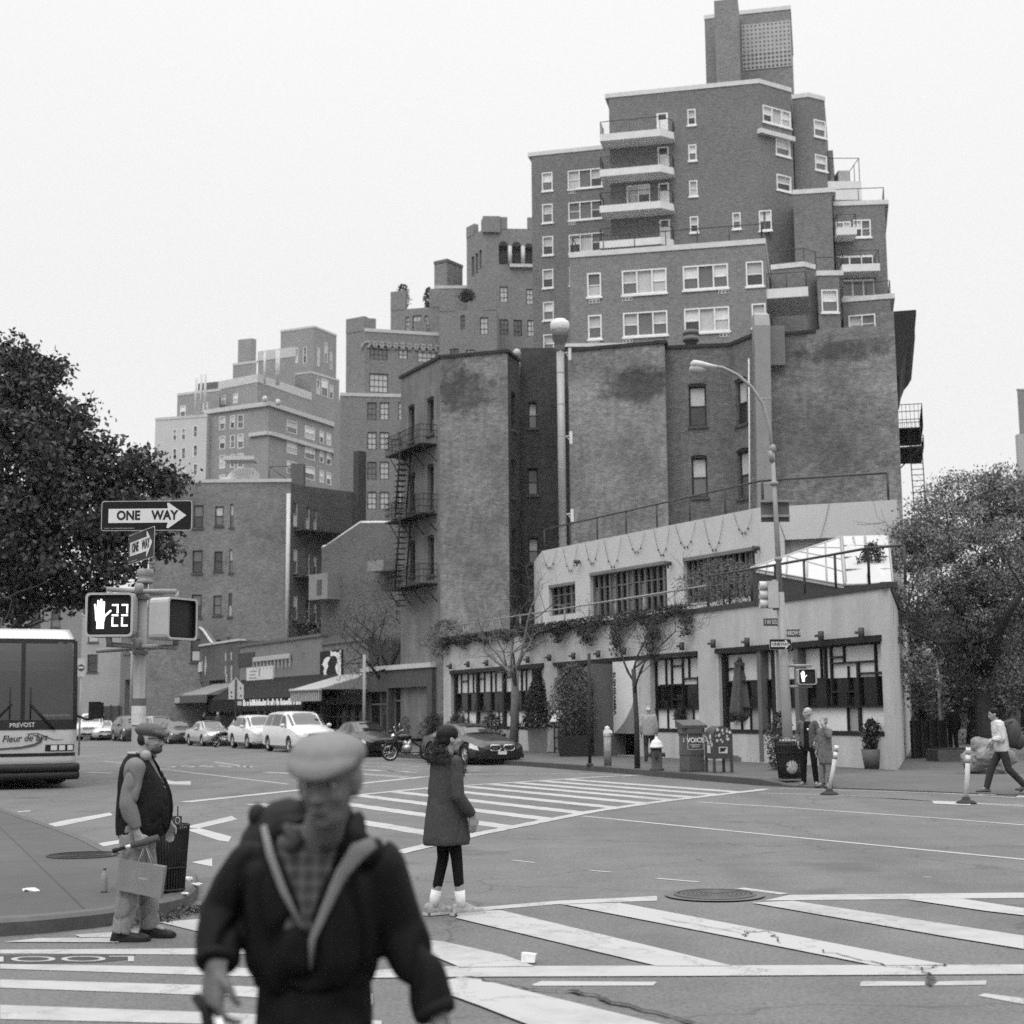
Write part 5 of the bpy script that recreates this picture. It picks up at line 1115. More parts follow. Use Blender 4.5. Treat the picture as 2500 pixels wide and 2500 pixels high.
def front(root, x, w, zg, hg, zp, kind='bar', bump=.38):
    g = MB(); g.b2(x - .03, -w / 2, zg - hg / 2, x + .012, w / 2, zg + hg / 2); go = g.build('grille', BKP, root, True)
    c = MB()
    if kind == 'twin':
        for s in (-1, 1):
            P = [Vector((x + .02, s * .25 + a * .21, zg + b * hg * .55)) for a, b in ((-.9, -.6), (-1, .3), (-.7, 1), (.7, 1), (1, .3), (.9, -.6), (.6, -1), (-.6, -1), (-.9, -.6))]
            c.tube(P, .016, 5)
            for k in range(6): y = s * .25 + (k - 2.5) * .055; c.b2(x + .01, y - .006, zg - hg * .45, x + .02, y + .006, zg + hg * .5)
    elif kind == 'cross':
        for k in range(4): c.b2(x + .01, -w / 2, zg - hg / 2 + hg * k / 3 - .01, x + .025, w / 2, zg - hg / 2 + hg * k / 3 + .01)
        c.b2(x + .01, -.02, zg - hg / 2, x + .03, .02, zg + hg / 2)
    else:
        for k in range(3): c.b2(x + .01, -w / 2, zg - hg / 2 + hg * k / 2 - .008, x + .022, w / 2, zg - hg / 2 + hg * k / 2 + .008)
        c.box((x + .02, 0, zg), (.02, .09, .06))
    c.build('grille_trim', CH_, go, True)
    b = MB(); b.b2(x - .03, -w * .62, bump - .1, x + .014, w * .62, bump + .03); b.build('intake', BKP, root, True)
    p = MB(); p.b2(x + .014, -.16, zp - .055, x + .03, .16, zp + .055); p.build('number_plate', PLT, root, True)
def mirrors(root, x, y, z, m):
    for s in (1, -1):
        q = MB(); q.ell((x, s * y, z), (.07, .12, .085), 10, 7); q.box((x, s * (y - .12), z - .03), (.05, .14, .03)); o = q.build('mirror', m, root, True)
def place_car(root, px, py, wx, rear=False, th=None, wy=.8):
    """put the near wheel (front or rear) on the photo's contact point"""
    th = th if th is not None else math.atan2(-.894, .447); c = gp(px, py, .004); f = Vector((math.cos(th), math.sin(th))); l = Vector((-f.y, f.x))
    q = V2(c) - f * (-wx if rear else wx) + l * wy; root.location = (q.x, q.y, .004); root.rotation_euler = (0, 0, th)
# dark coupe at the right end
P1 = paint('charcoal', .016)
T = [(2.47, .32, .52, .60, .62, .62, .5), (2.42, .22, .58, .68, .78, .76, .6), (2.25, .17, .64, .78, .88, .84, .66), (1.9, .16, .72, .86, .94, .87, .70), (1.3, .16, .80, .95, .95, .88, .72), (.85, .16, .84, 1.0, .95, .88, .70), (.15, .16, .87, 1.28, .95, .88, .60), (-.25, .16, .88, 1.36, .95, .88, .57), (-.9, .16, .89, 1.36, .95, .88, .57), (-1.6, .17, .91, 1.17, .95, .88, .60), (-2.1, .2, .92, 1.0, .93, .86, .64), (-2.4, .28, .86, .93, .84, .78, .6), (-2.45, .4, .7, .8, .75, .7, .5)]
c1_, pt, Sf_ = car('parked_coupe', 'glossy dark coupe with twin kidney grille at the near end of the parked row', P1, T, .35, 2.9, .05)
for s in (1, -1): pt(.62, -.55, .1, -.5, 4.12, 4.92, s, 'side_window', CGL); pt(-.62, -1.5, -.57, -1.0, 4.12, 4.9, s, 'side_window', CGL)
q, _ = pt(.82, .12, .78, .1, 5.1, 7, 1, '', None); q2, _ = pt(.82, .12, .78, .1, 5.1, 7, -1, '', None); mbw = MB(); mbw.face([(0, 0, 0)] * 3) if False else None
def join(*qs):
    m_ = MB()
    for z_ in qs:
        n = len(m_.v); m_.v += z_.v; m_.f += [tuple(i + n for i in f) for f in z_.f]; m_.uv += z_.uv; m_.sm += z_.sm
    return m_
def topglass(root, pt, xa, xb, nm='windscreen'):
    a, _ = pt(xa, xb, xa, xb, 5.12, 7, 1, '', None); b, _ = pt(xa, xb, xa, xb, 5.12, 7, -1, '', None); return join(a, b).build(nm, CGL, root, True)
topglass(c1_, pt, .82, .1); topglass(c1_, pt, -1.0, -1.7, 'rear_window')
for s in (1, -1): pt(2.38, 1.85, 2.3, 1.8, 3.25, 3.95, s, 'headlight', LENS, .012)
front(c1_, 2.47, .95, .56, .17, .40, 'twin', .3); mirrors(c1_, .55, .98, .95, P1)
b = MB()
for s in (1, -1): b.b2(2.36, s * .52, .22, 2.46, s * .82, .36)
b.build('side_intake', BKP, c1_, True); place_car(c1_, 1143, 1867, 1.5)
# dark saloon
def saloon(nm, lab, pm, L=4.7, h=1.42, hood=.88):
    f = L / 4.7; T = [(2.35, .34, .58, .66, .66, .66, .52), (2.28, .24, .64, .74, .80, .78, .62), (2.1, .19, .70, .82, .87, .83, .68), (1.6, .18, .78, .90, .89, .85, .70), (1.05, .18, .84, .97, .89, .85, .68), (.75, .18, .86, 1.01, .89, .85, .66), (.0, .18, .88, h - .04, .89, .85, .58), (-.4, .18, .89, h, .89, .85, .57), (-1.0, .18, .90, h - .02, .89, .85, .57), (-1.65, .19, .92, 1.05, .89, .85, .62), (-2.1, .22, .93, 1.0, .88, .83, .66), (-2.33, .3, .84, .92, .8, .76, .6), (-2.37, .4, .66, .8, .7, .68, .5)]
    T = [(t[0] * f,) + t[1:] for t in T]
    r, pt, _ = car(nm, lab, pm, T, .32, 2.72 * f)
    for s in (1, -1): pt(.55, -.42, .0, -.38, 4.12, 4.9, s, 'side_window', CGL); pt(-.5, -1.35, -.46, -.98, 4.12, 4.9, s, 'side_window', CGL); pt(2.27 * f, 1.95, 2.22 * f, 1.9, 3.3, 3.9, s, 'headlight', LENS, .012)
    topglass(r, pt, .72, -.02); topglass(r, pt, -1.1, -1.62, 'rear_window'); front(r, 2.35 * f, .7, .64, .09, .44); mirrors(r, .5, .96, .95, pm); return r
P2 = paint('black', .007); sa = saloon('parked_sedan', 'black sedan with pale headlights behind the parked motorcycle', P2); place_car(sa, 874, 1848, 1.36)
# white minivan
T = [(2.5, .34, .66, .74, .7, .7, .55), (2.44, .26, .76, .86, .86, .84, .68), (2.2, .2, .86, .98, .95, .92, .78), (1.7, .19, .98, 1.1, .98, .95, .80), (1.35, .19, 1.02, 1.16, .99, .96, .78), (.45, .19, 1.05, 1.66, .99, .96, .76), (.0, .19, 1.06, 1.74, .99, .96, .76), (-1.2, .19, 1.08, 1.76, .99, .96, .77), (-2.1, .2, 1.09, 1.72, .99, .95, .76), (-2.45, .25, 1.06, 1.5, .97, .93, .76), (-2.55, .4, 1.0, 1.15, .94, .9, .74)]
P3 = paint('white', .5); va, pt, _ = car('parked_minivan', 'white minivan in the middle of the parked row with a dark reflection on its windscreen', P3, T, .34, 3.05, -.05)
for s in (1, -1): pt(1.1, .1, .42, .06, 4.1, 4.9, s, 'side_window', CGL); pt(.0, -1.15, -.02, -1.12, 4.1, 4.92, s, 'side_window', CGL); pt(-1.25, -2.2, -1.22, -2.0, 4.1, 4.92, s, 'side_window', CGL); pt(2.4, 1.95, 2.3, 1.9, 3.35, 3.95, s, 'headlight', LENS, .012)
topglass(va, pt, 1.3, .42); front(va, 2.5, .8, .72, .12, .48, 'cross'); mirrors(va, .95, 1.08, 1.15, P3); place_car(va, 665, 1834, 1.57, True); va.scale = (1.04, 1.04, 1.06)
# white SUV
T = [(2.33, .4, .74, .82, .7, .7, .55), (2.27, .3, .82, .92, .86, .84, .68), (2.05, .24, .9, 1.02, .93, .9, .76), (1.5, .23, .98, 1.1, .95, .92, .78), (1.1, .23, 1.02, 1.15, .95, .92, .76), (.35, .23, 1.04, 1.6, .95, .92, .68), (-.1, .23, 1.05, 1.7, .95, .92, .68), (-1.2, .23, 1.07, 1.7, .95, .92, .68), (-1.9, .25, 1.1, 1.62, .95, .92, .66), (-2.2, .3, 1.1, 1.42, .94, .9, .66), (-2.33, .42, .95, 1.1, .9, .86, .66)]
P4 = paint('pearl', .47); su, pt, _ = car('parked_suv', 'white five door SUV parked directly behind the minivan', P4, T, .37, 2.7)
for s in (1, -1): pt(.85, -.1, .32, -.12, 4.12, 4.9, s, 'side_window', CGL); pt(-.2, -1.15, -.22, -1.1, 4.12, 4.9, s, 'side_window', CGL); pt(-1.22, -1.9, -1.18, -1.5, 4.2, 4.9, s, 'side_window', CGL); pt(2.22, 1.85, 2.15, 1.8, 3.3, 3.9, s, 'headlight', LENS, .012)
topglass(su, pt, 1.05, .32); front(su, 2.33, .75, .78, .12, .52, 'cross', .45); mirrors(su, .72, 1.02, 1.12, P4); place_car(su, 573, 1826, 1.35, True)
P5 = paint('silver', .30, .4); s2 = saloon('parked_sedan', 'silver sedan with narrow headlights behind the white SUV', P5, 4.9, 1.40); place_car(s2, 464, 1820, 1.4, True)
P6 = paint('graphite', .09, .3); s3 = saloon('parked_sedan', 'graphite grey sedan behind the silver sedan, left of its bonnet', P6, 4.5, 1.42); place_car(s3, 389, 1815, 1.3, True)
def cpc(o, lab, px, py, pm=None, dz=0, wx=1.3, th=None, rear=True):
    c = dup(o, (0, 0, 0), 0, lab); place_car(c, px, py, wx, rear, th)
    if pm:
        for k in kids(c):
            if k.name.split('.')[0] in ('body', 'mirror'):
                k.data = k.data.copy(); k.data.materials.clear(); k.data.materials.append(pm)
    return c
P7 = paint('midgrey', .17, .3)
cpc(su, 'mid grey SUV partly hidden behind the traffic signal pole', 345, 1812, P7); cpc(su, 'dark SUV with bright wheels left of the signal pole', 281, 1809, paint('deep', .04), wx=1.35)
cpc(s2, 'light silver coupe nose-on left of the dark SUV', 226, 1808, paint('lightsilver', .38, .3), wx=1.4, th=math.atan2(-.95, .3), rear=False)
tk = cpc(su, 'pale pickup with a barred chrome grille beside the bus mirror', 190, 1808, P4, wx=1.35, th=math.atan2(-.98, .18), rear=False); tk.scale = (1.05, 1.05, 1.12)
# ---- motorcycle --------------------------------------------------------------------
def motorcycle(label):
    r = thing('motorcycle', label, 'motorcycle', (0, 0, 0), 0, 'motorcycles parked between the cars')
    AX = (Vector((1, 0, 0)), Vector((0, 0, 1)), Vector((0, 1, 0)))
    for x, w in ((.74, .1), (-.72, .14)):
        m_ = MB(); P = [Vector((x + .29 * math.cos(t), 0, .32 + .29 * math.sin(t))) for t in [2 * PI * k / 22 for k in range(23)]]; m_.tube(P, w * .36, 7, False); o = m_.build('wheel', TY, r, True)
        m_ = MB(); P = [Vector((x + .24 * math.cos(t), 0, .32 + .24 * math.sin(t))) for t in [2 * PI * k / 20 for k in range(21)]]; m_.tube(P, .014, 4, False)
        for k in range(12): t = PI * 2 * k / 12; m_.tube([(x, 0, .32), (x + .24 * math.cos(t), 0, .32 + .24 * math.sin(t))], .005, 3, False)
        m_.tube([(x, -.07, .32), (x, .07, .32)], .04, 8); m_.build('rim', CH_, o, True)
        m_ = MB(); P = [Vector((x + .35 * math.cos(t), 0, .32 + .35 * math.sin(t))) for t in [PI * (.15 + .08 * k) for k in range(8)]]; m_.tube(P, .06, 6, flat=.3); m_.build('mudguard', BKP, r, True)
    m_ = MB()
    for s in (-.09, .09): m_.tube([(.74, s, .32), (.46, s, .98)], .025, 6)
    m_.tube([(.5, 0, .92), (.1, 0, .85), (-.35, 0, .55), (-.72, 0, .32)], .028, 6); m_.tube([(.48, 0, .8), (.3, 0, .3), (-.3, 0, .28), (-.72, 0, .32)], .025, 6); m_.build('frame', BKP, r, True)
    m_ = MB(); m_.tube([(.30, -.42, 1.08), (.40, -.22, 1.06), (.47, 0, 1.0), (.40, .22, 1.06), (.30, .42, 1.08)], .014, 6)
    for s in (-1, 1): m_.tube([(.4, s * .25, 1.06), (.45, s * .35, 1.25)], .006, 4); m_.ell((.45, s * .36, 1.27), (.02, .06, .045), 8, 5)
    m_.ell((.6, 0, .9), (.08, .1, .1), 10, 8); m_.build('handlebar', CH_, r, True)
    m_ = MB(); m_.ell((.18, 0, .86), (.3, .15, .13), 12, 8); m_.build('fuel_tank', P2, r, True)
    m_ = MB(); m_.ell((-.35, 0, .78), (.38, .15, .08), 12, 8); m_.build('seat', BKP, r, True)
    m_ = MB(); m_.ell((.08, 0, .45), (.2, .16, .17), 10, 7)
    for a in (.35, -.3): d = Vector((math.sin(a), 0, math.cos(a))); m_.tube([Vector((.06, 0, .45)), Vector((.06, 0, .45)) + d * .32], .09, 9)
    for s in (-.18,): m_.tube([(.15, s, .5), (.25, s, .28), (-.3, s, .24), (-.9, s, .3)], .04, 7)
    m_.build('engine', mat('engine_metal', .3, .3, .7, .3, 12), r, True); return r
mo = motorcycle('black motorcycle with chrome engine leaning between the black sedan and the coupe'); th = math.atan2(-.75, -.66)
c = gp(1000, 1857, .004); mo.location = c; mo.rotation_euler = (math.radians(8), 0, math.radians(200))
m2 = dup(mo, gp(552, 1824, .004), math.radians(225), 'small motorcycle squeezed between the silver sedan and the white SUV'); m2.scale = (.85,) * 3
# ---- coach ---------------------------------------------------------------------------
bu = thing('coach_bus', 'white touring coach with tall dark split windscreen and curled script on its front', 'bus', (0, 0, 0))
BW = mat('bus_white', .37, .35, 0, .05, 1, coat=.6); BG = mat('bus_glass', .015, .03, 0, 0, spec=.8, coat=0)
# local: x to the image right along the front, y back, z up; front face y=0 at centre
fr_ = gp(205, 1890, .3); Bd = Vector((1, .42, 0)).normalized(); Bn = Vector((-Bd.y, Bd.x, 0)); W_ = 2.6
org = at(192, 1700, 36.4); org.z = 0; org = org - Bd * W_ / 2; bu.location = org; bu.rotation_euler = (0, 0, math.atan2(Bd.y, Bd.x))
def bprof(z): return .0 + max(0, z - 1.25) ** 1.5 * .13    # lean back with height
def bfr(x, z): return Vector((x, bprof(z) + .16 * (abs(x) / 1.3) ** 3.2, z))
def bpatch(x0, x1, z0, z1, off, nx=10, nz_=8, x0t=None, x1t=None):
    q = MB(); x0t = x0 if x0t is None else x0t; x1t = x1 if x1t is None else x1t
    def P(i, j):
        s = j / nz_; a = x0 + (x0t - x0) * s; b = x1 + (x1t - x1) * s; p = bfr(a + (b - a) * i / nx, z0 + (z1 - z0) * s); p.y -= off; return p
    for i in range(nx):
        for j in range(nz_): q.face([P(i, j), P(i + 1, j), P(i + 1, j + 1), P(i, j + 1)], smooth=True)
    return q
mb = MB(); ZT = 3.93; rows = [.42, .7, 1.0, 1.3, 1.6, 2.0, 2.5, 3.0, 3.5, 3.72, 3.85, ZT]
XS = [-1.3 + 2.6 * i / 14 for i in range(15)]; rr = []
for z in rows:
    k = 1 if z < 3.3 else (1 - ((z - 3.3) / .63) ** 2 * .12); row = [Vector((x * k, bfr(x, z).y + (0 if z < 3.5 else (z - 3.5) * 1.0), z)) for x in XS]; rr.append(row + [Vector((1.3 * k, 12.5, z)), Vector((-1.3 * k, 12.5, z))])
mb.rings(rr, True, True); mb.build('body', BW, bu, True)
bpatch(-1.26, 1.27, .78, .86, .008).build('stripe', BKP, bu, True); bpatch(-1.29, 1.29, 1.42, 1.66, .010).build('windscreen_base', mat('gloss_black', .02, .2), bu, True)
for a, b in ((-1.22, -.04), (.04, 1.22)): bpatch(a, b, 1.66, 3.58, .012, x0t=a * .97, x1t=b * .97).build('windscreen', BG, bu, True)
bpatch(-1.25, 1.25, 3.54, 3.66, .014).build('destination_band', BKP, bu, True); bpatch(-.05, .05, 1.6, 3.57, .018, 2).build('centre_pillar', BKP, bu, True)
for s in (-1, 1): bpatch(s * 1.2, s * 1.3, 1.6, 3.62, .02, 2).build('corner_pillar', BKP, bu, True)
mb = MB(); 
for z in (.32, .5): 
    pts = [bfr(x, .5) + Vector((0, -.14, z - .5)) for x in XS]; mb.tube([Vector((p.x * 1.03, p.y, p.z)) for p in pts], .11, 6)
mb.build('bumper', mat('bumper_black', .02, .55), bu, True)
mb = MB(); mb.b2(-1.25, .3, .3, 1.25, 12.4, .45); mb.build('underbody', BKP, bu, True)
for s in (1,):
    bpatch(.55, 1.24, .90, 1.06, .012).build('headlight_housing', BKP, bu, True)
    for k in range(3): bpatch(.68 + k * .2, .83 + k * .19, .92, 1.04, .022, 3, 2).build('headlight', LENS, bu, True)
bpatch(-1.24, -.55, .90, 1.06, .012).build('headlight_housing', BKP, bu, True)
for x, y in ((1.05, 2.6), (-1.05, 2.6), (1.05, 9.5), (-1.05, 9.5)):
    m_ = MB(); m_.lathe((0, 0, 0), [(.3, -.14), (.48, -.14), (.5, -.1), (.5, .1), (.48, .14), (.3, .14)], 24, (Vector((0, 1, 0)), Vector((0, 0, 1)), Vector((1, 0, 0)))); o = m_.build('wheel', TY, bu, True); o.location = (x, y, .5)
    if y < 3: o.rotation_euler = (0, 0, math.radians(38))
for s, x in ((1, -.30), (1, .18)):
    m_ = MB(); d = -1 if x < 0 else 1; a, b = bfr(x + d * .55, 1.42), bfr(x - d * .02, 2.05); a.y -= .05; b.y -= .06; m_.tube([a, b], .022, 5); m_.tube([a + Vector((.04, 0, 0)), b + Vector((.04, 0, 0))], .012, 4); c = bfr(x, 2.45); c.y -= .05; e_ = bfr(x, 1.68); e_.y -= .04; m_.tube([e_, c], .018, 5); m_.build('wiper', BKP, bu, True)
m_ = MB(); m_.box((1.68, -.1, 1.88), (.28, .12, .42)); m_.tube([(1.3, .2, 1.75), (1.5, 0, 1.66), (1.66, -.08, 1.68)], .03, 6); m_.box((1.85, .05, 1.88), (.1, .2, .38)); m_.build('mirror', mat('mirror_black', .012, .4), bu, True)
axb = (Vector((1, 0, 0)), Vector((0, -1, 0)), Vector((0, 0, 1)))
def btext(s, x, z, size, m, rot=.0, fx=1.0, shear=0, off=.02, curve=True):
    wlb = wl(bu); o = text(bu, s, None, 0, 0, 0, size, m, rot, 'lettering', fx, 'LEFT', .001, axb, Vector((x, 0, z)) + wlb, shear)
    for v in o.data.vertices: v.co.y = bfr(v.co.x, v.co.z).y - off - (.0)
    return o
GT = mat('script_grey', .06, .5, 0, 0); btext('PREVOST', -.30, 1.53, .145, WHT, .02, 1.0, off=.022)
btext('Fleur de Lys', -.46, 1.20, .225, GT, .04, .95, .25); btext('DELUXE CHARTER', .48, 1.76, .075, mat('dim_white', .35, .6, 0, 0), 0, 1, off=.024)
m_ = MB()
def sw(P, w):
    Q = [bfr(x, z) - Vector((0, .018, 0)) for x, z in P]
    for i in range(len(Q) - 1):
        a, b = Q[i], Q[i + 1]; d = (b - a); d.y = 0; d.normalize(); n = Vector((-d.z, 0, d.x)); wa, wb_ = w[i], w[i + 1]; m_.face([a - n * wa, b - n * wb_, b + n * wb_, a + n * wa])
sw([(-1.25, .97), (-.9, .96), (-.5, .97), (0, 1.0), (.3, 1.06), (.45, 1.15), (.4, 1.25), (.25, 1.31), (.1, 1.33)], [.01, .015, .02, .025, .03, .035, .02, .01, .004]); sw([(.12, 1.33), (.35, 1.34), (.55, 1.26), (.7, 1.19), (.85, 1.17), (.98, 1.18)], [.004, .01, .012, .01, .008, .004]); sw([(-1.25, 1.38), (-1.1, 1.42), (-.95, 1.40), (-.88, 1.43)], [.02, .03, .02, .005])
m_.build('script_flourish', GT, bu, True)
# ================================================================== TREES AND PLANTS
BARK = mat('bark', .045, .95, 0, .35, 6, bump=.5); BARKL = mat('bark_pale', .11, .95, 0, .3, 6, bump=.4)
def leafmat(n, v, tr=.15):
    m = mat(n, v, .7, 0, .45, .9, 4, spec=.25); return m
def leaves(name, m, pts, size, seed, parent, droop=.3, aspect=.6, clump=None):
    """pts: array of leaf centres; each leaf is a bent pair of triangles"""
    R = np.random.RandomState(seed); n = len(pts); P = np.array(pts); off = np.array(wl(parent)) if parent else np.zeros(3)
    d = R.normal(size=(n, 3)); d[:, 2] -= droop; d /= np.linalg.norm(d, axis=1)[:, None]; e = np.cross(d, R.normal(size=(n, 3))); e /= np.linalg.norm(e, axis=1)[:, None]
    s = size * R.uniform(.6, 1.3, (n, 1)); f = np.cross(d, e) * s * .12
    V = np.stack([P - d * s * .5, P + e * s * aspect * .5 + f, P + d * s * .5, P - e * s * aspect * .5 + f], 1).reshape(-1, 3) - off
    me = bpy.data.meshes.new(name); me.vertices.add(len(V)); me.vertices.foreach_set('co', V.ravel()); me.loops.add(n * 4); me.loops.foreach_set('vertex_index', np.arange(n * 4)); me.polygons.add(n); me.polygons.foreach_set('loop_start', np.arange(n) * 4); me.polygons.foreach_set('loop_total', np.full(n, 4)); me.update(); me.validate()
    me.materials.append(m); o = bpy.data.objects.new(name, me); COL.objects.link(o); o.parent = parent; return o
def branchy(mb, p, d, L, r, lev, R, tips, spread=.7, up=.15, nkids=4, shrink=.66, twist=.25, seg=5, minr=.006):
    pts = [Vector(p)]; rad = [r]; dd = Vector(d).normalized()
    for k in range(seg):
        dd = (dd + Vector((R.gauss(0, twist), R.gauss(0, twist), R.gauss(0, twist) + up)) * .5).normalized(); pts.append(pts[-1] + dd * L / seg); rad.append(max(r * (1 - .5 * (k + 1) / seg), minr))
    mb.tube(pts, rad, 7 if r > .05 else (5 if r > .02 else 3), False)
    if lev == 0: tips += pts[1:]; return
    for k in range(nkids):
        i = R.randint(2, seg) if k else seg; q = pts[i]; a = R.uniform(0, 2 * PI); side = dd.orthogonal().normalized(); side = Matrix.Rotation(a, 3, dd) @ side
        nd_ = (dd * (1 - spread * .5) + side * spread * R.uniform(.7, 1.2)).normalized(); branchy(mb, q, nd_, L * shrink * R.uniform(.75, 1.15), max(rad[i] * .68, minr), lev - 1, R, tips, spread, up, nkids, shrink, twist, max(3, seg - 1), minr)
# big maple at the left edge
mp_ = thing('maple_tree', 'dense dark leafy tree filling the left edge above the bus', 'tree', (-16.5, 43, 0)); R = random.Random(4); mb = MB(); tips = []
mb.tube([(-16.5, 43, 0), (-16.4, 43, 1.6), (-16.3, 42.9, 3.2)], [.32, .26, .22], 10)
for k in range(7): a = k * .9; branchy(mb, (-16.3, 42.9, 3.0 + .2 * k), (math.cos(a) * .9, math.sin(a) * .9, .7), 3.4, .12, 2, R, tips, .8, .12, 4)
mb.build('trunk', BARK, mp_)
def inpx(P):
    """photo position of a point in the place (used to shape the crown's silhouette in world space)"""
    v = Vector(P) - Vector((0, 0, CH)); z = v.dot(_f); return 1250 + v.dot(_R) / z * FPX, 1250 - v.dot(_U) / z * FPX
# crown lobes: (photo x, y, depth, radius m)
lob = [(-60, 960, 43, 2.4), (20, 890, 44, 1.0), (80, 950, 43.5, 1.3), (130, 1050, 43, 1.4), (20, 1080, 42, 2.2), (180, 1150, 43, 1.5), (90, 1240, 42, 2.0), (240, 1180, 43, 1.25), (300, 1190, 43.5, 1.05), (350, 1160, 43.5, .8), (400, 1170, 44, .65), (425, 1175, 44, .45), (270, 1290, 43, 1.4), (350, 1260, 43.2, 1.0), (390, 1290, 43.5, .6), (395, 1340, 43.5, .5), (180, 1340, 42, 1.6), (60, 1380, 42.5, 1.5), (-80, 1250, 43, 3), (230, 1400, 42.5, .9), (120, 1450, 42.5, .8), (40, 1460, 43, .7), (190, 1460, 42.6, .5), (60, 870, 44, .5), (150, 1000, 43, .6), (110, 900, 43.6, .5), (185, 1030, 43.5, .55), (330, 1125, 43.7, .4), (300, 1390, 43, .6), (-200, 1050, 43, 3)]
def lobes(L, dens, seed, shell=.35, sub=.33):
    R = np.random.RandomState(seed); out = []
    for px, py, Y, r in L:
        c = np.array(at(px, py, Y)); nsub = max(4, int(14 * r * r))
        d = R.normal(size=(nsub, 3)); d /= np.linalg.norm(d, axis=1)[:, None]; cc = c + d * r * R.uniform(shell, 1.0, (nsub, 1)) * [1, 1, .85]
        for q in cc:
            n = int(dens * R.uniform(.5, 1.4)); g = R.normal(size=(n, 3)) * sub * [1, 1, .6]; out.append(q + g)
    return np.concatenate(out)
leaves('foliage', leafmat('maple_leaf', .045), lobes(lob, 75, 2, .35, .27), .19, 3, mp_)
# honey locust at the right
lt = at(2395, 1850, 50); lc = thing('locust_tree', 'feathery street tree with a forked dark trunk at the right edge', 'tree', (lt.x, 50, .15)); mb = MB(); R = random.Random(8); tips = []
q = lambda px, py, Y: at(px, py, Y)
mb.tube([Vector((lt.x, 50, .1)), q(2405, 1780, 50), q(2398, 1700, 50), q(2400, 1640, 50)], [.40, .32, .29, .27], 12)
for P, rr_ in (([q(2400, 1640, 50), q(2385, 1560, 50), q(2405, 1450, 50), q(2400, 1360, 50)], [.27, .2, .15, .1]), ([q(2402, 1650, 50), q(2425, 1580, 49), q(2460, 1500, 48), q(2500, 1440, 47)], [.24, .18, .14, .08]), ([q(2392, 1600, 50), q(2350, 1500, 49), q(2300, 1440, 48)], [.13, .09, .05]), ([q(2400, 1480, 50), q(2360, 1400, 49), q(2330, 1370, 48)], [.1, .07, .04]), ([q(2390, 1560, 50), q(2290, 1570, 48), q(2200, 1530, 46), q(2120, 1560, 45)], [.1, .06, .04, .02])): mb.tube(P, rr_, 9)
for px, py, Y in ((2300, 1440, 48), (2330, 1370, 48), (2400, 1360, 50), (2500, 1440, 47), (2200, 1530, 46)): branchy(mb, q(px, py, Y), (R.uniform(-1, 1), 0, .6), 2.0, .04, 2, R, tips, .8, .1, 3)
mb.build('trunk', BARK, lc)
lob = [(2300, 1210, 50, 1.1), (2240, 1270, 49, 1.2), (2380, 1180, 50, 1.4), (2450, 1240, 50, 1.6), (2350, 1280, 49, 1.8), (2260, 1350, 48.5, 1.4), (2460, 1380, 49, 2.0), (2340, 1420, 49, 1.7), (2200, 1400, 47, .9), (2240, 1470, 48, 1.2), (2170, 1330, 47.5, .6), (2440, 1500, 50, 1.8), (2320, 1540, 50, 1.4), (2160, 1530, 45.5, .6), (2120, 1560, 45, .45), (2090, 1590, 44.5, .3), (2220, 1600, 47, .8), (2260, 1650, 49, .9), (2480, 1160, 51, .9), (2420, 1150, 50, .8), (2560, 1350, 50, 2.5), (2380, 1620, 51, 1.2), (2470, 1640, 49, 1.2)]
leaves('foliage', leafmat('locust_leaf', .15), lobes([(a, b + 28, c_, d * .93) for a, b, c_, d in lob], 150, 5, .25, .25), .125, 6, lc, .5, .45)
def bare(px, py, Y, h, label, m, seed, lean=0, r=.12, first=.45, spread=.75, L=2.2, lv=3, pale=False):
    c = gp(px, py, .15) if Y is None else Vector((xz(px, Y), Y, .15)); t = thing('bare_tree', label, 'tree', c, 0, 'young street trees on the far pavement'); R = random.Random(seed); mb = MB(); tips = []
    top = c + Vector((lean, 0, h * first)); mb.tube([c, c.lerp(top, .5) + Vector((.03, 0, 0)), top], [r, r * .85, r * .75], 9)
    for k in range(6): a = k * 2.1 + R.random(); branchy(mb, top - Vector((0, 0, (k % 3) * .35)), (math.cos(a) * .7, math.sin(a) * .7, .75 if k else 1.6), L * R.uniform(.8, 1.1) * (1.3 if k == 0 else 1), r * .36, lv, R, tips, spread, .08, 4, .62, .22, 5, .0045)
    mb.build('trunk', m, t); return t, tips
bare(1556, 1876, None, 6.6, 'bare street tree behind the fire hydrant with thin spreading twigs', BARK, 21, -.05, .085, .42, .8, 1.5)
bare(1253, 1838, None, 7.2, 'pale trunked bare street tree in front of the left restaurant windows', BARKL, 33, .1, .2, .45, .8, 2.0)
t, tips = bare(950, 1815, None, 8.0, 'dark spreading tree with a few last leaves in front of the tenement', BARK, 45, -.2, .30, .45, .95, 3.0)
R2_ = np.random.RandomState(3); T_ = np.array([tuple(p) for p in tips]); T_ = T_[R2_.choice(len(T_), 2600)] + R2_.normal(size=(2600, 3)) * .16; leaves('foliage', leafmat('sparse_leaf', .10), T_, .085, 9, t)
t, tips = bare(1000, 1790, 84, 7.5, 'thin half bare tree left of the dark spreading tree', BARK, 52, .2, .12, .45, .9, 2.6); T_ = np.array([tuple(p) for p in tips]); T_ = T_[R2_.choice(len(T_), 1800)] + R2_.normal(size=(1800, 3)) * .18; leaves('foliage', leafmat('sparse_leaf', .10), T_, .10, 10, t)
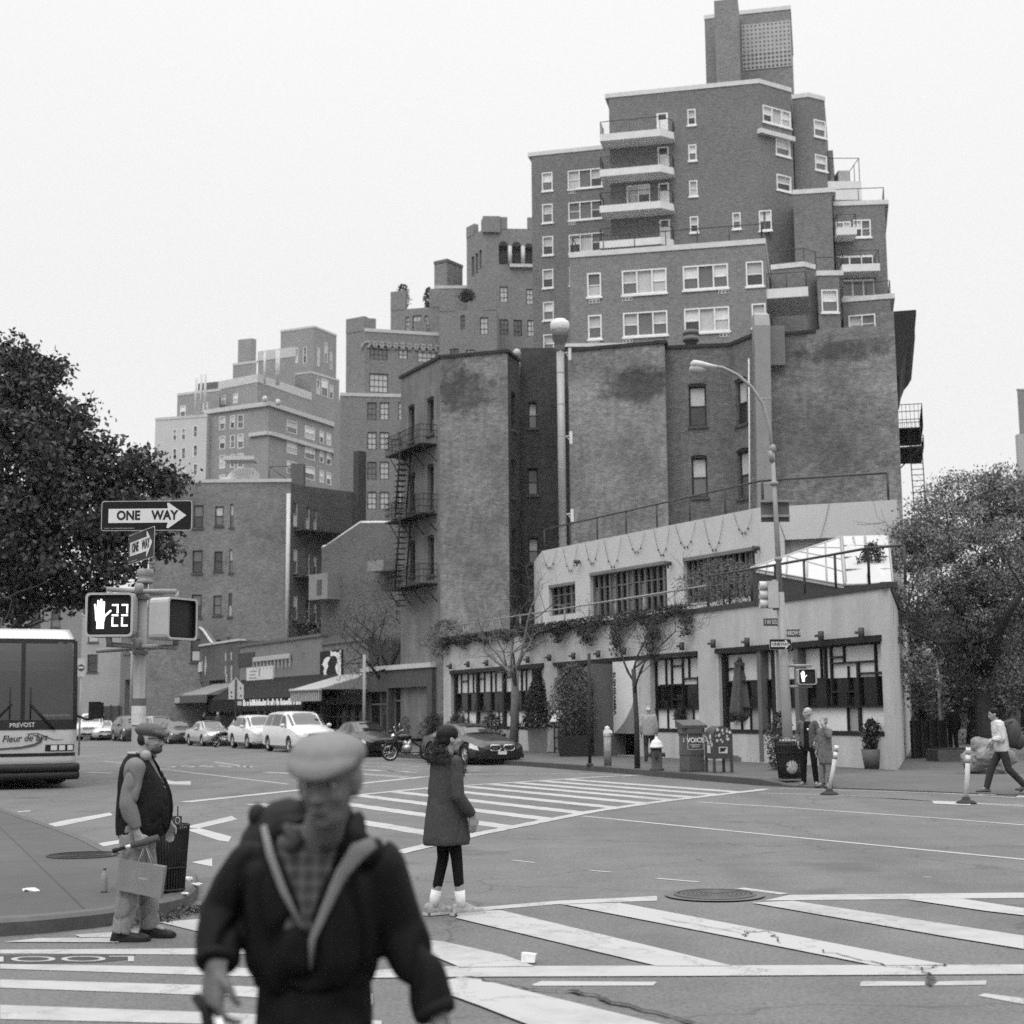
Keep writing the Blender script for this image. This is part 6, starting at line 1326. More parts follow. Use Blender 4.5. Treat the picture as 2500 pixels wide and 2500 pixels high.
t, tips = bare(845, 1790, 92, 8.5, 'half bare tree above the striped awning', BARK, 63, -.3, .12, .5, .9, 3.0); T_ = np.array([tuple(p) for p in tips]); T_ = T_[R2_.choice(len(T_), 1500)] + R2_.normal(size=(1500, 3)) * .18; leaves('foliage', leafmat('sparse_leaf', .10), T_, .10, 11, t)
# trailing plants on the terrace parapet
def trailing(us, F, label, seed, m='trailing_leaf', v=.03, lo=.8):
    R = np.random.RandomState(seed); pts = []
    for u in np.arange(us[0], us[1], .22):
        dep = .12 + lo * (.5 + .5 * math.sin(u * 2.3 + seed)) ** 1.5 * R.uniform(.3, 1.2)
        n = int(120 * (.35 + dep)); z = zP + .34 - R.uniform(0, 1, n) ** .8 * (dep + .2)
        for k in range(n): p = F.pt(u + R.normal() * .16, z[k], .12 + abs(R.normal()) * .12); pts.append(p[:])
    g = leaves('trailing_plant', leafmat(m, v), np.array(pts), .12, seed, None, .6, .5); tag(g, label, 'plant', 'trailing plants along the terrace edge'); return g
trailing((.3, R1.L * .30), R1, 'trailing plant at the left end of the terrace edge', 1, lo=.35); trailing((R1.L * .33, R1.L * .62), R1, 'trailing plant over the restaurant entrance on the terrace edge', 2); trailing((R1.L * .64, R1.L * .84), R1, 'bushy trailing plant on the terrace edge left of the signal pole', 3, m='trailing_leaf2', v=.035, lo=1.2)
def shrub(px, py, Y, w, h, label, seed, v=.05, z0=.15, lf=.09, n=2600, conical=False, name='potted_shrub', pot=None, nm='shrub', z=None):
    c = Vector((xz(px, Y), Y, z0)); t = thing(name, label, nm, c); R = np.random.RandomState(seed); ph = 0
    if pot:
        mb = MB(); pw, ph, kind, pv = pot
        if kind == 'box': mb.rings([[Vector((c.x + a * pw / 2 * s, c.y + b * pw / 2 * s, z0 + zz_)) for a, b in ((-1, -1), (1, -1), (1, 1), (-1, 1))] for s, zz_ in ((.86, 0), (1, ph), (.9, ph), (.9, ph - .05))], True, True, False)
        else: mb.lathe(c, [(pw * .36, 0), (pw * .5, ph), (pw * .44, ph), (pw * .44, ph - .05)], 14)
        mb.build('planter', mat('planter_%d' % int(pv * 1000), pv, .8, 0, .15, 4), t)
    g = R.uniform(0, 1, n); zz_ = g * h; rad = (w / 2) * (np.sqrt(np.clip(1 - (2 * g - .9) ** 2 * .8, .05, 1)) if not conical else (1 - g * .9)); a = R.uniform(0, 2 * PI, n); rr_ = rad * np.sqrt(R.uniform(.15, 1, n)) * (1 + .25 * np.sin(a * 3 + g * 9) + R.normal(size=n) * .08)
    P = np.stack([c.x + np.cos(a) * rr_, c.y + np.sin(a) * rr_, z0 + ph + zz_ + R.normal(size=n) * .05], 1); mb = MB(); mb.tube([c + Vector((0, 0, ph * .8)), c + Vector((0, 0, ph + h * .7))], [.04, .015], 5)
    for k in range(8): a_ = k * .8; mb.tube([c + Vector((0, 0, ph + h * .1 * (k % 4))), c + Vector((math.cos(a_) * w * .3, math.sin(a_) * w * .3, ph + h * (.4 + .1 * (k % 3))))], .012, 4)
    mb.build('stem', BARK, t); leaves('foliage', leafmat('shrub_leaf_%d' % int(v * 1000), v), P, lf, seed, t); return t
def yb(px, py, z=.15): return gp(px, py, z).y
shrub(1400, 1845, yb(1400, 1846), 1.5, 2.5, 'tall feathery bamboo in a dark planter left of the restaurant entrance', 3, .085, lf=.085, n=9000, pot=(1.2, .75, 'box', .03))
shrub(1312, 1830, yb(1312, 1838), 1.5, 2.3, 'conical dark evergreen in a pale concrete planter', 4, .035, lf=.1, n=5000, conical=True, pot=(.8, .95, 'box', .16))
shrub(1662, 1725, 50, .5, .45, 'small dark shrub showing behind the newspaper box', 5, .03, z0=1.35, n=500)
shrub(1902, 1870, yb(1905, 1880), .75, 1.5, 'pink flowered shrub half hidden behind the signal pole', 6, .06, n=1600, lf=.08)
shrub(2125, 1870, yb(2132, 1877), .55, .75, 'dark leafy plant leaning in a grey pot by the corner wall', 7, .03, n=900, pot=(.6, .52, 'round', .085))
for i, (px, w) in enumerate(((1120, 1.3), (1200, 1.1), (1060, 1.6), (1010, 1.8))): shrub(px, 1800, (66, 63, 72, 76)[i], w, 1.5, ['round shrub behind the woman in the coat', 'leafy bush behind the coupe windscreen', 'bushy planter at the foot of the tenement', 'wide bushy hedge plant left of the restaurant corner'][i], 20 + i, .05, n=1800, lf=.1)
shrub(1480 * .0 + 1090, 1500, 70.5, 2.2, 1.8, 'wispy grey shrub growing on the left end of the terrace', 31, .11, z0=zP - .6, n=3500, lf=.08)
shrub(1775, 1400, 50.5, 3.0, 1.5, 'leafy plant screening the upper windows beside the canopy', 32, .09, z0=zP + .4, n=3500, lf=.09)
shrub(2145, 1330, 44.8, 1.0, 1.9, 'tall terrace plant at the corner of the restaurant roof', 33, .05, z0=zP - .1, n=2200, lf=.1)
for i, (px, py, Y, w, h) in enumerate(((982, 735, 153, 1.6, 2.4), (1047, 738, 153, 1.0, 2.2), (1145, 722, 152, 1.8, 1.2), (880, 790, 150, 1.6, 1.1))): shrub(px, py, Y, w, h, ['bushy roof plant at the left corner of the castle building parapet', 'thin upright roof plant between two battlements', 'low roof shrub beside the castle tower', 'low shrub on the lower left castle roof'][i], 70 + i, .04, z0=at(px, py, Y).z - .6, n=700, lf=.22)
# far trees down the right street and left street
for i, (px, Y, h, w, v, lb) in enumerate(((2250, 84, 9, 6, .045, 'dark tree further down the side street beside the restaurant corner'), (2330, 96, 8.5, 7, .06, 'large shaded tree far down the side street'), (2440, 75, 7, 6, .05, 'leafy tree behind the backpack walker'), (2500, 100, 10, 7, .07, 'tall pale leaved tree at the far right edge'), (2370, 66, 5.5, 3, .05, 'small dense tree behind the locust trunk'))):
    x = xz(px, Y); t = thing('street_tree', lb, 'tree', (x, Y, .15)); mb = MB(); R = random.Random(i); tips = []; mb.tube([(x, Y, .1), (x + .1, Y, h * .3), (x, Y, h * .5)], [.3, .22, .18], 8)
    for k in range(4): branchy(mb, (x, Y, h * .42), (math.cos(k * 1.7), math.sin(k * 1.7), .8), h * .3, .1, 1, R, tips, .7, .1, 3)
    mb.build('trunk', BARK, t); L = []; Rn = np.random.RandomState(i + 60); pts = []
    for k in range(26): c = np.array([x, Y, h * .62]) + Rn.normal(size=3) * [w * .3, w * .3, h * .17]; pts.append(c + Rn.normal(size=(230, 3)) * [.75, .75, .5])
    leaves('foliage', leafmat('street_leaf_%d' % int(v * 1000), v), np.concatenate(pts), .24, i, t)
# ================================================================== SHOPS DOWN THE STREET
PN = lambda n, v, r=.7: mat(n, v, r, 0, .15, 4)
SA, SB = V2(at(300, 1700, 128)), V2(c0) + Vector((.0, .15)); SF = Face(SA, SB); dn = Vector((SF.n.x, SF.n.y, 0))
def su_(px, y=1700): return SF.uz(px, y)
def shopblock(label, px0, px1, ytop, m, holes=(), o=0.0, cop=None, base_y=None):
    u0, u1 = su_(px0)[0], su_(px1)[0]; z = SF.uz(px0, ytop)[1]; t = thing('shop_building', label, 'shop', SF.pt(u0, 0)); mb = MB()
    H = [SF.rect(h[:2], h[2:]) for h in holes]; H = [(max(h[0], u0 + .1), max(h[1], .3), min(h[2], u1 - .1), h[3]) for h in H]
    F = Face(SF.pt(u0, 0, o)[:2], SF.pt(u1, 0, o)[:2]); H = [(h[0] - u0, h[1], h[2] - u0, h[3]) for h in H]
    F.wall(mb, 0, z, H, .5); P = [F.pt(0, 0), F.pt(F.L, 0), F.pt(F.L, 0, -9), F.pt(0, 0, -9)]
    for a, b in ((1, 2), (2, 3), (3, 0)): mb.face([P[a], P[b], P[b] + Vector((0, 0, z)), P[a] + Vector((0, 0, z))], [(0, 0), (9, 0), (9, z), (0, z)])
    mb.face([p + Vector((0, 0, z - .05)) for p in P]); mb.build('wall', m, t)
    if H:
        g = MB()
        for h in H: F.box(g, h[0], h[1], h[2], h[3], -.5, -.48)
        g.build('shop_glass', mat('shop_glass', .014, .2, 0, .2, 2), t)
        g = MB()
        for h in H:
            n = max(1, round((h[2] - h[0]) / 1.3))
            for i in range(n + 1): u = h[0] + (h[2] - h[0]) * i / n; F.box(g, u - .05, h[1], u + .05, h[3], -.45, -.35)
            F.box(g, h[0], h[3] - .7, h[2], h[3] - .62, -.45, -.36)
        g.build('shop_frame', mat('shop_frame', .12, .6), t)
    g = MB(); F.box(g, -.05, z - .02, F.L + .05, z + (cop or .15), -.4, .1); g.build('cornice', PT if cop else mat('dark_cap', .1, .9), t)
    return t, F, z, u0
DB = mat('shop_brick_dark', .075, .9, 0, .2, kind='brick', v2=1.4)
t1, Fa, za, ua_ = shopblock('dark shop with a low plain roof at the far end of the row', 300, 392, 1600, PN('shop_paint', .12), [(305, 1660, 385, 1745)])
t2, Fb_, zb2, ub = shopblock('dark brick shop with a wavy parapet and pale diamond ornaments', 393, 583, 1592, DB, [(408, 1672, 440, 1690), (455, 1668, 495, 1690), (510, 1662, 550, 1688), (402, 1705, 580, 1748)], cop=.12)
mb = MB(); u0, u1 = su_(445)[0] - ub, su_(520)[0] - ub; P = [Fb_.pt(u0 + (u1 - u0) * k / 14, zb2 + 1.35 * math.sin(PI * k / 14) ** 1.4, 0) for k in range(15)]; mb.prism(P, -dn * .4); mb.build('gable', DB, t2)
mb = MB(); mb.tube([p + dn * .05 + Vector((0, 0, .05)) for p in P], .11, 5); mb.build('gable_coping', PT, t2)
mb = MB()
for px, py in ((448, 1634), (503, 1628)): u, z_ = Fb_.uz(px, py); mb.prism([Fb_.pt(u, z_ - .75, .06), Fb_.pt(u + .28, z_, .06), Fb_.pt(u, z_ + .75, .06), Fb_.pt(u - .28, z_, .06)], -dn * .04)
for px, py in ((440, 1620), (440, 1650), (552, 1604), (566, 1602), (552, 1637), (566, 1635), (554, 1656), (566, 1655), (404, 1640), (406, 1655), (404, 1672), (449, 1665)): u, z_ = Fb_.uz(px, py); Fb_.box(mb, u - .1, z_ - .28, u + .1, z_ + .28, .0, .05)
mb.build('ornament', mat('pale_ornament', .35, .7), t2)
r = Fb_.rect((459, 1620), (494, 1640)); mb = MB(); Fb_.box(mb, *r, 0, .12); mb.build('sign_board', mat('sign_cream', .5, .6, 0, .1, 4), t2)
mb = MB()
for a, b, y in ((402, 436, 1697), (450, 490, 1695), (505, 530, 1691)): q = Fb_.rect((a, y - 2), (b, y + 1)); Fb_.box(mb, q[0], q[1], q[2], q[3], .1, 1.0)
mb.build('ledge', mat('pale_ornament', .35, .7), t2)
t3, Fc3, z3, uc = shopblock('grey shop with two white sign boards above a big black awning', 584, 786, 1580, PN('shop_grey', .15), [(590, 1722, 780, 1790)])
for q_ in ((607, 1631, 671, 1661),): r = Fc3.rect(q_[:2], q_[2:]); mb = MB(); Fc3.box(mb, *r, 0, .15); sb_ = mb.build('sign_board', mat('sign_cream', .5, .6, 0, .1, 4), t3); mb = MB(); [Fc3.box(mb, r[0] + (r[2] - r[0]) * a, r[1] + .2 + k * .22, r[0] + (r[2] - r[0]) * b, r[1] + .28 + k * .22, .151, .156) for k, (a, b) in enumerate(((.1, .4), (.12, .35), (.15, .42)))]; Fc3.box(mb, r[0] + (r[2] - r[0]) * .48, r[1] + .3, r[0] + (r[2] - r[0]) * .53, r[3] - .1, .151, .156); mb.build('sign_marks', mat('sign_marks_grey', .2, .7), sb_)
r = Fc3.rect((584, 1596), (622, 1624)); mb = MB(); Fc3.box(mb, *r, 0, .08); mb.build('dark_panel', PN('shop_dark', .05), t3)
r = Fc3.rect((624, 1605), (712, 1612)); mb = MB(); Fc3.box(mb, r[0], r[3] - .3, r[2], r[3], .1, .2); [Fc3.box(mb, r[0] + (r[2] - r[0]) * k / 10, r[1] - .4, r[0] + (r[2] - r[0]) * k / 10 + .08, r[3], .1, .18) for k in range(11)]; mb.build('roof_railing', mat('pale_ornament', .35, .7), t3)
t4, Fd, z4b, ud = shopblock('brick shop front with a black and white silhouette mural at its centre', 786, 900, 1575, mat('shop_brick_mid', .12, .9, 0, .2, kind='brick', v2=1.3), [(790, 1722, 895, 1800)])
r = Fd.rect((786, 1591), (838, 1660)); mb = MB(); Fd.box(mb, *r, 0, .12); mu_ = mb.build('mural_board', mat('mural_black', .012, .6), t4); W_2, H_2 = r[2] - r[0], r[3] - r[1]
def mur(P, m, o): q = MB(); q.face([Fd.pt(r[0] + a * W_2, r[1] + b * H_2, o) for a, b in P]); q.build('mural_shape', m, mu_)
mw = mat('mural_white', .62, .7, 0, 0)
mur([(.5, 1), (.62, .93), (.7, .95), (.82, .9), (.98, .99), (.99, .0), (.9, .05), (.76, .3), (.72, .45), (.83, .6), (.8, .75), (.66, .82), (.5, .8)], mw, .125)
mur([(.3, .78), (.42, .80), (.5, .76), (.42, .66), (.36, .58), (.4, .5), (.35, .4), (.3, .3), (.32, .18), (.25, .1), (.2, .02), (.12, .12), (.02, .0), (.2, .2), (.18, .35), (.22, .42), (.16, .52), (.1, .55), (.16, .62), (.2, .72)], mw, .125)
t5, Fe5, z5b, ue = shopblock('low dark shop with timber front and pale roof edge beside the restaurant', 901, 1072, 1640, PN('shop_timber', .06), [(905, 1690, 960, 1800), (965, 1680, 1060, 1800)], o=.4, cop=.22)
def awning(label, px0, px1, yt, yb_, dp, m, val, vm, zz=None, name='awning'):
    u0, u1 = su_(px0)[0], su_(px1)[0]; zt__ = SF.uz(px0, yt)[1]; t = thing(name, label, 'awning', SF.pt(u0, 2.5)); zb_ = zz or SF.uz((px0 + px1) / 2, yb_)[1]; mb = MB()
    A_, B_, C_, D_ = SF.pt(u0, zt__, .02), SF.pt(u1, zt__, .02), SF.pt(u1, zb_ + .4, dp), SF.pt(u0, zb_ + .4, dp)
    mb.prism([A_, B_, C_, D_], Vector((0, 0, .05))); 
    for a, b in ((A_, D_), (B_, C_)): mb.prism([a, b, Vector((a.x, a.y, b.z))], SF.ax[0] * .04)
    mb.build('canopy', m, t); mb = MB(); n = int((u1 - u0) / .16)
    mb.box((C_ + D_) / 2 - Vector((0, 0, val / 2)), ((u1 - u0), .03, val), SF.ax); mb.build('valance', vm, t)
    return t, u0, u1, zb_, dp, C_, D_
t_, u0, u1, zb_, dp, C_, D_ = awning('long black shop awning with white lettering below the silhouette mural', 590, 830, 1662, 1722, 2.2, mat('awning_black', .012, .8), .75, mat('awning_black', .012, .8))
mb = MB(); R = random.Random(3)
for (a, b, o_, z_) in ((.40, .98, dp + .03, zb_ + .05),):
    u = u0 + (u1 - u0) * a
    while u < u0 + (u1 - u0) * b: w = R.uniform(.1, .24); SF.box(mb, u, z_ - .05, u + w, z_ + R.choice([.18, .22, .32]), o_ - .02, o_); u += w + R.choice([.05, .05, .2])
mb.build('lettering', WHT, t_)
t_, u0, u1, zb_, dp, C_, D_ = awning('pale striped awning jutting out right of the black one', 832, 912, 1650, 1702, 3.0, mat('awning_pale', .26, .8, 0, .1, 2), .62, mat('awning_valance', .14, .8))
mb = MB(); L_ = (C_ - D_).length
for k in range(int(L_ / .28)): mb.box(D_.lerp(C_, (k + .5) * .28 / L_) - Vector((0, 0, .31)) + dn * .022, (.12, .01, .6), SF.ax)
mb.tube([D_ + dn * .04, C_ + dn * .04], .09, 6); mb.build('stripe', mat('valance_pale', .34, .8), t_)
awning('grey sloping awning behind the crossing sign', 520, 590, 1672, 1712, 2.4, mat('awning_grey', .16, .8), .5, mat('awning_grey2', .07, .8)); awning('short dark awning over the far shop doorway', 470, 512, 1692, 1716, 1.6, mat('awning_grey2', .07, .8), .4, mat('valance_pale', .34, .8))
def lamp2(px, py, Y): pass
# far-left low houses and a container
for i, (a, b, yt, Y, v, lab) in enumerate(((-140, 195, 1470, 170, .2, 'pale classical house with a pediment behind the coach'), (195, 292, 1500, 158, .3, 'pale low house with shuttered windows right of the coach'), (292, 400, 1480, 150, .14, 'dark grey town house behind the signal pole'))):
    A_, B_ = V2(at(a, 1700, Y)), V2(at(b, 1700, Y)); z = zt((a + b) / 2, yt, Y); t = thing('town_house', lab, 'house', (A_.x, A_.y, 0)); F = Face(A_, B_); H = []
    for k in range(int(F.L / 2.3)):
        for zz_ in (z - 3, z - 6.2): H.append((.7 + k * 2.3, zz_, 1.8 + k * 2.3, zz_ + 1.9)) if .7 + k * 2.3 + 1.3 < F.L else None
    poly_mesh(t, mat('house_render_%d' % i, v, .85, 0, .12, .5), blk(A_, B_, z, 10), 0, z, {0: H}, [0], PT)
    for r in H: window(t, F, r, 'arch', DF(), sill=True)
    if i == 0: mb = MB(); mb.prism([F.pt(F.L * .3, z, .3), F.pt(F.L * 1.0, z, .3), F.pt(F.L * .65, z + 2.6, .3)], -dn * 6); mb.build('pediment', PT, t)
ct = thing('site_hoarding', 'long dark panelled hoarding standing behind the far parked cars', 'hoarding', at(230, 1740, 135) * 1); mb = MB(); F = Face(V2(at(232, 1740, 135)), V2(at(345, 1740, 130)))
F.box(mb, 0, .1, F.L, 2.6, -.2, 0); [F.box(mb, k * 1.3, .1, k * 1.3 + .1, 2.7, 0, .1) for k in range(int(F.L / 1.3) + 1)]; mb.build('panel', PN('hoarding_dark', .05), ct)
# tall tower at the right frame edge
t = thing('office_tower', 'plain grey tower block cut by the right edge of the frame', 'building', (100, 290, 0)); a, b = at(2483, 952, 290), at(2620, 930, 290); P = [V2(a), V2(b), V2(b) + Vector((0, 15)), V2(a) + Vector((9, 15))]
poly_mesh(t, mat('tower_grey', .17, .9, 0, .1, .3), P, 0, a.z, {}, [0], mat('tower_cap', .2, .9)); q = MB(); p = at(2484, 1062, 289.5); q.b2(p.x - .3, 288.5, 0, p.x + 14, 290, p.z); q.build('lower_block', mat('tower_pale', .3, .9), t)
t = thing('brick_building', 'dark old brick building across the side street behind the trees', 'building', (20, 118, 0)); a, b = at(2205, 1500, 118), at(2640, 1500, 112); P = blk(a, b, 0, 12); F = Face(P[0], P[1]); H = [(1.2 + k * 2.6, z_, 2.3 + k * 2.6, z_ + 1.9) for k in range(int(F.L / 2.6)) for z_ in (1.2, 4.6)]
poly_mesh(t, mat('side_street_brick', .07, .9, 0, .2, kind='brick', v2=1.2), P, 0, a.z, {0: H}, [0], mat('dark_cap', .1, .9))
for r in H: window(t, F, r, 'arch', DF(), sill=False)
# garden wall, planter and lamp post under the right-hand trees
SGx = gp(2228, 1852, .15); t = thing('garden_fence', 'low black fence panel between the restaurant corner and the trees', 'fence', SGx); mb = MB(); F = Face(V2(SGx), V2(gp(2310, 1848, .15))); F.box(mb, .02, .15, F.L, 1.35, -.06, 0); mb.build('panel', mat('fence_black', .008, .8), t)
mb = MB(); [F.box(mb, F.L * k / 4, .15, F.L * k / 4 + .06, 1.45, 0, .06) for k in range(5)]; mb.build('post', mat('fence_black2', .02, .7), t)
c = gp(2360, 1860, .15); t = thing('stone_planter', 'low stone tree planter box at the foot of the locust trunk', 'planter', c); mb = MB(); mb.box((c.x + .3, c.y + .8, .33), (2.2, 1.3, .36)); mb.build('planter', mat('planter_stone', .07, .9, 0, .25, 3), t)
mb = MB(); mb.box((c.x + .3, c.y + .8, .52), (2.0, 1.1, .04)); mb.build('soil', mat('soil', .02, .95), t)
def rock(px, py, w, h, label, seed, v):
    c = gp(px, py, .15); bm = bmesh.new(); bmesh.ops.create_icosphere(bm, subdivisions=4, radius=1)
    for v_ in bm.verts:
        n = noise.noise(v_.co * 1.6 + Vector((seed, 0, 0))) * .35 + noise.noise(v_.co * 5 + Vector((seed, 0, 0))) * .12; v_.co *= 1 + n; v_.co = Vector((v_.co.x * w / 2, v_.co.y * w * .35, v_.co.z * h * .55 + h * .4))
    me = bpy.data.meshes.new('boulder'); bm.to_mesh(me); bm.free(); me.materials.append(mat('boulder_%d' % seed, v, .9, 0, .45, 3, 8)); o = bpy.data.objects.new('boulder', me); COL.objects.link(o); o.location = c; tag(o, label, 'rock')
rock(2415, 1888, 1.15, .95, 'rough pale boulder on the pavement behind the backpack walker', 2, .16)
px_ = xz(2278, 58); t = thing('globe_lamp', 'thin pale lamp post with a round globe under the right-hand trees', 'street lamp', (px_, 58, .15)); mb = MB(); mb.tube([(px_ + .25, 58, .15), (px_ + .25, 58, 3.6)], .06, 8); mb.tube([(px_ + .25, 58, 3.6), (px_, 58, 3.75)], .03, 5); mb.build('post', mat('lamp_post_grey', .2, .6), t); mb = MB(); mb.ell((px_, 58, 3.95), (.22, .22, .22)); mb.build('globe', mat('lamp_globe', .4, .3), t)
# ================================================================== SIGNS AND SIGNALS
PG = mat('pole_paint', .23, .5, .1, .1, 5, stain=.15); SGB = mat('sign_black', .012, .5, 0, 0); SGW = mat('sign_white', .52, .5, 0, .06, 3); RIMW = mat('sign_rim', .35, .5)
def oneway(root, c, ex, w, h, name='one_way_sign', gap=True, small=False):
    """c centre, ex unit vector to the right of the sign face"""
    ex = Vector(ex).normalized(); ez = Vector((0, 0, 1)); en = Vector((ex.y, -ex.x, 0)).normalized()
    if en.dot(c) > 0: en = -en
    ax = (ex, en, ez); P = lambda x, z, o=0: c + ex * x + ez * z + en * o
    def rr(w_, h_, r_, o): 
        out = []
        for cx_, cz_, a0 in ((w_ / 2 - r_, h_ / 2 - r_, 0), (-w_ / 2 + r_, h_ / 2 - r_, 90), (-w_ / 2 + r_, -h_ / 2 + r_, 180), (w_ / 2 - r_, -h_ / 2 + r_, 270)):
            for k in range(4): a = math.radians(a0 + k * 30); out.append(P(cx_ + r_ * math.cos(a), cz_ + r_ * math.sin(a), o))
        return out
    mb = MB(); mb.prism(rr(w, h, h * .09, .0), -en * .004); pl = mb.build(name, RIMW, root)
    mb = MB(); mb.face(rr(w - h * .05, h - h * .05, h * .07, .002)); mb.build('sign_face', SGB, pl)
    a = w * .42; s = h * .235; hx = w * .235; mb = MB(); mb.face([P(-a, -s, .004), P(hx, -s, .004), P(hx, s, .004), P(-a, s, .004)])
    mb.face([P(hx - h * .04, -h * .41, .004), P(hx + h * .03, -h * .42, .004), P(w * .44, 0, .004), P(hx + h * .03, h * .42, .004), P(hx - h * .04, h * .41, .004), P(hx, s, .004), P(hx, -s, .004)]); mb.build('arrow', SGW, pl)
    text(pl, 'ONE', None, 0, 0, 0, h * .42, BLK, 0, 'lettering', .88, 'CENTER', .001, ax, P(-w * .2, 0, .0055), bold=.035); text(pl, 'WAY', None, 0, 0, 0, h * .42, BLK, 0, 'lettering', .88, 'CENTER', .001, ax, P(w * .2, 0, .0055), bold=.035)
    if not small: text(pl, 'DEPT. OF TRANSPORTATION', None, 0, 0, 0, h * .05, mat('small_print', .3, .6), 0, 'lettering', 1.5, 'LEFT', .0005, ax, P(-w * .46, -h * .42, .004))
    return pl
# near pole with pedestrian countdown
PX = at(342, 1600, 14.2); sp = thing('signal_pole', 'grey street signal pole carrying the countdown signal and the large one way signs', 'signal pole', (PX.x, 14.2, .14)); X_, Y_ = PX.x, 14.2
zt_p = at(345, 1425, 14.2).z; mb = MB(); mb.lathe((X_, Y_, .14), [(.14, 0), (.14, .25), (.1, .4), (.062, .6), (.058, zt_p - .14)], 20); mb.build('pole', PG, sp)
mb = MB(); z_a, z_b = at(349, 1425, 14.2).z, at(349, 1390, 14.2).z; mb.lathe((X_ + .03, Y_, 0), [(.066, z_a), (.078, z_a), (.078, z_a + .03), (.070, z_a + .04), (.070, z_a + .07), (.078, z_a + .08), (.078, z_b - .01), (.07, z_b)], 20); mb.build('cap', PG, sp)
mb = MB(); zs0 = at(358, 1215, 14.2).z; mb.tube([(X_ + .03, Y_, z_b), (X_ + .05, Y_, zs0)], .022, 10); mb.build('sign_post', mat('post_dark', .05, .5), sp)
mb = MB(); za1, zb1 = at(300, 1756, 14.2).z, at(300, 1708, 14.2).z; mb.lathe((X_, Y_, 0), [(.069, at(340, 1770, 14.2).z), (.069, at(340, 1720, 14.2).z)], 20, cap=False); mb.build('paper_notice', mat('paper_notice', .45, .8, 0, .3, 9), sp)
mb = MB(); z1 = at(340, 1718, 14.2).z; mb.lathe((X_, Y_, 0), [(.070, z1 - .02), (.070, z1 + .05)], 20, cap=False); mb.build('band', mat('band_dark', .1, .6), sp)
e1_ = Vector((1, .02, 0)); ow = thing('one_way_sign', 'large one way sign facing the camera at the top of the signal pole', 'road sign', at(358, 1259, 14.1)); oneway(ow, at(358, 1259, 14.15), (1, 0, 0), .885, .295, 'sign_plate')
ow = thing('one_way_sign', 'one way sign turned edge-on below the large one on the signal pole', 'road sign', at(344, 1333, 14.2)); oneway(ow, at(344, 1333, 14.12), (.50, -.86, .0), .885, .295, 'sign_plate')
for k in kids(ow): pass
mb = MB()
for y, dy in ((1260, 0), (1302, 0)): z_ = at(350, y, 14.2).z; mb.lathe((X_ + .045, Y_, 0), [(.026, z_ - .02), (.026, z_ + .02)], 12)
mb.build('clamp', PG, sp)
def hand(root, ax, org, s, m):
    """raised palm of the signal"""
    P = lambda x, z: org + ax[0] * x * s + ax[2] * z * s + ax[1] * .0
    mb = MB(); en = ax[1]
    def cap_(a, b, w): 
        d = Vector((b[0] - a[0], b[1] - a[1])).normalized(); n = Vector((-d.y, d.x)) * w; A_ = []
        for k in range(7): t = -PI / 2 + PI * k / 6; A_.append((b[0] + n.x * math.sin(-t) + d.x * w * math.cos(t), b[1] + n.y * math.sin(-t) + d.y * w * math.cos(t)))
        A_ = [(a[0] + n.x, a[1] + n.y)] + A_ + [(a[0] - n.x, a[1] - n.y)]; mb.face([P(*q) for q in A_])
    for x0, x1, top in ((-.27, -.34, .62), (-.12, -.15, .86), (.03, .03, .93), (.18, .2, .78)): cap_((x0, .2), (x1, top), .066)
    for q in ([(-.34, .25), (.25, .25), (.25, -.2), (-.3, -.2)],): mb.face([P(*p) for p in q])
    mb.face([P(*p) for p in ((-.34, .22), (-.3, -.3), (-.22, -.45), (.24, -.45), (.3, -.2), (.25, .1))]); cap_((.2, -.15), (.62, .25), .06)
    mb.face([P(*p) for p in ((-.22, -.45), (-.22, -.85), (.24, -.85), (.24, -.45))])
    # layered shapes are lifted a hair apart
    k = 0; vv = list(mb.v)
    for i, f in enumerate(mb.f):
        for j in f: vv[j] = tuple(Vector(vv[j]) + en * (.0006 * i))
    mb.v = vv; return mb.build('hand_symbol', m, root)
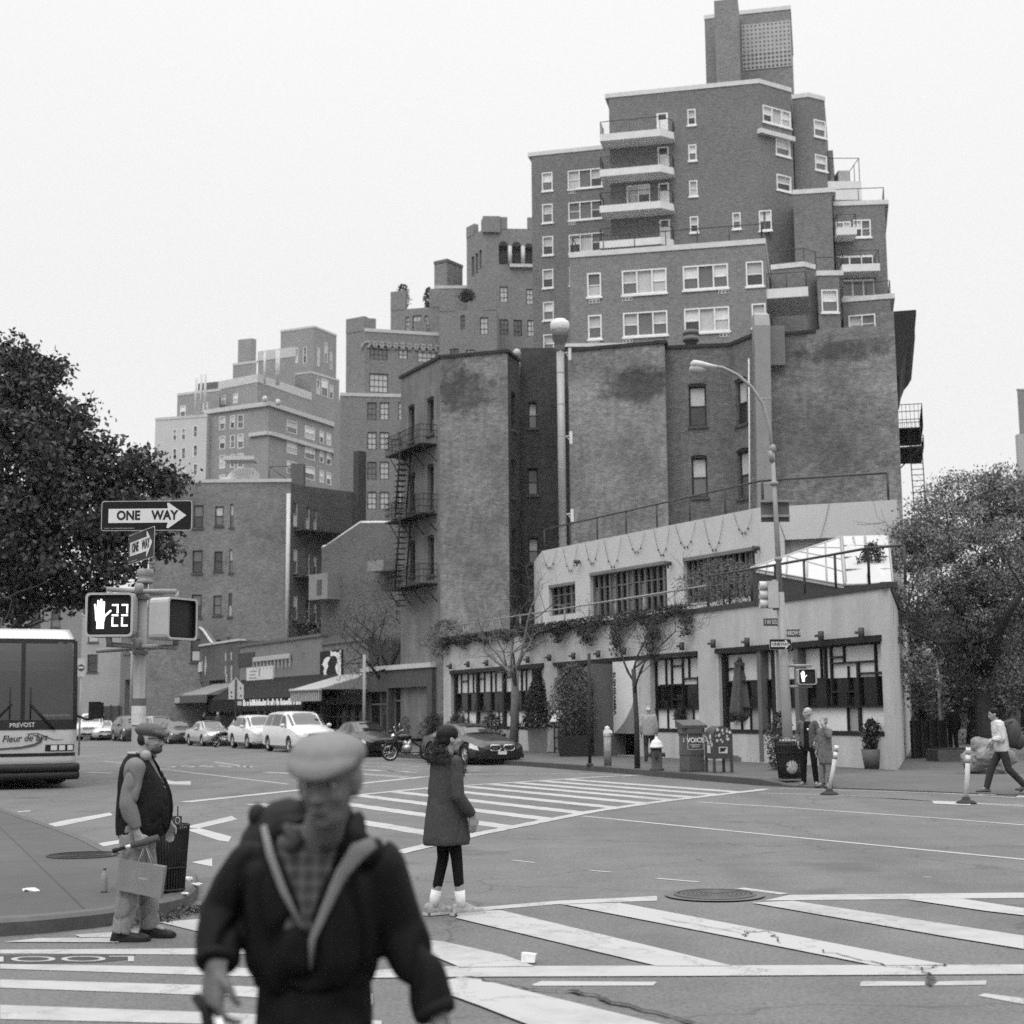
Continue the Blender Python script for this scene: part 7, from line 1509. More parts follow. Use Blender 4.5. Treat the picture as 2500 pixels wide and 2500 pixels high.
def pedsig(label, c, ex, w, h, digits, lit=True, depth=.2):
    ex = Vector(ex).normalized(); en = Vector((ex.y, -ex.x, 0)); ax = (ex, en, Vector((0, 0, 1))); t = thing('pedestrian_signal', label, 'pedestrian signal', c); P = lambda x, z, o=0: c + ex * x + Vector((0, 0, z)) + en * o
    def rrect(w_, h_, r_, o): return [P(cx_ + r_ * math.cos(math.radians(a)), cz_ + r_ * math.sin(math.radians(a)), o) for cx_, cz_, a0 in ((w_ / 2 - r_, h_ / 2 - r_, 0), (-w_ / 2 + r_, h_ / 2 - r_, 90), (-w_ / 2 + r_, -h_ / 2 + r_, 180), (w_ / 2 - r_, -h_ / 2 + r_, 270)) for a in (a0, a0 + 30, a0 + 60, a0 + 90)]
    mb = MB(); mb.rings([rrect(w * .8, h * .8, .04, -depth), rrect(w, h, .05, -depth * .85), rrect(w, h, .05, 0), rrect(w, h, .04, .03), rrect(w * .9, h * .9, .03, .03), rrect(w * .9, h * .9, .03, -.02)], True, True, False); mb.build('housing', mat('signal_housing', .34, .5, 0, .08, 6, stain=.1), t)
    mb = MB(); mb.face(rrect(w * .895, h * .895, .03, -.012)); mb.build('lens', mat('signal_lens', .02, .3, 0, .3, 60), t)
    mb = MB(); mb.rings([rrect(w * .89, h * .89, .03, -.01), rrect(w * .87, h * .87, .03, .026), rrect(w * .85, h * .85, .03, .026), rrect(w * .86, h * .86, .03, -.01)], True, False, False); mb.build('visor', mat('signal_visor', .01, .5), t)
    if lit:
        em = mat('signal_lit', .8, .5, 0, 0, emit=1.0); hand(t, ax, P(-w * .2, 0, -.008), h * .37, em)
        if digits:
            mb = MB()
            for di in range(2):
                x0 = w * (.10 + .20 * di); dw_, dh = w * .15, h * .52; th = w * .048; y0 = -h * .27
                for seg in 'abged':
                    q = dict(a=(0, dh - th, dw_, dh), d=(0, 0, dw_, th), g=(0, dh / 2 - th / 2, dw_, dh / 2 + th / 2), b=(dw_ - th, dh / 2 + th * .7, dw_, dh - th * .3), e=(0, th * .3, th, dh / 2 - th * .7))[seg]
                    g = .12 * th; mb.face([P(x0 + q[0] + g - w * .07, y0 + q[1] + g, -.008), P(x0 + q[2] - g - w * .07, y0 + q[1] + g, -.008), P(x0 + q[2] - g - w * .07, y0 + q[3] - g, -.008), P(x0 + q[0] + g - w * .07, y0 + q[3] - g, -.008)])
            mb.build('countdown_digits', em, t)
    return t
pedsig('lit countdown signal showing a hand and 22 left of the near pole', at(268, 1501, 13.95), (1, .03, 0), .455, .42, True)
pedsig('unlit pedestrian signal seen from the side right of the near pole', at(441, 1511, 13.95), (.47, .88, 0), .42, .40, False, False, .24)
mb = MB()
for y in (1442, 1576):
    zl = at(262, y - 2, 14.1).z; zr_ = at(430, y + (4 if y < 1500 else 6), 14.1).z; mb.tube([(at(258, y, 14).x, 14.02, zl), (X_, 14.12, (zl + zr_) / 2), (at(432, y, 14).x, 14.0, zr_)], .024, 8)
    mb.tube([(at(240, y, 14.4).x, 14.35, zl - .05), (X_, 14.27, zl - .03), (at(400, y, 14.3).x, 14.3, zl - .02)], .02, 8); mb.lathe((X_, Y_, 0), [(.074, zl - .09), (.074, zl - .02)], 16)
    mb.lathe((X_, 14.1, zl), [(.045, -.04), (.045, .05), (.03, .06)], 10)
for px in (268, 430):
    mb.tube([(at(px, 1500, 14).x, 14.03, at(268, 1446, 14).z), (at(px, 1500, 14).x, 13.98, at(268, 1462, 14).z)], .02, 6); mb.tube([(at(px, 1500, 14).x, 14.03, at(268, 1576, 14).z), (at(px, 1500, 14).x, 13.98, at(268, 1552, 14).z)], .03, 6)
mb.build('bracket', PG, sp)
# far pole: street lamp, traffic light, small signs
Yp = 35.6; b0 = gp(1925, 1890, .15); Yp = gp(1922, 1893, .15).y; xb = at(1920, 1740, Yp).x; xt = at(1886, 1105, Yp).x; zt2 = at(1886, 1105, Yp).z; fp = thing('lamp_signal_pole', 'tall grey pole with curved lamp arm and small street signs at the far corner', 'signal pole', (xb, Yp, .15))
def fx(py): t = (at(1900, py, Yp).z - 1.75) / (zt2 - 1.75); return xb + (xt - xb) * t
mb = MB(); mb.tube([(xb + .02, Yp, .15), (xb, Yp, 1.75), (xb + (xt - xb) * .45, Yp, 1.75 + (zt2 - 1.75) * .45)], [.135, .125, .10], 16); mb.tube([(xb + (xt - xb) * .45, Yp, 1.75 + (zt2 - 1.75) * .45), (xt, Yp, zt2)], [.075, .05], 14)
for y in (1180, 1365): z_ = at(1900, y, Yp).z; mb.lathe((fx(y), Yp, z_), [(.08, -.05), (.1, -.04), (.1, .04), (.08, .05)], 14)
mb.build('pole', PG, fp)
arm = [at(px, py, Yp) for px, py in ((1887, 1120), (1880, 1050), (1862, 985), (1835, 945), (1800, 915), (1765, 898), (1735, 893))]; mb = MB(); mb.tube(arm, .045, 8); mb.tube([at(1886, 1128, Yp), at(1881, 1100, Yp)], .07, 8); mb.build('lamp_arm', PG, fp)
mb = MB(); h0, h1 = at(1745, 896, Yp), at(1686, 888, Yp); d_ = (h1 - h0).normalized(); mb.tube([h0 + Vector((.05, 0, 0)), h0.lerp(h1, .3), h0.lerp(h1, .6), h0.lerp(h1, .9), h1], [.06, .11, .15, .15, .05], 12, flat=.7); mb.build('lamp_head', mat('lamp_head_pale', .42, .45), fp)
mb = MB(); mb.ell(h0.lerp(h1, .72) - Vector((0, 0, .12)), (.22, .13, .13)); mb.build('lamp_lens', mat('lamp_lens', .3, .15), fp)
mb = MB(); mb.ell((xt + .01, Yp, zt2 + .1), (.09, .09, .12)); mb.build('finial', PG, fp)
tl = thing('traffic_light', 'three lamp traffic light seen from behind left of the tall far pole', 'traffic light', at(1876, 1450, Yp)); c = at(1886, 1452, Yp); mb = MB(); hh = 67 * Yp / FPX; mb.box((c.x, c.y, c.z), (.26, .24, hh * .98)); mb.build('housing', mat('traffic_housing', .34, .5), tl)
for k in (-1, 0, 1): mb = MB(); mb.lathe((c.x - .13, c.y, c.z + k * hh * .33), [(.11, 0), (.115, .18), (.10, .2), (.09, .12)], 14, (Vector((0, 1, 0)), Vector((0, 0, 1)), Vector((-1, 0, 0)))); mb.build('lamp_visor', mat('visor_pale', .42, .5), tl)
mb = MB(); [mb.tube([(c.x, c.y, c.z + k), (fx(1452), Yp, c.z + k)], .03, 6) for k in (-hh * .52, hh * .5)]; mb.build('bracket', PG, tl)
sb_ = thing('sign_back', 'back of a rectangular sign bolted to the far pole above the roof terrace', 'road sign', at(1890, 1248, Yp)); a, b = at(1855, 1222, Yp + .3), at(1926, 1275, Yp + .3); mb = MB(); mb.b2(a.x, Yp + .2, b.z, b.x, Yp + .22, a.z); mb.build('plate', mat('sign_back_grey', .09, .5), sb_)
mb = MB(); [mb.b2(a.x, Yp + .1, z_ - .03, b.x, Yp + .2, z_ + .03) for z_ in (a.z - .04, b.z + .14)]; mb.build('bracket_bar', PG, sb_)
ow = thing('one_way_sign', 'small tilted one way sign on the far lamp pole', 'road sign', at(1905, 1573, Yp)); oneway(ow, at(1905, 1573, Yp - .28), (1, .12, 0), .55, .26, 'sign_plate', small=True)
for pl in kids(ow): pass
for lab, s_, px0, px1, py, side in (('dark street name sign reading 7 AV SOUTH on the far pole', '7 AV SOUTH', 1864, 1905, 1519, 1), ('dark street name sign reading BARROW ST on the far pole', 'BARROW ST', 1912, 1954, 1546, 1)):
    a, b = at(px0, py - 9, Yp), at(px1, py + 9, Yp); t = thing('street_name_sign', lab, 'street sign', (a.x, Yp, b.z)); mb = MB(); mb.b2(a.x, Yp - .02, b.z, b.x, Yp + .02, a.z); mb.build('plate', mat('street_sign_dark', .05, .5), t); text(t, s_, None, 0, 0, 0, .15, mat('street_sign_letter', .5, .5), 0, 'lettering', .52, 'LEFT', .001, (Vector((1, 0, 0)), Vector((0, -1, 0)), Vector((0, 0, 1))), Vector((a.x + .02, Yp - .022, (a.z + b.z) / 2)))
pedsig('far pedestrian signal with a lit raised hand beside the lamp pole', at(1970, 1652, Yp - .1), (1, .1, 0), .46, .39, False)
mb = MB(); [mb.tube([(fx(1650), Yp, z_), (at(1982, 1650, Yp).x, Yp, z_)], .035, 6) for z_ in (at(1960, 1625, Yp).z, at(1960, 1676, Yp).z)]; mb.box((at(1994, 1650, Yp).x, Yp + .35, at(1990, 1650, Yp).z), (.08, .4, .36)); mb.build('bracket', PG, fp)
# hydrant, standpipe, poles, boxes -------------------------------------------------------
hy = gp(1604, 1881, .15); t = thing('fire_hydrant', 'dark fire hydrant with a pale domed cap by the kerb', 'hydrant', hy); mb = MB(); mb.lathe(hy, [(.2, 0), (.2, .05), (.15, .06), (.14, .6)], 16)
for a in (PI, PI * 1.45, 0): d = Vector((math.cos(a), math.sin(a), 0)); mb.tube([hy + Vector((0, 0, .42)), hy + Vector((0, 0, .42)) + d * .23], .07 if a > 3.2 else .055, 10)
mb.build('barrel', mat('hydrant_dark', .045, .5), t); mb = MB(); mb.lathe(hy, [(.2, .6), (.2, .64), (.17, .66), (.16, .72), (.11, .8), (.05, .84), (.035, .9), (.01, .91)], 16); mb.build('bonnet', mat('hydrant_silver', .5, .4), t)
sp_ = gp(1484, 1870, .15); t = thing('standpipe_bollard', 'stickered concrete bollard with a pale top on the far pavement', 'bollard', sp_); mb = MB(); mb.lathe(sp_, [(.11, 0), (.11, .85)], 14); mb.build('post', mat('bollard_worn', .22, .8, 0, .5, 7, stain=.3), t); mb = MB(); mb.lathe(sp_, [(.1, .85), (.12, .87), (.12, 1.0), (.07, 1.08), (.08, 1.12), (.02, 1.16)], 14); mb.tube([sp_ + Vector((0, 0, .93)), sp_ + Vector((.1, -.1, 1.0))], .06, 8); mb.build('cap', mat('hydrant_silver', .5, .4), t)
pp_ = gp(1440, 1870, .15); t = thing('street_pole', 'thin dark pole standing at the kerb left of the bollard', 'pole', pp_); mb = MB(); z_ = at(1443, 1595, pp_.y).z; mb.tube([pp_, (pp_.x + .03, pp_.y, z_)], .05, 8); mb.lathe(pp_, [(.11, 0), (.1, .06), (.05, .08)], 10); mb.build('pole', mat('pole_dark', .03, .6), t)
pa = mat('plain_pole', .22, .6)
for i, (px, py, yt, Y, lab) in enumerate(((889, 1800, 1598, 66, 'thin grey pole in front of the striped awning'), (320, 1800, 1570, 118, 'distant signal mast beside the near pole'),)):
    x = xz(px, Y); t = thing('street_pole', lab, 'pole', (x, Y, .15)); z_ = at(px, yt, Y).z; mb = MB(); mb.tube([(x, Y, .1), (x, Y, z_)], .07 if i == 0 else .14, 8)
    if i: mb.tube([(x, Y, z_), (x - 1.2, Y, z_ + 2.8), (x - 2.6, Y, z_ + 4.2)], .06, 6); mb.box((x + .35, Y, z_ - .8), (.35, .3, 1.1))
    mb.build('pole', pa, t)
Y = 78; c = at(576, 1690, Y); t = thing('crossing_sign', 'pale house-shaped school crossing sign on a black pole behind the white SUV', 'road sign', (c.x, Y, .15)); mb = MB(); P = [at(x, y, Y) for x, y in ((558, 1707), (558, 1673), (576, 1654), (595, 1673), (595, 1707))]; mb.prism(P, Vector((0, .03, 0))); mb.build('sign_plate', mat('sign_pale', .38, .6), t); mb = MB(); mb.tube([(c.x, Y - .05, .15), at(576, 1658, Y - .05)], .05, 6); mb.build('post', mat('pole_dark', .03, .6), t)
mb = MB(); [mb.ell(at(x, y, Y - .01), (.045, .02, .06), 8, 5) for x, y in ((565, 1690), (565, 1700), (587, 1680), (588, 1698))]; mb.build('sign_marks', mat('sign_marks_dark', .06, .7), t); mb = MB(); mb.prism([at(x, y, Y) for x, y in ((579, 1712), (579, 1722), (590, 1722), (590, 1712))], Vector((0, .03, 0))); mb.build('sign_plate', mat('sign_pale', .38, .6), t)
Y = 60; t = thing('no_entry_sign', 'round do not enter sign on a thin post beside the coach', 'road sign', (xz(197, Y), Y, .15)); mb = MB(); a, b = at(189, 1608, Y), at(207, 1652, Y); mb.b2(a.x, Y, b.z, b.x, Y + .03, a.z); mb.build('sign_plate', mat('sign_pale', .38, .6), t); mb = MB(); c = (a + b) / 2; mb.lathe((c.x, Y - .01, c.z), [(.01, 0), ((b.x - a.x) * .43, 0)], 20, (Vector((1, 0, 0)), Vector((0, 0, 1)), Vector((0, -1, 0))), False); dk_ = mb.build('disc', mat('disc_dark', .07, .6), t); mb = MB(); mb.b2(c.x - .1, Y - .03, c.z - .03, c.x + .1, Y - .015, c.z + .03); mb.build('bar', SGW, dk_); mb = MB(); mb.tube([(c.x, Y + .05, .15), (c.x, Y + .05, b.z)], .04, 6); mb.build('post', pa, t)
# newspaper boxes and mailbox
NB = mat('news_box', .07, .5, 0, .12, 5); c = gp(1690, 1884, .15); t = thing('newspaper_box', 'plastic newspaper box with VOICE panels left of the mailbox', 'newspaper box', c); th = .3
axn = (Vector((math.cos(th), math.sin(th), 0)), Vector((math.sin(th), -math.cos(th), 0)), Vector((0, 0, 1))); P = lambda x, y, z: c + axn[0] * x + axn[1] * y + axn[2] * z
mb = MB(); oc = lambda s, z, k=.12: [P(x * s, y * s, z) for x, y in ((-.3 + k, -.24), (.3 - k, -.24), (.3, -.24 + k), (.3, .24 - k), (.3 - k, .24), (-.3 + k, .24), (-.3, .24 - k), (-.3, -.24 + k))]
mb.rings([oc(1, .0), oc(1.03, .05), oc(.98, .42), oc(1.02, .44), oc(1.0, .95), oc(1.1, 1.0), oc(1.08, 1.18)], True, True, False); mb.build('body', NB, t); mb = MB(); mb.prism([P(-.34, .27, 1.18), P(.34, .27, 1.18), P(.34, -.27, 1.32), P(-.34, -.27, 1.32)], (0, 0, .03)); mb.prism([P(-.34, .27, 1.14), P(-.34, -.27, 1.14), P(-.34, -.27, 1.32), P(-.34, .27, 1.18)], axn[0] * .68); mb.build('lid', mat('news_lid', .06, .5), t)
axl = (Vector((-axn[1].x, -axn[1].y, 0)) * -1, None, axn[2]); text(t, 'VOICE', None, 0, 0, 0, .17, WHT, 0, 'lettering', 1.0, 'CENTER', .002, axn, P(.0, .246, .82))
tt = mat('panel_line', .4, .6); mb = MB()
for z_ in (.58, .98): mb.box(P(0, .246, z_), (.44, .006, .012), axn)
for x in (-.22, .22): mb.box(P(x, .246, .78), (.012, .006, .4), axn)
for z_, w in ((.7, .3), (.65, .2)): mb.box(P(0, .246, z_), (w, .006, .02), axn)
mb.build('panel_line', tt, t)
c = gp(1692, 1884, .15); ax2 = (Vector((-math.sin(th) * -1, -math.cos(th), 0)), Vector((-math.cos(th), -math.sin(th), 0)), Vector((0, 0, 1))); text(t, 'VOICE', None, 0, 0, 0, .15, WHT, 0, 'lettering', .8, 'CENTER', .002, ax2, P(-.305, 0, .82))
c = gp(1756, 1886, .15); t = thing('mailbox', 'round topped mailbox on legs covered in pale stickers beside the newspaper box', 'mailbox', c); th = .25; axn = (Vector((math.cos(th), math.sin(th), 0)), Vector((math.sin(th), -math.cos(th), 0)), Vector((0, 0, 1)))
mb = MB(); pr = [(-.27, .36), (.27, .36), (.27, .92)] + [(.27 * math.cos(PI * k / 10), .92 + .27 * math.sin(PI * k / 10)) for k in range(1, 10)] + [(-.27, .92)]
mb.rings([[P(x, y, z) for x, z in pr] for y in (-.3, .3)], True, True, False); mb.build('body', mat('mailbox_dark', .055, .45, 0, .12, 5), t); 
for sx in (-1, 1):
    for sy in (-1, 1): mb = MB(); mb.box(P(sx * .24, sy * .27, .19), (.06, .06, .38), axn); mb.build('leg', mat('mailbox_dark', .055, .45, 0, .12, 5), t)
mb = MB(); R = random.Random(6)
for k in range(17):
    x, z_ = R.uniform(-.2, .2), R.uniform(.75, 1.12); w = R.uniform(.02, .05); a0 = R.uniform(0, 3); mb.face([P(x + w * math.cos(a0 + q) * R.uniform(.7, 1.2), .302 + .0004 * k, z_ + w * math.sin(a0 + q) * R.uniform(.7, 1.3)) for q in (0, 1.3, 2.6, 3.9, 5.2)])
for k in range(14):
    y, z_ = R.uniform(-.24, .24), R.uniform(.7, 1.0); w = R.uniform(.02, .06); a0 = R.uniform(0, 3); mb.face([P(-.272 - .0004 * k, y + w * math.cos(a0 + q), z_ + w * math.sin(a0 + q) * 1.3) for q in (0, 1.3, 2.6, 3.9, 5.2)])
mb.face([P(-.12, .305, .5), P(.12, .305, .5), P(.12, .305, .66), P(-.12, .305, .66)]); mb.face([P(-.275, -.1, .5), P(-.275, .12, .5), P(-.275, .12, .7), P(-.275, -.1, .7)]); mb.build('sticker', mat('sticker_pale', .42, .6, 0, .2, 20), t)
mb = MB(); mb.face([P(-.1, .308, .54), P(.02, .308, .54), P(.1, .308, .64), P(-.08, .308, .64)]); mb.build('emblem', BLK, t)
# litter bins
def basket(c, r0, r1, h, label, m, bag=True, s=1):
    t = thing('litter_basket', label, 'bin', c); mb = MB()
    for k in range(28): a = 2 * PI * k / 28; mb.tube([c + Vector((math.cos(a) * r0, math.sin(a) * r0, .03)), c + Vector((math.cos(a) * r1, math.sin(a) * r1, h))], .008 * s, 3, False)
    for z_, rr_ in ((.04, r0), (h * .33, r0 + (r1 - r0) * .33), (h * .66, r0 + (r1 - r0) * .66), (h * .9, r1), (h, r1 * 1.04)): mb.tube([c + Vector((math.cos(2 * PI * k / 24) * rr_, math.sin(2 * PI * k / 24) * rr_, z_)) for k in range(25)], .014 * s, 5, False)
    mb.build('basket', m, t); mb = MB(); mb.lathe(c, [(r0 * .9, .03), (r0 * .93, .3), (r1 * .9, h * .8), (r1 * .97, h * .86)], 18); mb.build('liner', mat('bin_liner', .03, .5, 0, .5, 8), t); return t
cb = gp(1928, 1904, .12); t = basket(cb, .25, .33, .95, 'mesh litter basket full of rubbish at the foot of the far pole', mat('bin_iron', .02, .6)); mb = MB(); mb.ell(cb + Vector((.02, -.22, .3)), (.14, .08, .17)); mb.ell(cb + Vector((-.05, -.1, .9)), (.2, .16, .07)); mb.ell(cb + Vector((.14, -.05, .88)), (.12, .1, .05)); mb.build('rubbish', mat('rubbish_pale', .3, .7, 0, .5, 12), t)
cb = gp(408, 2176, .14); t = thing('litter_basket', 'dark wire litter basket with a small notice plate behind the man in the vest', 'bin', cb); mb = MB()
for k in range(40): a = 2 * PI * k / 40; mb.tube([cb + Vector((math.cos(a) * .155, math.sin(a) * .155, .02)), cb + Vector((math.cos(a) * .165, math.sin(a) * .165, .22)), cb + Vector((math.cos(a) * .185 * (1 + .03 * math.sin(a * 3)), math.sin(a) * .185, .60))], .006, 3, False)
for z_, rr_ in ((.02, .158), (.22, .168), (.6, .187)): mb.tube([cb + Vector((math.cos(2 * PI * k / 24) * rr_, math.sin(2 * PI * k / 24) * rr_, z_)) for k in range(25)], .009, 5, False)
mb.build('basket', mat('bin_iron', .02, .6), t); mb = MB(); mb.lathe(cb, [(.14, .03), (.15, .2), (.17, .57)], 18); mb.build('liner', mat('bin_liner2', .016, .35, 0, .5, 8), t); mb = MB(); a, b = at(425, 1992, cb.y - .19), at(444, 2014, cb.y - .19); mb.b2(a.x - .07, cb.y - .2, b.z - .0, b.x, cb.y - .19, a.z); mb.build('notice_plate', mat('notice_dark', .05, .5), t)
mb = MB(); c = (a + b) / 2; mb.tube([c + Vector((math.cos(k * PI / 8) * .02, -.205 + .19, math.sin(k * PI / 8) * .028)) + Vector((0, -.0, 0)) for k in range(17)], .003, 4); [mb.b2(a.x - .06, cb.y - .205, a.z - .02 - k * .02, a.x - .02, cb.y - .2005, a.z - .01 - k * .02) for k in range(3)]; mb.build('notice_marks', mat('notice_pale', .4, .6), t); mb = MB(); [mb.tube([cb + Vector((x, -.16, .55)), cb + Vector((x, -.17, .78))], .006, 4) for x in (-.05, .12)]; mb.build('plate_bracket', mat('bin_iron', .02, .6), t)
# delineator posts
def post(px, py, lean, label):
    c = gp(px, py, .006); t = thing('lane_post', label, 'delineator post', c, 0, 'white flexible lane posts'); top = c + lean; mb = MB(); mb.lathe(c, [(.2, 0), (.16, .04), (.08, .07), (.07, .12)], 14); mb.build('base', mat('post_base', .03, .7), t); mb = MB(); mb.tube([c + Vector((0, 0, .1)), c.lerp(top, .5), top], [.045, .045, .045], 12); mb.build('post', mat('post_white', .5, .5, 0, .15, 6, stain=.2), t); mb = MB()
    for a, b in ((.72, .80), (.87, .95)): mb.tube([c.lerp(top, a), c.lerp(top, b)], .047, 12)
    mb.build('reflective_band', mat('band_reflect', .2, .5, 0, .3, 20), t); return t
post(2025, 1940, Vector((.19, 0, 1.0)), 'leaning white lane post in front of the waiting couple'); post(2359, 1962, Vector((.09, 0, 1.02)), 'white lane post standing alone near the right edge')
# closed parasols
def parasol(px, py, yt, w, label, base=True, v=.07):
    c = gp(px, py, .15); zt__ = at(px, yt, c.y).z; t = thing('closed_parasol', label, 'parasol', c, 0, 'folded parasols outside the restaurant'); mb = MB(); mb.tube([c, (c.x, c.y, zt__ + .1)], .06, 10); mb.build('pole', mat('parasol_pole', .38, .5), t); mb = MB(); R = random.Random(px); H_ = zt__ - .15 - 1.35; rr_ = []
    for i in range(10):
        s = i / 9; rad = w * (.42 + .58 * (1 - s) ** .8 if i < 8 else (.34 if i < 9 else .1)); row = []
        for k in range(40): a = 2 * PI * k / 40; f = 1 + .28 * math.sin(a * 8 + s * 1.2) * (1 - s * .4); row.append(Vector((c.x + math.cos(a) * rad * f * .5, c.y + math.sin(a) * rad * f * .5, 1.5 + H_ * s + (.14 * math.sin(a * 4) if i == 0 else 0))))
        rr_.append(row)
    mb.rings(rr_); mb.tube([Vector((c.x + math.cos(k * PI / 8) * w * .3, c.y + math.sin(k * PI / 8) * w * .3, 1.5 + H_ * .8 + .03 * math.sin(k))) for k in range(17)], .06, 6); mb.build('folded_canopy', mat('parasol_cloth', v, .85, 0, .25, 3), t)
    if base: mb = MB(); mb.box((c.x, c.y, .22), (1.35, .9, .14)); mb.box((c.x, c.y, .31), (.9, .6, .05)); mb.build('base_slab', mat('base_slab', .12, .9, 0, .2, 4), t)
parasol(1823, 1858, 1588, .86, 'closed dark parasol on a white pole between the mailbox and the far pole'); parasol(1266, 1830, 1640, .6, 'closed grey parasol behind the pale tree trunk', False, .12)
# menu stand, poster board
c = gp(1365, 1838, .15); t = thing('menu_stand', 'black menu stand with a tilted white top outside the entrance', 'menu stand', c); mb = MB(); mb.b2(c.x - .2, c.y - .05, .15, c.x - .14, c.y + .05, 1.35); mb.b2(c.x + .14, c.y - .05, .15, c.x + .2, c.y + .05, 1.35); [mb.b2(c.x - .14, c.y - .03, z_, c.x + .14, c.y + .03, z_ + .05) for z_ in (.3, .7, 1.1)]; mb.build('stand', mat('fence_black2', .02, .7), t); mb = MB(); mb.prism([c + Vector(q) for q in ((-.35, -.25, 1.2), (.25, -.25, 1.2), (.38, .2, 1.6), (-.12, .2, 1.6))], (0, 0, .03)); mb.build('menu_board', mat('menu_white', .55, .4), t)
c = gp(1333, 1826, .15); t = thing('poster_board', 'upright white poster board beside the conical evergreen', 'sign', c); mb = MB(); a, b = at(1321, 1768, c.y), at(1346, 1813, c.y); mb.b2(a.x, c.y, b.z, b.x, c.y + .05, a.z); mb.build('board', mat('menu_white', .55, .4), t); mb = MB(); mb.tube([c, (c.x, c.y + .05, b.z + .1)], .03, 5); mb.tube([c + Vector((-.3, 0, .05)), c + Vector((.3, 0, .05))], .04, 5); mb.build('stand', mat('fence_black2', .02, .7), t)
# litter
def scrap(c, s, label, seed, m, name='paper_scrap', flat=.35):
    bm = bmesh.new(); bmesh.ops.create_icosphere(bm, subdivisions=2, radius=s)
    for v_ in bm.verts: n = noise.noise(v_.co / s * 1.9 + Vector((seed * 7, 0, 0))); v_.co *= 1 + n * .8; v_.co.z = abs(v_.co.z) * flat
    me = bpy.data.meshes.new(name); bm.to_mesh(me); bm.free(); me.materials.append(m); o = bpy.data.objects.new(name, me); COL.objects.link(o); o.location = c; tag(o, label, 'litter')
PPm = mat('crumpled_paper', .45, .8, 0, .2, 30)
scrap(gp(75, 2174, .138), .065, 'crumpled white paper on the left corner pavement', 1, PPm); scrap(gp(440, 2157, .138), .05, 'white scrap right beside the foot of the wire basket', 2, PPm); scrap(gp(461, 2150, .138), .04, 'rounded white scrap between two flatter ones near the kerb', 3, PPm, flat=.8); scrap(gp(480, 2160, .138), .05, 'flat white scrap farthest right on the corner kerb', 4, PPm); scrap(gp(452, 2182, .138), .035, 'small torn paper in front of the wire basket', 5, PPm)
c = gp(1289, 2350, .016); t = thing('paper_cup_lid', 'small white crushed carton lying on the near crosswalk', 'litter', c); mb = MB(); mb.prism([c + Vector(q) for q in ((-.05, 0, 0), (.045, -.01, 0), (.055, .02, .05), (-.045, .03, .06))], (.01, .06, 0)); mb.build('carton', PPm, t)
c = gp(254, 2178, .138); t = thing('plastic_bottle', 'clear plastic bottle standing on the pavement behind the man in the vest', 'bottle', c); mb = MB(); mb.lathe(c, [(.03, 0), (.032, .02), (.03, .08), (.032, .12), (.026, .16), (.013, .19), (.013, .2)], 14); mb.build('bottle', mat('bottle_plastic', .2, .1, 0, .1, 20), t); mb = MB(); mb.lathe(c, [(.015, .2), (.015, .22), (.01, .225)], 10); mb.build('cap', mat('bottle_cap', .1, .5), t)
# leaf litter against the kerb corner
Rl = np.random.RandomState(4); pts = []
for k in range(700): t_ = Rl.uniform(0, 1); a, b = gp(500, 2220), gp(330, 2262); p = a.lerp(b, t_); pts.append((p.x + Rl.normal() * .08, p.y + Rl.normal() * .08 - .05, .02 + Rl.uniform(0, .02)))
g = leaves('leaf_litter', mat('dead_leaf', .06, .8, 0, .5, 20), np.array(pts), .04, 5, None); g['kind'] = 'stuff'; g['label'] = 'dead leaves and grit gathered against the corner kerb'; g['category'] = 'leaf litter'
# ================================================================== PEOPLE
SK = mat('skin', .23, .6, 0, .08, 14, spec=.35)
def fuse(mb, name, m, parent, vox=.012, sm=3, fold=0, fscale=9, seed=0, cut=None, fs=(1, 1, .55), post=None):
    """overlapping closed shapes -> one continuous surface"""
    o = mb.build('tmp', None, None, normals=False); me0 = o.data
    bm = bmesh.new(); bm.from_mesh(me0); bmesh.ops.recalc_face_normals(bm, faces=bm.faces); bm.to_mesh(me0); bm.free()
    r = o.modifiers.new('r', 'REMESH'); r.mode = 'VOXEL'; r.voxel_size = vox; r.use_smooth_shade = True
    s = o.modifiers.new('s', 'SMOOTH'); s.factor = .5; s.iterations = sm; cc = None
    if cut:
        cc = cut.build('cut', None, None, normals=True); b = o.modifiers.new('b', 'BOOLEAN'); b.object = cc; b.operation = 'DIFFERENCE'; b.solver = 'EXACT'
    bpy.context.view_layer.update(); me = bpy.data.meshes.new_from_object(o.evaluated_get(bpy.context.evaluated_depsgraph_get())); bpy.data.objects.remove(o)
    if cc: bpy.data.objects.remove(cc)
    if fold:
        nv = [v.normal.copy() for v in me.vertices]
        for v, n in zip(me.vertices, nv):
            p = Vector((v.co.x * fs[0], v.co.y * fs[1], v.co.z * fs[2])) * fscale + Vector((seed, seed * 2, 0)); w = noise.noise(p + noise.noise_vector(p * .5) * .9)
            v.co += n * fold * (.3 - math.exp(-(w / .075) ** 2) + noise.noise(p * 2.3) * .5)
    me.materials.clear(); me.materials.append(m); me.polygons.foreach_set('use_smooth', [True] * len(me.polygons)); me.name = name
    q = bpy.data.objects.new(name, me); COL.objects.link(q); q.parent = parent; return q
def limb(mb, P, r, n=14, flat=1):
    mb.tube(P, r, n, True, flat)
    for p, a in zip(P, r): mb.ell(p, (a, a, a), 12, 8)
def torso(mb, secs, n=24):
    """secs: (z, rx, ry, cx, cy)"""
    mb.rings([[Vector((cx + rx * math.copysign(abs(math.cos(2 * PI * k / n)) ** .85, math.cos(2 * PI * k / n)), cy + ry * math.sin(2 * PI * k / n), z)) for k in range(n)] for z, rx, ry, cx, cy in secs], True, True)
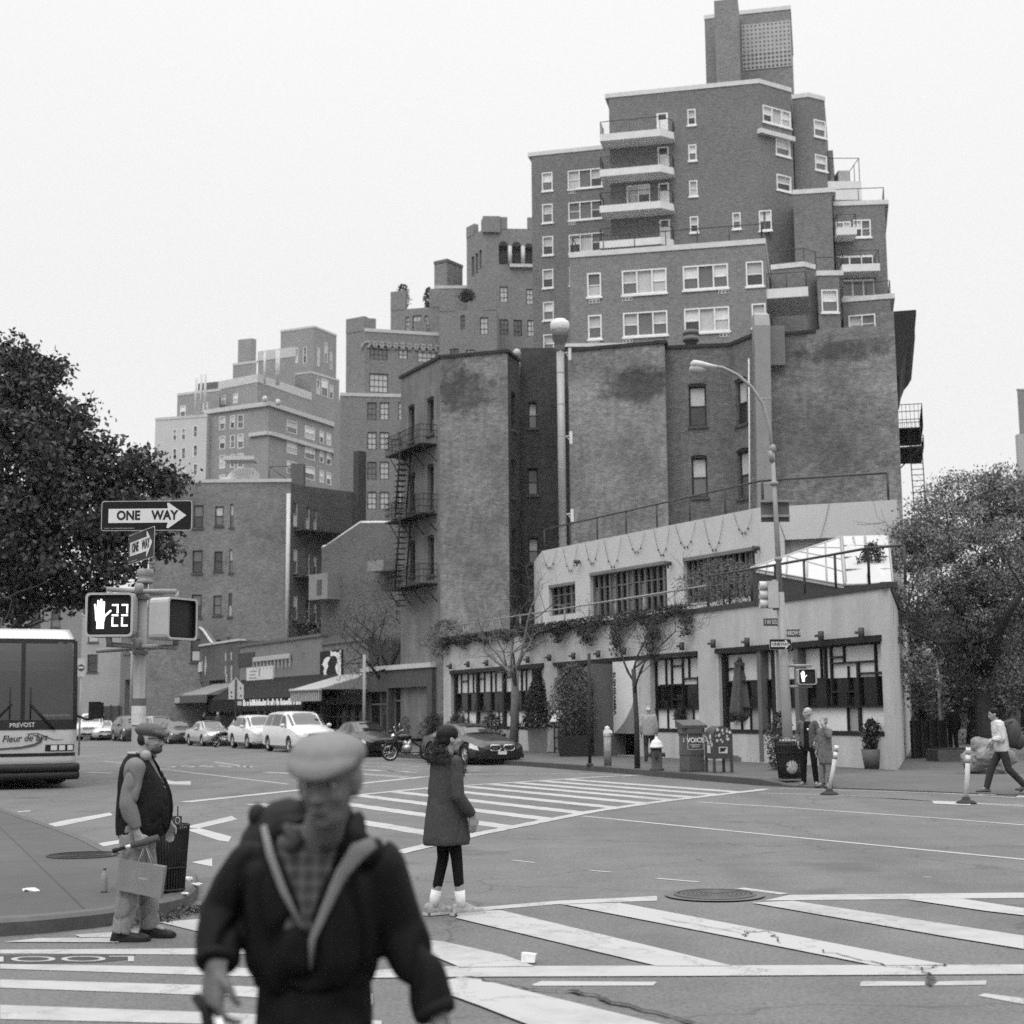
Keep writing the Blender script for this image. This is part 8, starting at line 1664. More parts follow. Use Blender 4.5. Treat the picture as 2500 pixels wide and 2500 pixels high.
def hand3(mb, w, d, side, up, s=1.0, curl=.5, thumb=1):
    """wrist w, direction d towards fingertips, side = across the palm towards the thumb, up = palm normal (fingers curl to it)"""
    d, side, up = Vector(d).normalized(), Vector(side).normalized(), Vector(up).normalized(); w = Vector(w)
    mb.rings([[w + d * t * s + side * a * k * s + up * b * q * s for a, b in ((-1, -1), (-.4, -1.25), (.4, -1.25), (1, -1), (1, 1), (.3, .8), (-.3, .8), (-1, 1))] for t, k, q in ((-.02, .026, .018), (.02, .034, .016), (.06, .041, .014), (.09, .040, .012))], True, True)
    for i, (o, L) in enumerate(((-.031, .062), (-.0105, .078), (.0105, .084), (.031, .072))):
        p = w + d * .085 * s + side * o * s; dd = d.copy(); P = [p - d * .03 * s, p]; 
        for j, f in enumerate((.45, .32, .23)): dd = (dd * math.cos(curl * (.6 + .3 * j)) + up * math.sin(curl * (.6 + .3 * j))).normalized(); P.append(P[-1] + dd * L * f * s)
        mb.tube(P, [.0095 * s, .0095 * s, .009 * s, .008 * s, .007 * s], 8); mb.ell(P[-1], (.007 * s,) * 3, 8, 6)
    p = w + d * .02 * s + side * .03 * s; q = p + (d * .6 + side * .8 * thumb + up * .3).normalized() * .035 * s; q2 = q + (d + up * .5 * curl + side * .1).normalized() * .03 * s; q3 = q2 + (d + up * curl - side * .2).normalized() * .025 * s; mb.tube([p, q, q2, q3], [.014 * s, .012 * s, .010 * s, .008 * s], 8)
def headmesh(mb, c, R_, s=1.0, beard=False, nose=1.0):
    T = lambda x, y, z: Vector(c) + R_ @ Vector((x, y, z)) * s
    e = lambda x, y, z, a, b, h, n=14: mb.ell(T(x, y, z), (a * s, b * s, h * s), n, 10, R_)
    e(0, -.012, .035, .076, .095, .085, 20); e(0, .01, -.02, .066, .082, .085, 18); e(0, .028, -.075, .048, .055, .048); e(0, .060, -.098, .022, .022, .018)
    e(0, .088, -.012, .013 * nose, .02, .028); e(0, .101, -.03, .015 * nose, .016, .013); e(0, .084, .012, .010, .014, .02)
    for q in (-1, 1): e(q * .034, .060, -.028, .024, .024, .02); e(q * .032, .074, .026, .028, .014, .009); e(q * .077, -.01, -.012, .010, .02, .033); e(q * .083, -.018, .0, .006, .012, .02); e(q * .013, .098, -.034, .009, .010, .008)
    e(0, .084, -.060, .024, .012, .007); e(0, .082, -.071, .020, .012, .008)
def facebits(root, c, R_, s=1.0):
    T = lambda x, y, z: Vector(c) + R_ @ Vector((x, y, z)) * s; mb = MB(); m2 = MB()
    for q in (-1, 1): mb.ell(T(q * .031, .071, .004), (.0125 * s, .010 * s, .008 * s), 10, 8, R_); m2.ell(T(q * .031, .0805, .004), (.006 * s, .003 * s, .006 * s), 8, 6, R_)
    o = mb.build('eye', mat('eye_white', .35, .3), root, True); m2.build('iris', mat('iris_dark', .02, .3), o, True); m3 = MB()
    for q in (-1, 1): m3.tube([T(q * .016, .088, .022), T(q * .034, .087, .029), T(q * .052, .072, .024)], .0045 * s, 6)
    m3.tube([T(-.022, .090, -.0655), T(0, .097, -.064), T(.022, .090, -.0655)], .0028 * s, 5); m3.build('brow_and_lip_line', mat('brow_dark', .06, .8), root, True)
def shoe(mb, a, d, s=1.0):
    d = Vector((d[0], d[1], 0)).normalized(); n = Vector((-d.y, d.x, 0)); a = Vector(a)
    rr = []
    for t, w, h in ((-.075, .028, .05), (-.06, .038, .085), (0, .040, .10), (.05, .043, .075), (.11, .049, .055), (.16, .046, .045), (.19, .03, .03)):
        rr.append([Vector((a.x, a.y, 0)) + d * t * s + n * w * x * s + Vector((0, 0, .004 + h * z * s)) for x, z in ((-1, .0), (-1.02, .3), (-.75, .8), (0, 1), (.75, .8), (1.02, .3), (1, .0))])
    mb.rings(rr, True, True)
def sole(mb, a, d, s=1.0, h=.02):
    d = Vector((d[0], d[1], 0)).normalized(); n = Vector((-d.y, d.x, 0)); a = Vector((a[0], a[1], 0)); P = [(-.08, -.03), (-.08, .03), (-.03, .043), (.06, .045), (.12, .053), (.17, .045), (.2, .02), (.2, -.02), (.17, -.045), (.12, -.053), (.06, -.045), (-.03, -.043)]
    mb.prism([a + d * x * s + n * y * s + Vector((0, 0, .001)) for x, y in P], (0, 0, h * s))
def rotm(rx=0, ry=0, rz=0): return Matrix.Rotation(rz, 3, 'Z') @ Matrix.Rotation(rx, 3, 'X') @ Matrix.Rotation(ry, 3, 'Y')
def person(label, loc, rz, J, G, head=(0, 0, 1.62), hr=(0, 0, 0), vox=.014, s=1.0, skin=None, hs=1.0, group=None):
    """J: joints dict (L/R = +x is the person's right); G: dict of garments"""
    root = thing('person', label, 'person', loc, rz, group); R_ = rotm(*hr); mb = MB(); hc = Vector(head)
    headmesh(mb, hc, R_, hs); nk = Vector(J['neck']); limb(mb, [nk + Vector((0, 0, -.03)), hc + R_ @ Vector((0, -.02, -.06)) * hs], [.056, .052])
    torso(mb, [(J['hip'][2] - .06, .10, .07, J['hip'][0], J['hip'][1]), (J['hip'][2] + .12, .10, .07, (J['hip'][0] * .7 + nk.x * .3), (J['hip'][1] * .7 + nk.y * .3)), (nk.z - .18, .11, .065, nk.x, nk.y - .0), (nk.z - .02, .08, .06, nk.x, nk.y)])
    for q in 'RL':
        sh, el, wr = [Vector(J[k + q]) for k in ('sh', 'el', 'wr')]; limb(mb, [sh, el, wr], [.04, .034, .027]); hp, kn, an = [Vector(J[k + q]) for k in ('hp', 'kn', 'an')]; limb(mb, [hp, kn, an], [.07, .048, .035]); mb.tube([an, an + Vector(J['ft' + q]).normalized() * .12 - Vector((0, 0, an.z - .04))], [.035, .03], 8)
        hd = J.get('hd' + q, dict(d=(0, .1, -1), side=(0, 1, 0), up=(-1 if q == 'R' else 1, 0, 0), curl=.5)); hand3(mb, wr, hd['d'], hd['side'], hd['up'], s=hd.get('s', 1.0), curl=hd.get('curl', .5))
    b = fuse(mb, 'body', skin or SK, root, vox, 2); facebits(root, hc, R_, hs)
    for k, g in G.items(): g(root, k)
    return root
def stand(h=1.0, **k):
    J = dict(hip=(0, 0, .93), neck=(0, .0, 1.47), shR=(.17, 0, 1.41), shL=(-.17, 0, 1.41), elR=(.23, -.02, 1.12), elL=(-.23, -.02, 1.12), wrR=(.24, .06, .88), wrL=(-.24, .06, .88), hpR=(.09, 0, .90), hpL=(-.09, 0, .90), knR=(.10, .02, .50), knL=(-.10, .02, .50), anR=(.11, 0, .09), anL=(-.11, 0, .09), ftR=(.15, 1, 0), ftL=(-.15, 1, 0)); J.update(k); return J
def g_trousers(J, m, r=(.095, .075, .062), waist=1.02, fold=.006, vox=.014, rx=.15, ry=.11, hem=.05, seed=1):
    def f(root, k):
        mb = MB()
        for q in 'RL':
            hp, kn, an = [Vector(J[a + q]) for a in ('hp', 'kn', 'an')]; limb(mb, [hp, kn], [r[0], r[1]]); mb.tube([kn, kn.lerp(an, .6), an + Vector((0, -.005, hem - .09 + .03))], [r[1], (r[1] + r[2]) / 2, r[2]], 14); mb.ell(kn, (r[1],) * 3)
        h = J['hip']; torso(mb, [(h[2] - .14, rx * .85, ry * .9, h[0], h[1]), (h[2] - .03, rx, ry, h[0], h[1]), (waist, rx * .93, ry * .92, h[0], h[1])]); fuse(mb, k, m, root, vox, 2, fold, 8, seed)
    return f
def g_top(J, m, secs, ar=(.075, .062, .048), sleeves=1.0, fold=.007, vox=.014, seed=2, cut=None, extra=None, fscale=7):
    def f(root, k):
        mb = MB(); torso(mb, secs)
        for q in 'RL':
            sh, el, wr = [Vector(J[a + q]) for a in ('sh', 'el', 'wr')]; mb.ell(sh, (ar[0] * 1.0,) * 3)
            if sleeves > .5: limb(mb, [sh, el], [ar[0], ar[1]]); mb.tube([el, el.lerp(wr, .5), el.lerp(wr, min(sleeves, .97))], [ar[1], (ar[1] + ar[2]) / 2 + .003, ar[2]], 14)
        if extra: extra(mb)
        fuse(mb, k, m, root, vox, 2, fold, fscale, seed, cut(J) if cut else None)
    return f
def g_shoes(J, m, s=1.0, sm=None):
    def f(root, k):
        for q in 'RL':
            mb = MB(); a = Vector(J['an' + q]); z0 = a.z - .09; shoe(mb, a, J['ft' + q], s); o = mb.build('shoe', m, root, True); m2 = MB(); sole(m2, a, J['ft' + q], s); o2 = m2.build('sole', sm or mat('sole_dark', .02, .7), o, True); o.location.z = z0
    return f
def g_mb(fn, m, name=None):
    def f(root, k): mb = MB(); fn(mb); mb.build(name or k, m, root, True)
    return f
def g_fuse(fn, m, vox=.01, fold=0, fscale=12, seed=5, sm=2):
    def f(root, k): mb = MB(); fn(mb); fuse(mb, k, m, root, vox, sm, fold, fscale, seed)
    return f
def flatcap(c, R_, s=1.0):
    def f(mb):
        T = lambda x, y, z: Vector(c) + R_ @ Vector((x, y, z)) * s
        mb.ell(T(0, -.012, .070), (.098 * s, .118 * s, .056 * s), 24, 12, R_); mb.ell(T(0, .035, .060), (.092 * s, .098 * s, .040 * s), 24, 12, R_ @ Matrix.Rotation(-.25, 3, 'X')); mb.ell(T(0, -.01, .05), (.088 * s, .108 * s, .045 * s), 24, 10, R_); mb.ell(T(0, .085, .048), (.070 * s, .052 * s, .016 * s), 20, 8, R_ @ Matrix.Rotation(-.4, 3, 'X'))
    return f
def hair_short(c, R_, s=1.0, z=.0, back=.0):
    def f(mb):
        T = lambda x, y, z_: Vector(c) + R_ @ Vector((x, y, z_)) * s; mb.ell(T(0, -.022, .048 + z), (.084 * s, .098 * s, .082 * s), 20, 12, R_); mb.ell(T(0, -.05, -.005), (.078 * s, .062 * s, .07 * s), 16, 10, R_)
    return f
# ---- 1 foreground man ---------------------------------------------------------------
W1 = lambda px, py, Y: at(px, py, Y); Y1 = 3.95; cx1 = at(765, 2300, Y1).x
def loc1(px, py, Y):    # photo point -> his local frame (facing the camera, rotated by pi)
    p = at(px, py, Y); return Vector((-(p.x - cx1), -(p.y - Y1), p.z))
hc1 = loc1(800, 1915, 3.80); hc1.z = 1.565
J1 = stand(hip=(0, -.02, .93), neck=(-.01, .02, 1.40), shR=(.165, -.02, 1.325), shL=(-.165, -.02, 1.325), elR=loc1(545, 2240, 3.98), wrR=loc1(528, 2372, 3.86), elL=loc1(975, 2280, 3.98), wrL=loc1(1072, 2500, 3.9), hpR=(.065, 0, .92), hpL=(-.065, 0, .92), knR=(.1, .12, .52), knL=(-.1, -.05, .5), anR=(.1, .22, .10), anL=(-.1, -.25, .12), ftR=(.1, 1, 0), ftL=(-.05, 1, 0),
    hdR=dict(d=(.05, .25, -1), side=(-.6, .8, 0), up=(-.8, -.3, 0), curl=1.0, s=1.05), hdL=dict(d=(-.35, .2, -1), side=(.1, 1, 0), up=(1, 0, 0), curl=.5, s=1.05))
hr1 = (math.radians(-8), 0, math.radians(-10)); Rm1 = rotm(*hr1); HS = .95
NV = mat('jacket_navy', .0045, .75, 0, .15, 5); LN = mat('jacket_lining', .13, .7, 0, .15, 8); TRd = mat('trouser_dark', .006, .85, 0, .2, 6)
def plaid():
    m = bpy.data.materials.new('plaid_shirt'); m.use_nodes = True; t = m.node_tree; N = t.nodes; L = t.links; b = N['Principled BSDF']; b.inputs['Roughness'].default_value = .9; tc = N.new('ShaderNodeTexCoord'); v = None
    for dirn in ('X', 'Z'):
        w = N.new('ShaderNodeTexWave'); w.bands_direction = dirn; w.inputs['Scale'].default_value = 9; L.new(tc.outputs['Object'], w.inputs[0]); r = N.new('ShaderNodeMapRange'); L.new(w.outputs['Fac'], r.inputs[0]); r.inputs[1].default_value = .6; r.inputs[2].default_value = .8; r.inputs[3].default_value = .35; r.inputs[4].default_value = 1
        if v is None: v = r.outputs[0]
        else: q = N.new('ShaderNodeMath'); q.operation = 'ADD'; L.new(v, q.inputs[0]); L.new(r.outputs[0], q.inputs[1]); v = q.outputs[0]
    q = N.new('ShaderNodeMath'); q.operation = 'MULTIPLY'; L.new(v, q.inputs[0]); q.inputs[1].default_value = .035; L.new(q.outputs[0], b.inputs['Base Color']); return m
secs1 = [(1.035, .15, .12, .0, -.02), (1.06, .162, .132, .0, -.02), (1.11, .178, .145, 0, -.02), (1.2, .182, .145, 0, -.02), (1.28, .182, .14, 0, -.02), (1.345, .178, .13, 0, -.02), (1.395, .15, .112, 0, -.02), (1.43, .12, .1, 0, -.03), (1.465, .08, .08, 0, -.03)]
def cut1(J): c = MB(); c.rings([[Vector((x, y, z)) for x, z in ((-.115, 1.54), (-.10, 1.44), (.0, 1.20), (.085, 1.40), (.105, 1.54))] for y in (.035, .4)], True, True, False); return c
def col1(mb):
    for s in (-1, 1): mb.tube([(s * .05, -.10, 1.47), (s * .105, -.03, 1.455), (s * .115, .05, 1.41), (s * .10, .10, 1.36)], [.022, .026, .022, .014], 10)
    mb.tube([(-.06, -.11, 1.48), (.06, -.11, 1.48)], .026, 10)
def y_front(z):
    for (z0, rx, ry, _, cy), (z1, rx1, ry1, _, cy1) in zip(secs1, secs1[1:]):
        if z0 <= z <= z1: t = (z - z0) / (z1 - z0); return cy + cy1 * 0 + (ry + (ry1 - ry) * t)
    return .1
def lining(mb):
    for s, P, w in ((1, [(.125, 1.45), (.10, 1.38), (.06, 1.29), (.01, 1.20)], [.008, .011, .010, .005]), (-1, [(-.165, 1.405), (-.125, 1.385), (-.085, 1.33), (-.05, 1.25), (-.015, 1.17), (-.012, 1.10)], [.016, .026, .017, .013, .009, .003])):
        mb.tube([Vector((x, y_front(z) * math.sqrt(max(0, 1 - (x / .21) ** 2)) + .014, z)) for x, z in P], w, 10, True, .4, up=(0, 1, 0))
G1 = dict(shirt=g_top(J1, plaid(), [(1.06, .12, .11, 0, -.02), (1.2, .145, .133, 0, -.015), (1.33, .145, .12, 0, -.015), (1.40, .12, .10, 0, -.01), (1.45, .062, .068, 0, 0)], sleeves=0, fold=.003, vox=.009, ar=(.03, .03, .03)),
    jacket=g_top(J1, NV, secs1, ar=(.076, .060, .050), sleeves=.93, fold=.022, vox=.009, cut=cut1, extra=col1, fscale=5.5), jacket_lining=g_mb(lining, LN), trousers=g_trousers(J1, TRd, (.092, .08, .07), 1.05, .010, .012, .155, .125), shoe=g_shoes(J1, mat('shoe_black', .015, .4)),
    cuff=g_mb(lambda mb: [mb.tube([Vector(J1['el' + q]).lerp(Vector(J1['wr' + q]), a) for a in (.86, .97)], [.060, .050], 14) for q in 'RL'], mat('cuff_dark', .01, .9)),
    shirt_collar=g_mb(lambda mb: [mb.tube([(s * .07, -.04, 1.455), (s * .065, .05, 1.445), (s * .03, .10, 1.415), (s * .055, .11, 1.385)], [.012, .016, .018, .012], 8, True, .5) for s in (-1, 1)], mat('collar_dark', .03, .8)),
    flat_cap=g_fuse(flatcap(hc1, Rm1, 1.0), mat('cap_tweed_light', .145, .95, 0, .12, 40), .007), hair=g_fuse(lambda mb: [mb.ell(hc1 + Rm1 @ Vector((x, -.035, .0)) , (.014, .05, .04), 10, 8, Rm1) for x in (-.066, .066)] + [mb.ell(hc1 + Rm1 @ Vector((0, -.075, .0)), (.06, .03, .05), 12, 8, Rm1)], mat('hair_grey', .13, .9, 0, .3, 40), .009))
m1 = person('elderly man in a dark jacket and pale flat cap walking towards the camera', (cx1, Y1, 0.012), PI, J1, G1, hc1, hr1, .0065, hs=HS, skin=mat('skin_shaded', .10, .6, 0, .1, 14, spec=.3))  # skin colour darkened to stand in for shade under the cap
# his umbrella handle, and the pack on his back
wr = J1['wrR']; wp = lambda v: Vector((cx1 - v[0], Y1 - v[1], v[2] + .012))
t = thing('umbrella', 'dark folded umbrella with a shiny curved handle held in the old man\'s right hand', 'umbrella', wp(wr)); mb = MB(); a = wp(wr) + Vector((0, -.02, -.085)); mb.tube([a + Vector((-.05, .0, .02)), a + Vector((-.02, 0, -.02)), a + Vector((.0, -.01, -.12)), a + Vector((.03, -.02, -.22))], [.012, .015, .016, .018], 10); mb.build('canopy', mat('umbrella_black', .015, .6), t); mb = MB(); mb.tube([a + Vector((.02, -.03, -.03)), a + Vector((.035, -.035, -.09)), a + Vector((.03, -.04, -.14))], [.008, .014, .008], 10); mb.build('handle', mat('handle_silver', .6, .2, .5), t)
t = thing('backpack', 'dark backpack whose top shows behind the old man\'s shoulder', 'backpack', wp((.12, -.2, 1.4))); mb = MB(); c = at(618, 1965, 4.2); mb.ell(c + Vector((.012, 0, -.03)), (.026, .04, .036), 14, 10); mb.ell(c + Vector((.1, 0, -.22)), (.16, .09, .24), 14, 10); mb.build('bag', mat('backpack_black', .015, .7), t)
# ---- 2 man in the vest -----------------------------------------------------------------
J2 = stand(hip=(0, -.04, .92), neck=(0, -.02, 1.40), shR=(.18, -.015, 1.33), shL=(-.18, -.01, 1.33), elR=(.235, -.05, 1.05), elL=(-.23, .02, 1.08), wrR=(.22, .03, .82), wrL=(-.16, .18, .88), hpR=(.09, -.03, .88), hpL=(-.09, -.02, .88), knR=(.09, -.05, .47), knL=(-.1, .02, .47), anR=(.10, -.10, .09), anL=(-.12, .06, .09), ftR=(.0, 1, 0), ftL=(.25, 1, 0), hdR=dict(d=(-.1, .35, -1), side=(0, 1, .35), up=(-1, 0, 0), curl=1.1))
hc2, hr2 = Vector((0, .055, 1.55)), (math.radians(-5), 0, 0); Rm2 = rotm(*hr2); VS = mat('vest_black', .010, .85, 0, .3, 7); KN = mat('knit_grey', .13, .95, 0, .12, 22); JE = mat('jeans_washed', .17, .9, 0, .25, 7)
secs2 = [(.80, .19, .19, 0, .0), (.86, .20, .205, 0, .012), (.94, .205, .215, 0, .02), (1.02, .208, .218, 0, .024), (1.1, .208, .21, 0, .02), (1.18, .205, .195, 0, .008), (1.26, .198, .172, 0, -.01), (1.33, .18, .145, 0, -.025), (1.39, .13, .115, 0, -.03), (1.44, .09, .09, 0, -.02)]
G2 = dict(sweater=g_top(J2, KN, [(.86, .17, .15, 0, 0), (1.05, .185, .195, 0, .02), (1.2, .18, .165, 0, 0), (1.36, .13, .11, 0, -.03), (1.42, .075, .075, 0, -.02)], ar=(.08, .066, .044), sleeves=.8, fold=.012, vox=.011), vest=g_top(J2, VS, secs2, ar=(.06, .05, .05), sleeves=0, fold=.012, vox=.011, fscale=6, cut=lambda J: (lambda c: (c.rings([[Vector((x, y, z)) for x, z in ((-.06, 1.46), (-.035, 1.2), (-.02, .75), (.05, .75), (.06, 1.2), (.075, 1.46))] for y in (.06, .5)], True, True, False), c)[1])(MB())),
    trousers=g_trousers(J2, JE, (.105, .088, .078), 1.0, .010, .011, .17, .15, .03), shoe=g_shoes(J2, mat('shoe_brown_dark', .018, .45), 1.1), flat_cap=g_fuse(flatcap(hc2, Rm2, 1.02), mat('cap_tweed_grey', .075, .95, 0, .3, 45), .008), hair=g_fuse(lambda mb: (mb.ell(hc2 + Vector((0, -.05, .0)), (.078, .055, .06), 14, 9)), mat('hair_dark', .025, .9), .01),
    beard=g_fuse(lambda mb: (mb.ell(hc2 + Vector((0, .045, -.085)), (.055, .055, .035), 14, 9), mb.ell(hc2 + Vector((0, .094, -.05)), (.028, .012, .008), 10, 6)), mat('beard', .05, .95), .008),
    headphones=g_mb(lambda mb: (mb.tube([Vector((.085 * math.cos(a), -.03 + .09 * math.sin(a), 1.44 + .0 * a)) for a in [PI * (1.0 + k / 12) for k in range(13)]], .012, 6), [mb.lathe((s * .09, .045, 1.425), [(.01, -.02), (.04, -.02), (.043, .015), (.01, .02)], 16, (Vector((0, 1, 0)), Vector((0, 0, 1)), Vector((s, 0, 0)))) for s in (-1, 1)]), mat('headphone_grey', .25, .4)),
    glasses=g_mb(lambda mb: ([mb.tube([hc2 + Vector((s * .032 + .022 * math.cos(k * PI / 6), .098, .004 + .017 * math.sin(k * PI / 6))) for k in range(13)], .0028, 5) for s in (-1, 1)], [mb.tube([hc2 + Vector((s * .054, .096, .008)), hc2 + Vector((s * .08, -.0, .006))], .0028, 4) for s in (-1, 1)]), mat('glasses_black', .01, .4)))
f2_ = gp(352, 2296, .01); v2 = person('heavy man in a black vest and tweed cap standing at the corner', (f2_.x - .07, f2_.y + .1, .01), -PI / 2, J2, G2, hc2, hr2, .0085, hs=.98)
L2 = lambda v: Vector((f2_.x - .07 + v[1], f2_.y + .1 - v[0], v[2] + .01)); hp_ = L2(Vector(J2['wrR']) + Vector((-.02, .05, -.09)))
t = thing('shopping_bag', 'plain grey paper carrier bag hanging from the hand of the man in the vest', 'bag', hp_); a = hp_ + Vector((0, -.03, 0)); tl_, tr_, br_, bl_ = [at(x, y, a.y) for x, y in ((291, 2098), (402, 2117), (391, 2194), (282, 2172))]
mb = MB(); mb.prism([tl_, tr_, br_, bl_], Vector((0, .085, 0))); mb.build('bag', mat('paper_bag_grey', .16, .8, 0, .1, 8), t); mb = MB(); [mb.tube([tl_.lerp(tr_, q) + Vector((0, dy, 0)), hp_ + Vector(((q - .5) * .02, dy * .3, .01))], .0035, 5) for q in (.42, .72) for dy in (0, .08)]; mb.build('handle', mat('cord_pale', .3, .8), t)
text(t, 'HIBEN', None, 0, 0, 0, .022, mat('bag_print', .35, .7), -.14, 'lettering', 1.2, 'CENTER', .0005, (Vector((1, 0, 0)), Vector((0, -1, 0)), Vector((0, 0, 1))), (tl_ + tr_ + br_ + bl_) / 4 + Vector((.02, -.001, 0)))
t = thing('folded_umbrella', 'short black folded umbrella gripped with the bag by the man in the vest', 'umbrella', hp_); mb = MB(); p0, p1 = at(275, 2078, a.y - .02), at(388, 2045, a.y + .03); mb.tube([p0, p0.lerp(p1, .1), p0.lerp(p1, .12), p0.lerp(p1, .4)], [.018, .018, .014, .014], 10); mb.build('handle', mat('umbrella_black', .015, .6), t); mb = MB(); mb.tube([p0.lerp(p1, .4), p0.lerp(p1, .8), p1], [.024, .03, .026], 10); mb.build('canopy', mat('umbrella_grey', .06, .9), t); mb = MB(); mb.tube([p0.lerp(p1, .28), p0.lerp(p1, .42)], .0155, 10); mb.build('collar', mat('handle_silver', .6, .2, .5), t)
# ---- 3 woman in the coat ---------------------------------------------------------------
J3 = stand(hip=(0, 0, .90), neck=(0, .0, 1.37), shR=(.155, 0, 1.31), shL=(-.155, 0, 1.31), elR=(.20, .0, 1.02), elL=(-.185, -.02, 1.04), wrR=(.19, .15, .85), wrL=(-.17, .10, .86), hpR=(.07, 0, .86), hpL=(-.07, 0, .86), knR=(.055, .07, .48), knL=(-.06, .0, .48), anR=(.07, .10, .09), anL=(-.09, -.08, .09), ftR=(.1, 1, 0), ftL=(0, 1, 0))
hc3, hr3 = Vector((.01, .03, 1.51)), (math.radians(4), 0, math.radians(-8)); Rm3 = rotm(*hr3); CT = mat('coat_wool', .045, .95, 0, .2, 40); FU = mat('fur', .045, .95, 0, .4, 18); HR = mat('hair_brown', .012, .6, 0, .3, 30)
secs3 = [(.60, .18, .205, .0, .0), (.64, .185, .21, 0, 0), (.8, .17, .19, 0, 0), (1.0, .155, .158, 0, 0), (1.15, .155, .14, 0, 0), (1.28, .16, .122, 0, 0), (1.35, .10, .08, 0, 0)]
def fur(root, k):
    R = np.random.RandomState(5); P = []
    for i in range(6500):
        a = R.uniform(0, 2 * PI); b = R.uniform(0, 2 * PI); rr_ = .07 + R.normal() * .014; back = .03 * max(0, -math.sin(a)); P.append((math.cos(a) * (.12 + rr_ * math.cos(b) * .9), math.sin(a) * (.095 + rr_ * math.cos(b)) - .01, 1.345 + rr_ * math.sin(b) * .95 + math.sin(a) * -.03 - (.10 * max(0, math.cos(a - .5)) ** 3) + wl(root).z))
    o = leaves(k, FU, np.array([(p[0] + root.location.x, p[1] + root.location.y, p[2]) for p in P]), .026, 3, root, .3, .25); return o
def hair3(mb):
    T = lambda x, y, z: hc3 + Rm3 @ Vector((x, y, z)); mb.ell(T(0, -.02, .04), (.085, .10, .085), 20, 12, Rm3); mb.ell(T(0, -.06, -.01), (.076, .055, .07), 16, 10, Rm3); mb.ell(T(-.03, -.105, -.02), (.04, .036, .04), 14, 9); mb.tube([T(-.03, -.11, -.03), T(-.035, -.12, -.1), T(-.02, -.12, -.18)], [.035, .038, .02], 12)
G3 = dict(leggings=g_trousers(J3, mat('leggings_black', .006, .8), (.078, .052, .036), .98, .0, .011, .13, .11, .22), coat=g_top(J3, CT, secs3, ar=(.062, .058, .046), sleeves=.95, fold=.006, vox=.011, fscale=5), fur_collar=fur, hair=g_fuse(hair3, HR, .009, .004, 30),
    hair_tie=g_mb(lambda mb: mb.ell(hc3 + Rm3 @ Vector((-.045, -.125, .03)), (.025, .02, .022), 10, 8), mat('scrunchie_pale', .14, .8)), sock=g_mb(lambda mb: [mb.tube([Vector(J3['an' + q]) + Vector((0, 0, -.02)), Vector(J3['an' + q]).lerp(Vector(J3['kn' + q]), .12), Vector(J3['an' + q]).lerp(Vector(J3['kn' + q]), .30)], [.046, .045, .047], 14) for q in 'RL'], mat('sock_white', .55, .9, 0, .12, 20)), shoe=g_shoes(J3, mat('trainer_pale', .22, .7, 0, .5, 22), 1.15, mat('trainer_sole', .4, .6)))
f3_ = gp(1090, 2236, .01); person('woman in a grey wool coat with fur collar waiting in the road, seen from behind', (f3_.x, f3_.y + .05, .01), math.radians(-58), J3, G3, hc3, hr3, .0085, hs=.95)
# ---- 4 waiting couple ------------------------------------------------------------------
def small(label, loc, rz, J, top, trs, shoes, hairm, hc=(0, .02, 1.62), hr=(0, 0, 0), secs=None, extra=None, hs=1.0, tr=(.09, .072, .06), ar=(.07, .058, .045), cut=None):
    hc = Vector(hc); Rm = rotm(*hr); secs = secs or [(.86, .165, .12, 0, 0), (.95, .18, .13, 0, 0), (1.1, .175, .125, 0, 0), (1.3, .18, .12, 0, 0), (1.4, .15, .1, 0, 0), (1.47, .075, .07, 0, 0)]
    G = dict(trousers=g_trousers(J, trs, tr, 1.0, .007, .016), jacket=g_top(J, top, secs, ar=ar, sleeves=.93, fold=.011, vox=.014, cut=cut), shoe=g_shoes(J, shoes, 1.05))
    if hairm: G['hair'] = g_fuse(hair_short(hc, Rm, hs), hairm, .012, .003, 30)
    if extra: G.update(extra)
    return person(label, loc, rz, J, G, hc, hr, .013, hs=hs)
J4 = stand(elR=(.27, -.05, 1.15), elL=(-.27, -.05, 1.15), wrR=(.19, .12, .98), wrL=(-.19, .12, .98), anR=(.14, 0, .09), anL=(-.16, 0, .09), ftR=(.3, 1, 0), ftL=(-.3, 1, 0), hpR=(.1, 0, .9), hpL=(-.1, 0, .9), knR=(.12, .01, .5), knL=(-.13, .01, .5))
fc = gp(1977, 1919, .02)
small('grey haired man in an open jacket beside the far litter basket', fc, math.radians(150), J4, mat('jacket_grey', .075, .85, 0, .2, 6), mat('trousers_black', .008, .9), mat('shoe_grey', .08, .7), mat('hair_silver', .30, .9, 0, .2, 30), (0, .02, 1.64), (0, 0, math.radians(-40)), cut=lambda J: (lambda c: (c.rings([[Vector((x, y, z)) for x, z in ((-.07, 1.5), (-.06, 1.2), (-.07, .8), (.07, .8), (.06, 1.2), (.07, 1.5))] for y in (.05, .4)], True, True, False), c)[1])(MB()),
    extra=dict(tshirt=g_fuse(lambda mb: torso(mb, [(.88, .14, .10, 0, .01), (1.05, .145, .108, 0, .01), (1.3, .14, .10, 0, .01), (1.42, .10, .075, 0, .03), (1.46, .05, .05, 0, .02)]), mat('tshirt_black', .008, .9), .012), badge=g_mb(lambda mb: mb.ell((-.04, .118, 1.28), (.022, .008, .022), 10, 6), WHT)))
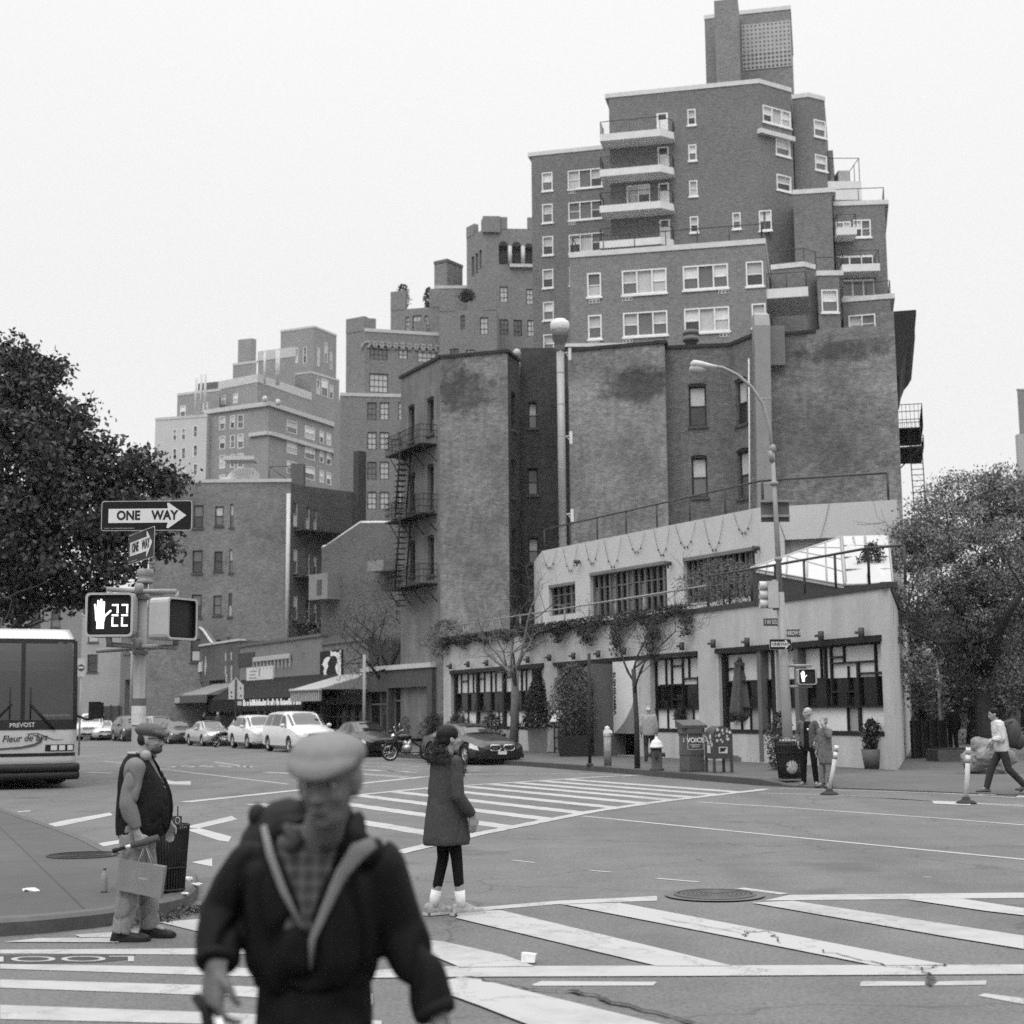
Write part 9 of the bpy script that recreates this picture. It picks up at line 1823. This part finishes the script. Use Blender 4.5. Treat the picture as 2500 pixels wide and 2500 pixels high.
J5 = stand(hip=(0, 0, .82), neck=(0, 0, 1.30), shR=(.15, 0, 1.24), shL=(-.15, 0, 1.24), elL=(-.24, .12, 1.12), wrL=(-.13, .16, 1.36), elR=(.19, -.02, 1.0), wrR=(.2, .06, .8), hpR=(.08, 0, .8), hpL=(-.08, 0, .8), knR=(.09, .02, .44), knL=(-.08, .0, .44), hdL=dict(d=(.3, -.1, 1), side=(0, 1, 0), up=(1, 0, 0), curl=.5))
fw_ = gp(2018, 1922, .02)
small('woman in a long open coat with a phone at her ear', fw_, math.radians(125), J5, mat('coat_taupe', .11, .9, 0, .2, 7), mat('trousers_pale', .15, .9, 0, .2, 7), mat('shoe_grey', .08, .7), mat('hair_fair', .19, .8, 0, .2, 30), (0, .02, 1.46), (0, 0, math.radians(5)), secs=[(.52, .19, .14, 0, -.02), (.7, .18, .135, 0, 0), (.95, .165, .12, 0, 0), (1.15, .165, .115, 0, 0), (1.24, .14, .1, 0, 0), (1.31, .07, .07, 0, 0)], hs=.95, ar=(.066, .055, .045))
# ---- 5 walkers --------------------------------------------------------------------------
J6 = stand(hpR=(.08, 0, .88), hpL=(-.08, 0, .88), knR=(.08, .20, .52), knL=(-.08, -.08, .50), anR=(.08, .33, .12), anL=(-.08, -.40, .16), neck=(0, .08, 1.44), shR=(.17, .06, 1.38), shL=(-.17, .06, 1.38), elR=(.2, .0, 1.1), wrR=(.18, .2, 1.0), elL=(-.2, .05, 1.1), wrL=(-.18, .24, 1.08))
f6 = gp(2452, 1938, .03); b6 = small('walker in a white hooded top crossing at the right edge with a full backpack', f6, PI / 2, J6, mat('hoodie_white', .48, .9, 0, .25, 9), mat('trousers_dark', .03, .9), mat('shoe_tan', .06, .7), mat('hair_black', .01, .7), (0, .14, 1.58), (math.radians(-10), 0, 0), ar=(.082, .07, .05), secs=[(.84, .17, .13, 0, .0), (.95, .18, .14, 0, .01), (1.15, .18, .14, 0, .03), (1.3, .18, .13, 0, .05), (1.4, .14, .11, 0, .06), (1.47, .08, .08, 0, .07)])
t = thing('backpack', 'bulging dark backpack on the back of the walker in white', 'backpack', f6 + Vector((.25, 0, 1.15))); mb = MB(); q = f6 + Vector((.2, 0, 1.15)); mb.ell(q + Vector((.03, 0, .05)), (.17, .19, .30), 16, 12); mb.ell(q + Vector((.14, 0, -.1)), (.13, .16, .18), 14, 10); mb.build('bag', mat('backpack_grey', .055, .85, 0, .3, 8), t); mb = MB(); [mb.tube([q + Vector((-.0, s * .12, .3)), q + Vector((-.2, s * .14, .27)), q + Vector((-.27, s * .13, .08)), q + Vector((-.12, s * .12, -.18))], .022, 6, True, .5) for s in (-1, 1)]; mb.build('strap', mat('strap_grey', .07, .85), t)
J7 = stand(knR=(.1, .1, .5), anR=(.1, .16, .1), knL=(-.1, -.0, .5), anL=(-.1, -.22, .15)); f7 = gp(1586, 1862, .15)
small('balding man in a pale jacket walking away beyond the fire hydrant', f7, math.radians(-6), J7, mat('jacket_pale', .26, .9, 0, .12, 6), mat('trousers_dark', .03, .9), mat('shoe_black', .015, .4), None, (0, .02, 1.63), ar=(.078, .065, .05), secs=[(.84, .19, .13, 0, 0), (.95, .205, .14, 0, 0), (1.15, .2, .135, 0, 0), (1.32, .19, .12, 0, 0), (1.42, .14, .1, 0, 0), (1.48, .075, .07, 0, 0)], extra=dict(hair=g_fuse(lambda mb: mb.ell((0, -.03, 1.635), (.083, .075, .07), 14, 10), mat('hair_white', .42, .9), .012)))
f8 = gp(2330, 1846, .15); p8 = small('figure in a black coat in the shade under the trees', f8, math.radians(10), stand(), mat('coat_black', .008, .9), mat('trousers_black', .008, .9), mat('shoe_black', .015, .4), mat('hair_black', .01, .7))
f9 = gp(1128, 1836, .15); small('passer-by in a dark top behind the parked coupe', (f9.x, f9.y, .15), -PI / 2, stand(), mat('jacket_mid', .05, .9), mat('trousers_dark', .03, .9), mat('shoe_black', .015, .4), mat('hair_dark', .025, .9))
for i, (px, Y, lab) in enumerate(((497, 96, 'passer-by under the shop awnings in a dark coat'), (532, 93, 'fair haired passer-by by the shop doorway behind the silver sedan'))):
    small(lab, (xz(px, Y), Y, .15), -PI / 2 + i, stand(), mat(('coat_black', 'jacket_mid')[i], .03, .9), mat('trousers_dark', .03, .9), mat('shoe_black', .015, .4), mat(('hair_dark', 'hair_silver')[i], .03, .9))
# ================================================================== AIR
def haze_box():
    mb = MB(); mb.b2(-330, -60, -1, 330, 420, 95); o = mb.build('haze', None); struct(o, 'stuff'); m = bpy.data.materials.new('haze_air'); m.use_nodes = True; t = m.node_tree; t.nodes.clear()
    v = t.nodes.new('ShaderNodeVolumePrincipled'); v.inputs['Color'].default_value = (.9, .9, .9, 1); v.inputs['Density'].default_value = .0001; v.inputs['Anisotropy'].default_value = .2
    q = t.nodes.new('ShaderNodeOutputMaterial'); t.links.new(v.outputs[0], q.inputs['Volume']); o.data.materials.append(m); return o
haze_box()
# ================================================================== one mesh per piece
def split_pieces(names, most=40):
    for o in [o for o in bpy.data.objects if o.type == 'MESH' and o.parent and o.name.split('.')[0] in names]:
        bm = bmesh.new(); bm.from_mesh(o.data); bmesh.ops.remove_doubles(bm, verts=bm.verts, dist=1e-5); bm.verts.ensure_lookup_table(); seen = set(); isl = []
        for v in bm.verts:
            if v.index in seen: continue
            st = [v]; seen.add(v.index); g = []
            while st:
                a = st.pop(); g.append(a.index)
                for e_ in a.link_edges:
                    b = e_.other_vert(a)
                    if b.index not in seen: seen.add(b.index); st.append(b)
            isl.append(set(g))
        if not 1 < len(isl) <= most: bm.free(); continue
        for k, g in enumerate(isl):
            b2 = bm.copy(); b2.verts.ensure_lookup_table(); bmesh.ops.delete(b2, geom=[v for v in b2.verts if v.index not in g], context='VERTS'); me = bpy.data.meshes.new(o.data.name); b2.to_mesh(me); b2.free(); me.materials.append(o.data.materials[0])
            if k == 0: first = me
            else: q = bpy.data.objects.new(o.name.split('.')[0], me); COL.objects.link(q); q.parent = o.parent; q.location = o.location; q.rotation_euler = o.rotation_euler
        o.data = first; bm.free()
split_pieces({'cuff', 'sock', 'jacket_lining', 'shirt_collar', 'roof_ornament', 'battlement', 'arch_opening', 'arcade_column', 'lower_panel', 'door_glass', 'clamp', 'ornament', 'side_intake', 'bracket_bar', 'door_panel', 'string_course', 'arched_corbel', 'awning_box', 'handle', 'shade', 'pane', 'wall_bracket', 'bracket', 'strap', 'reflective_band', 'interior_shape', 'arrow', 'leg'})
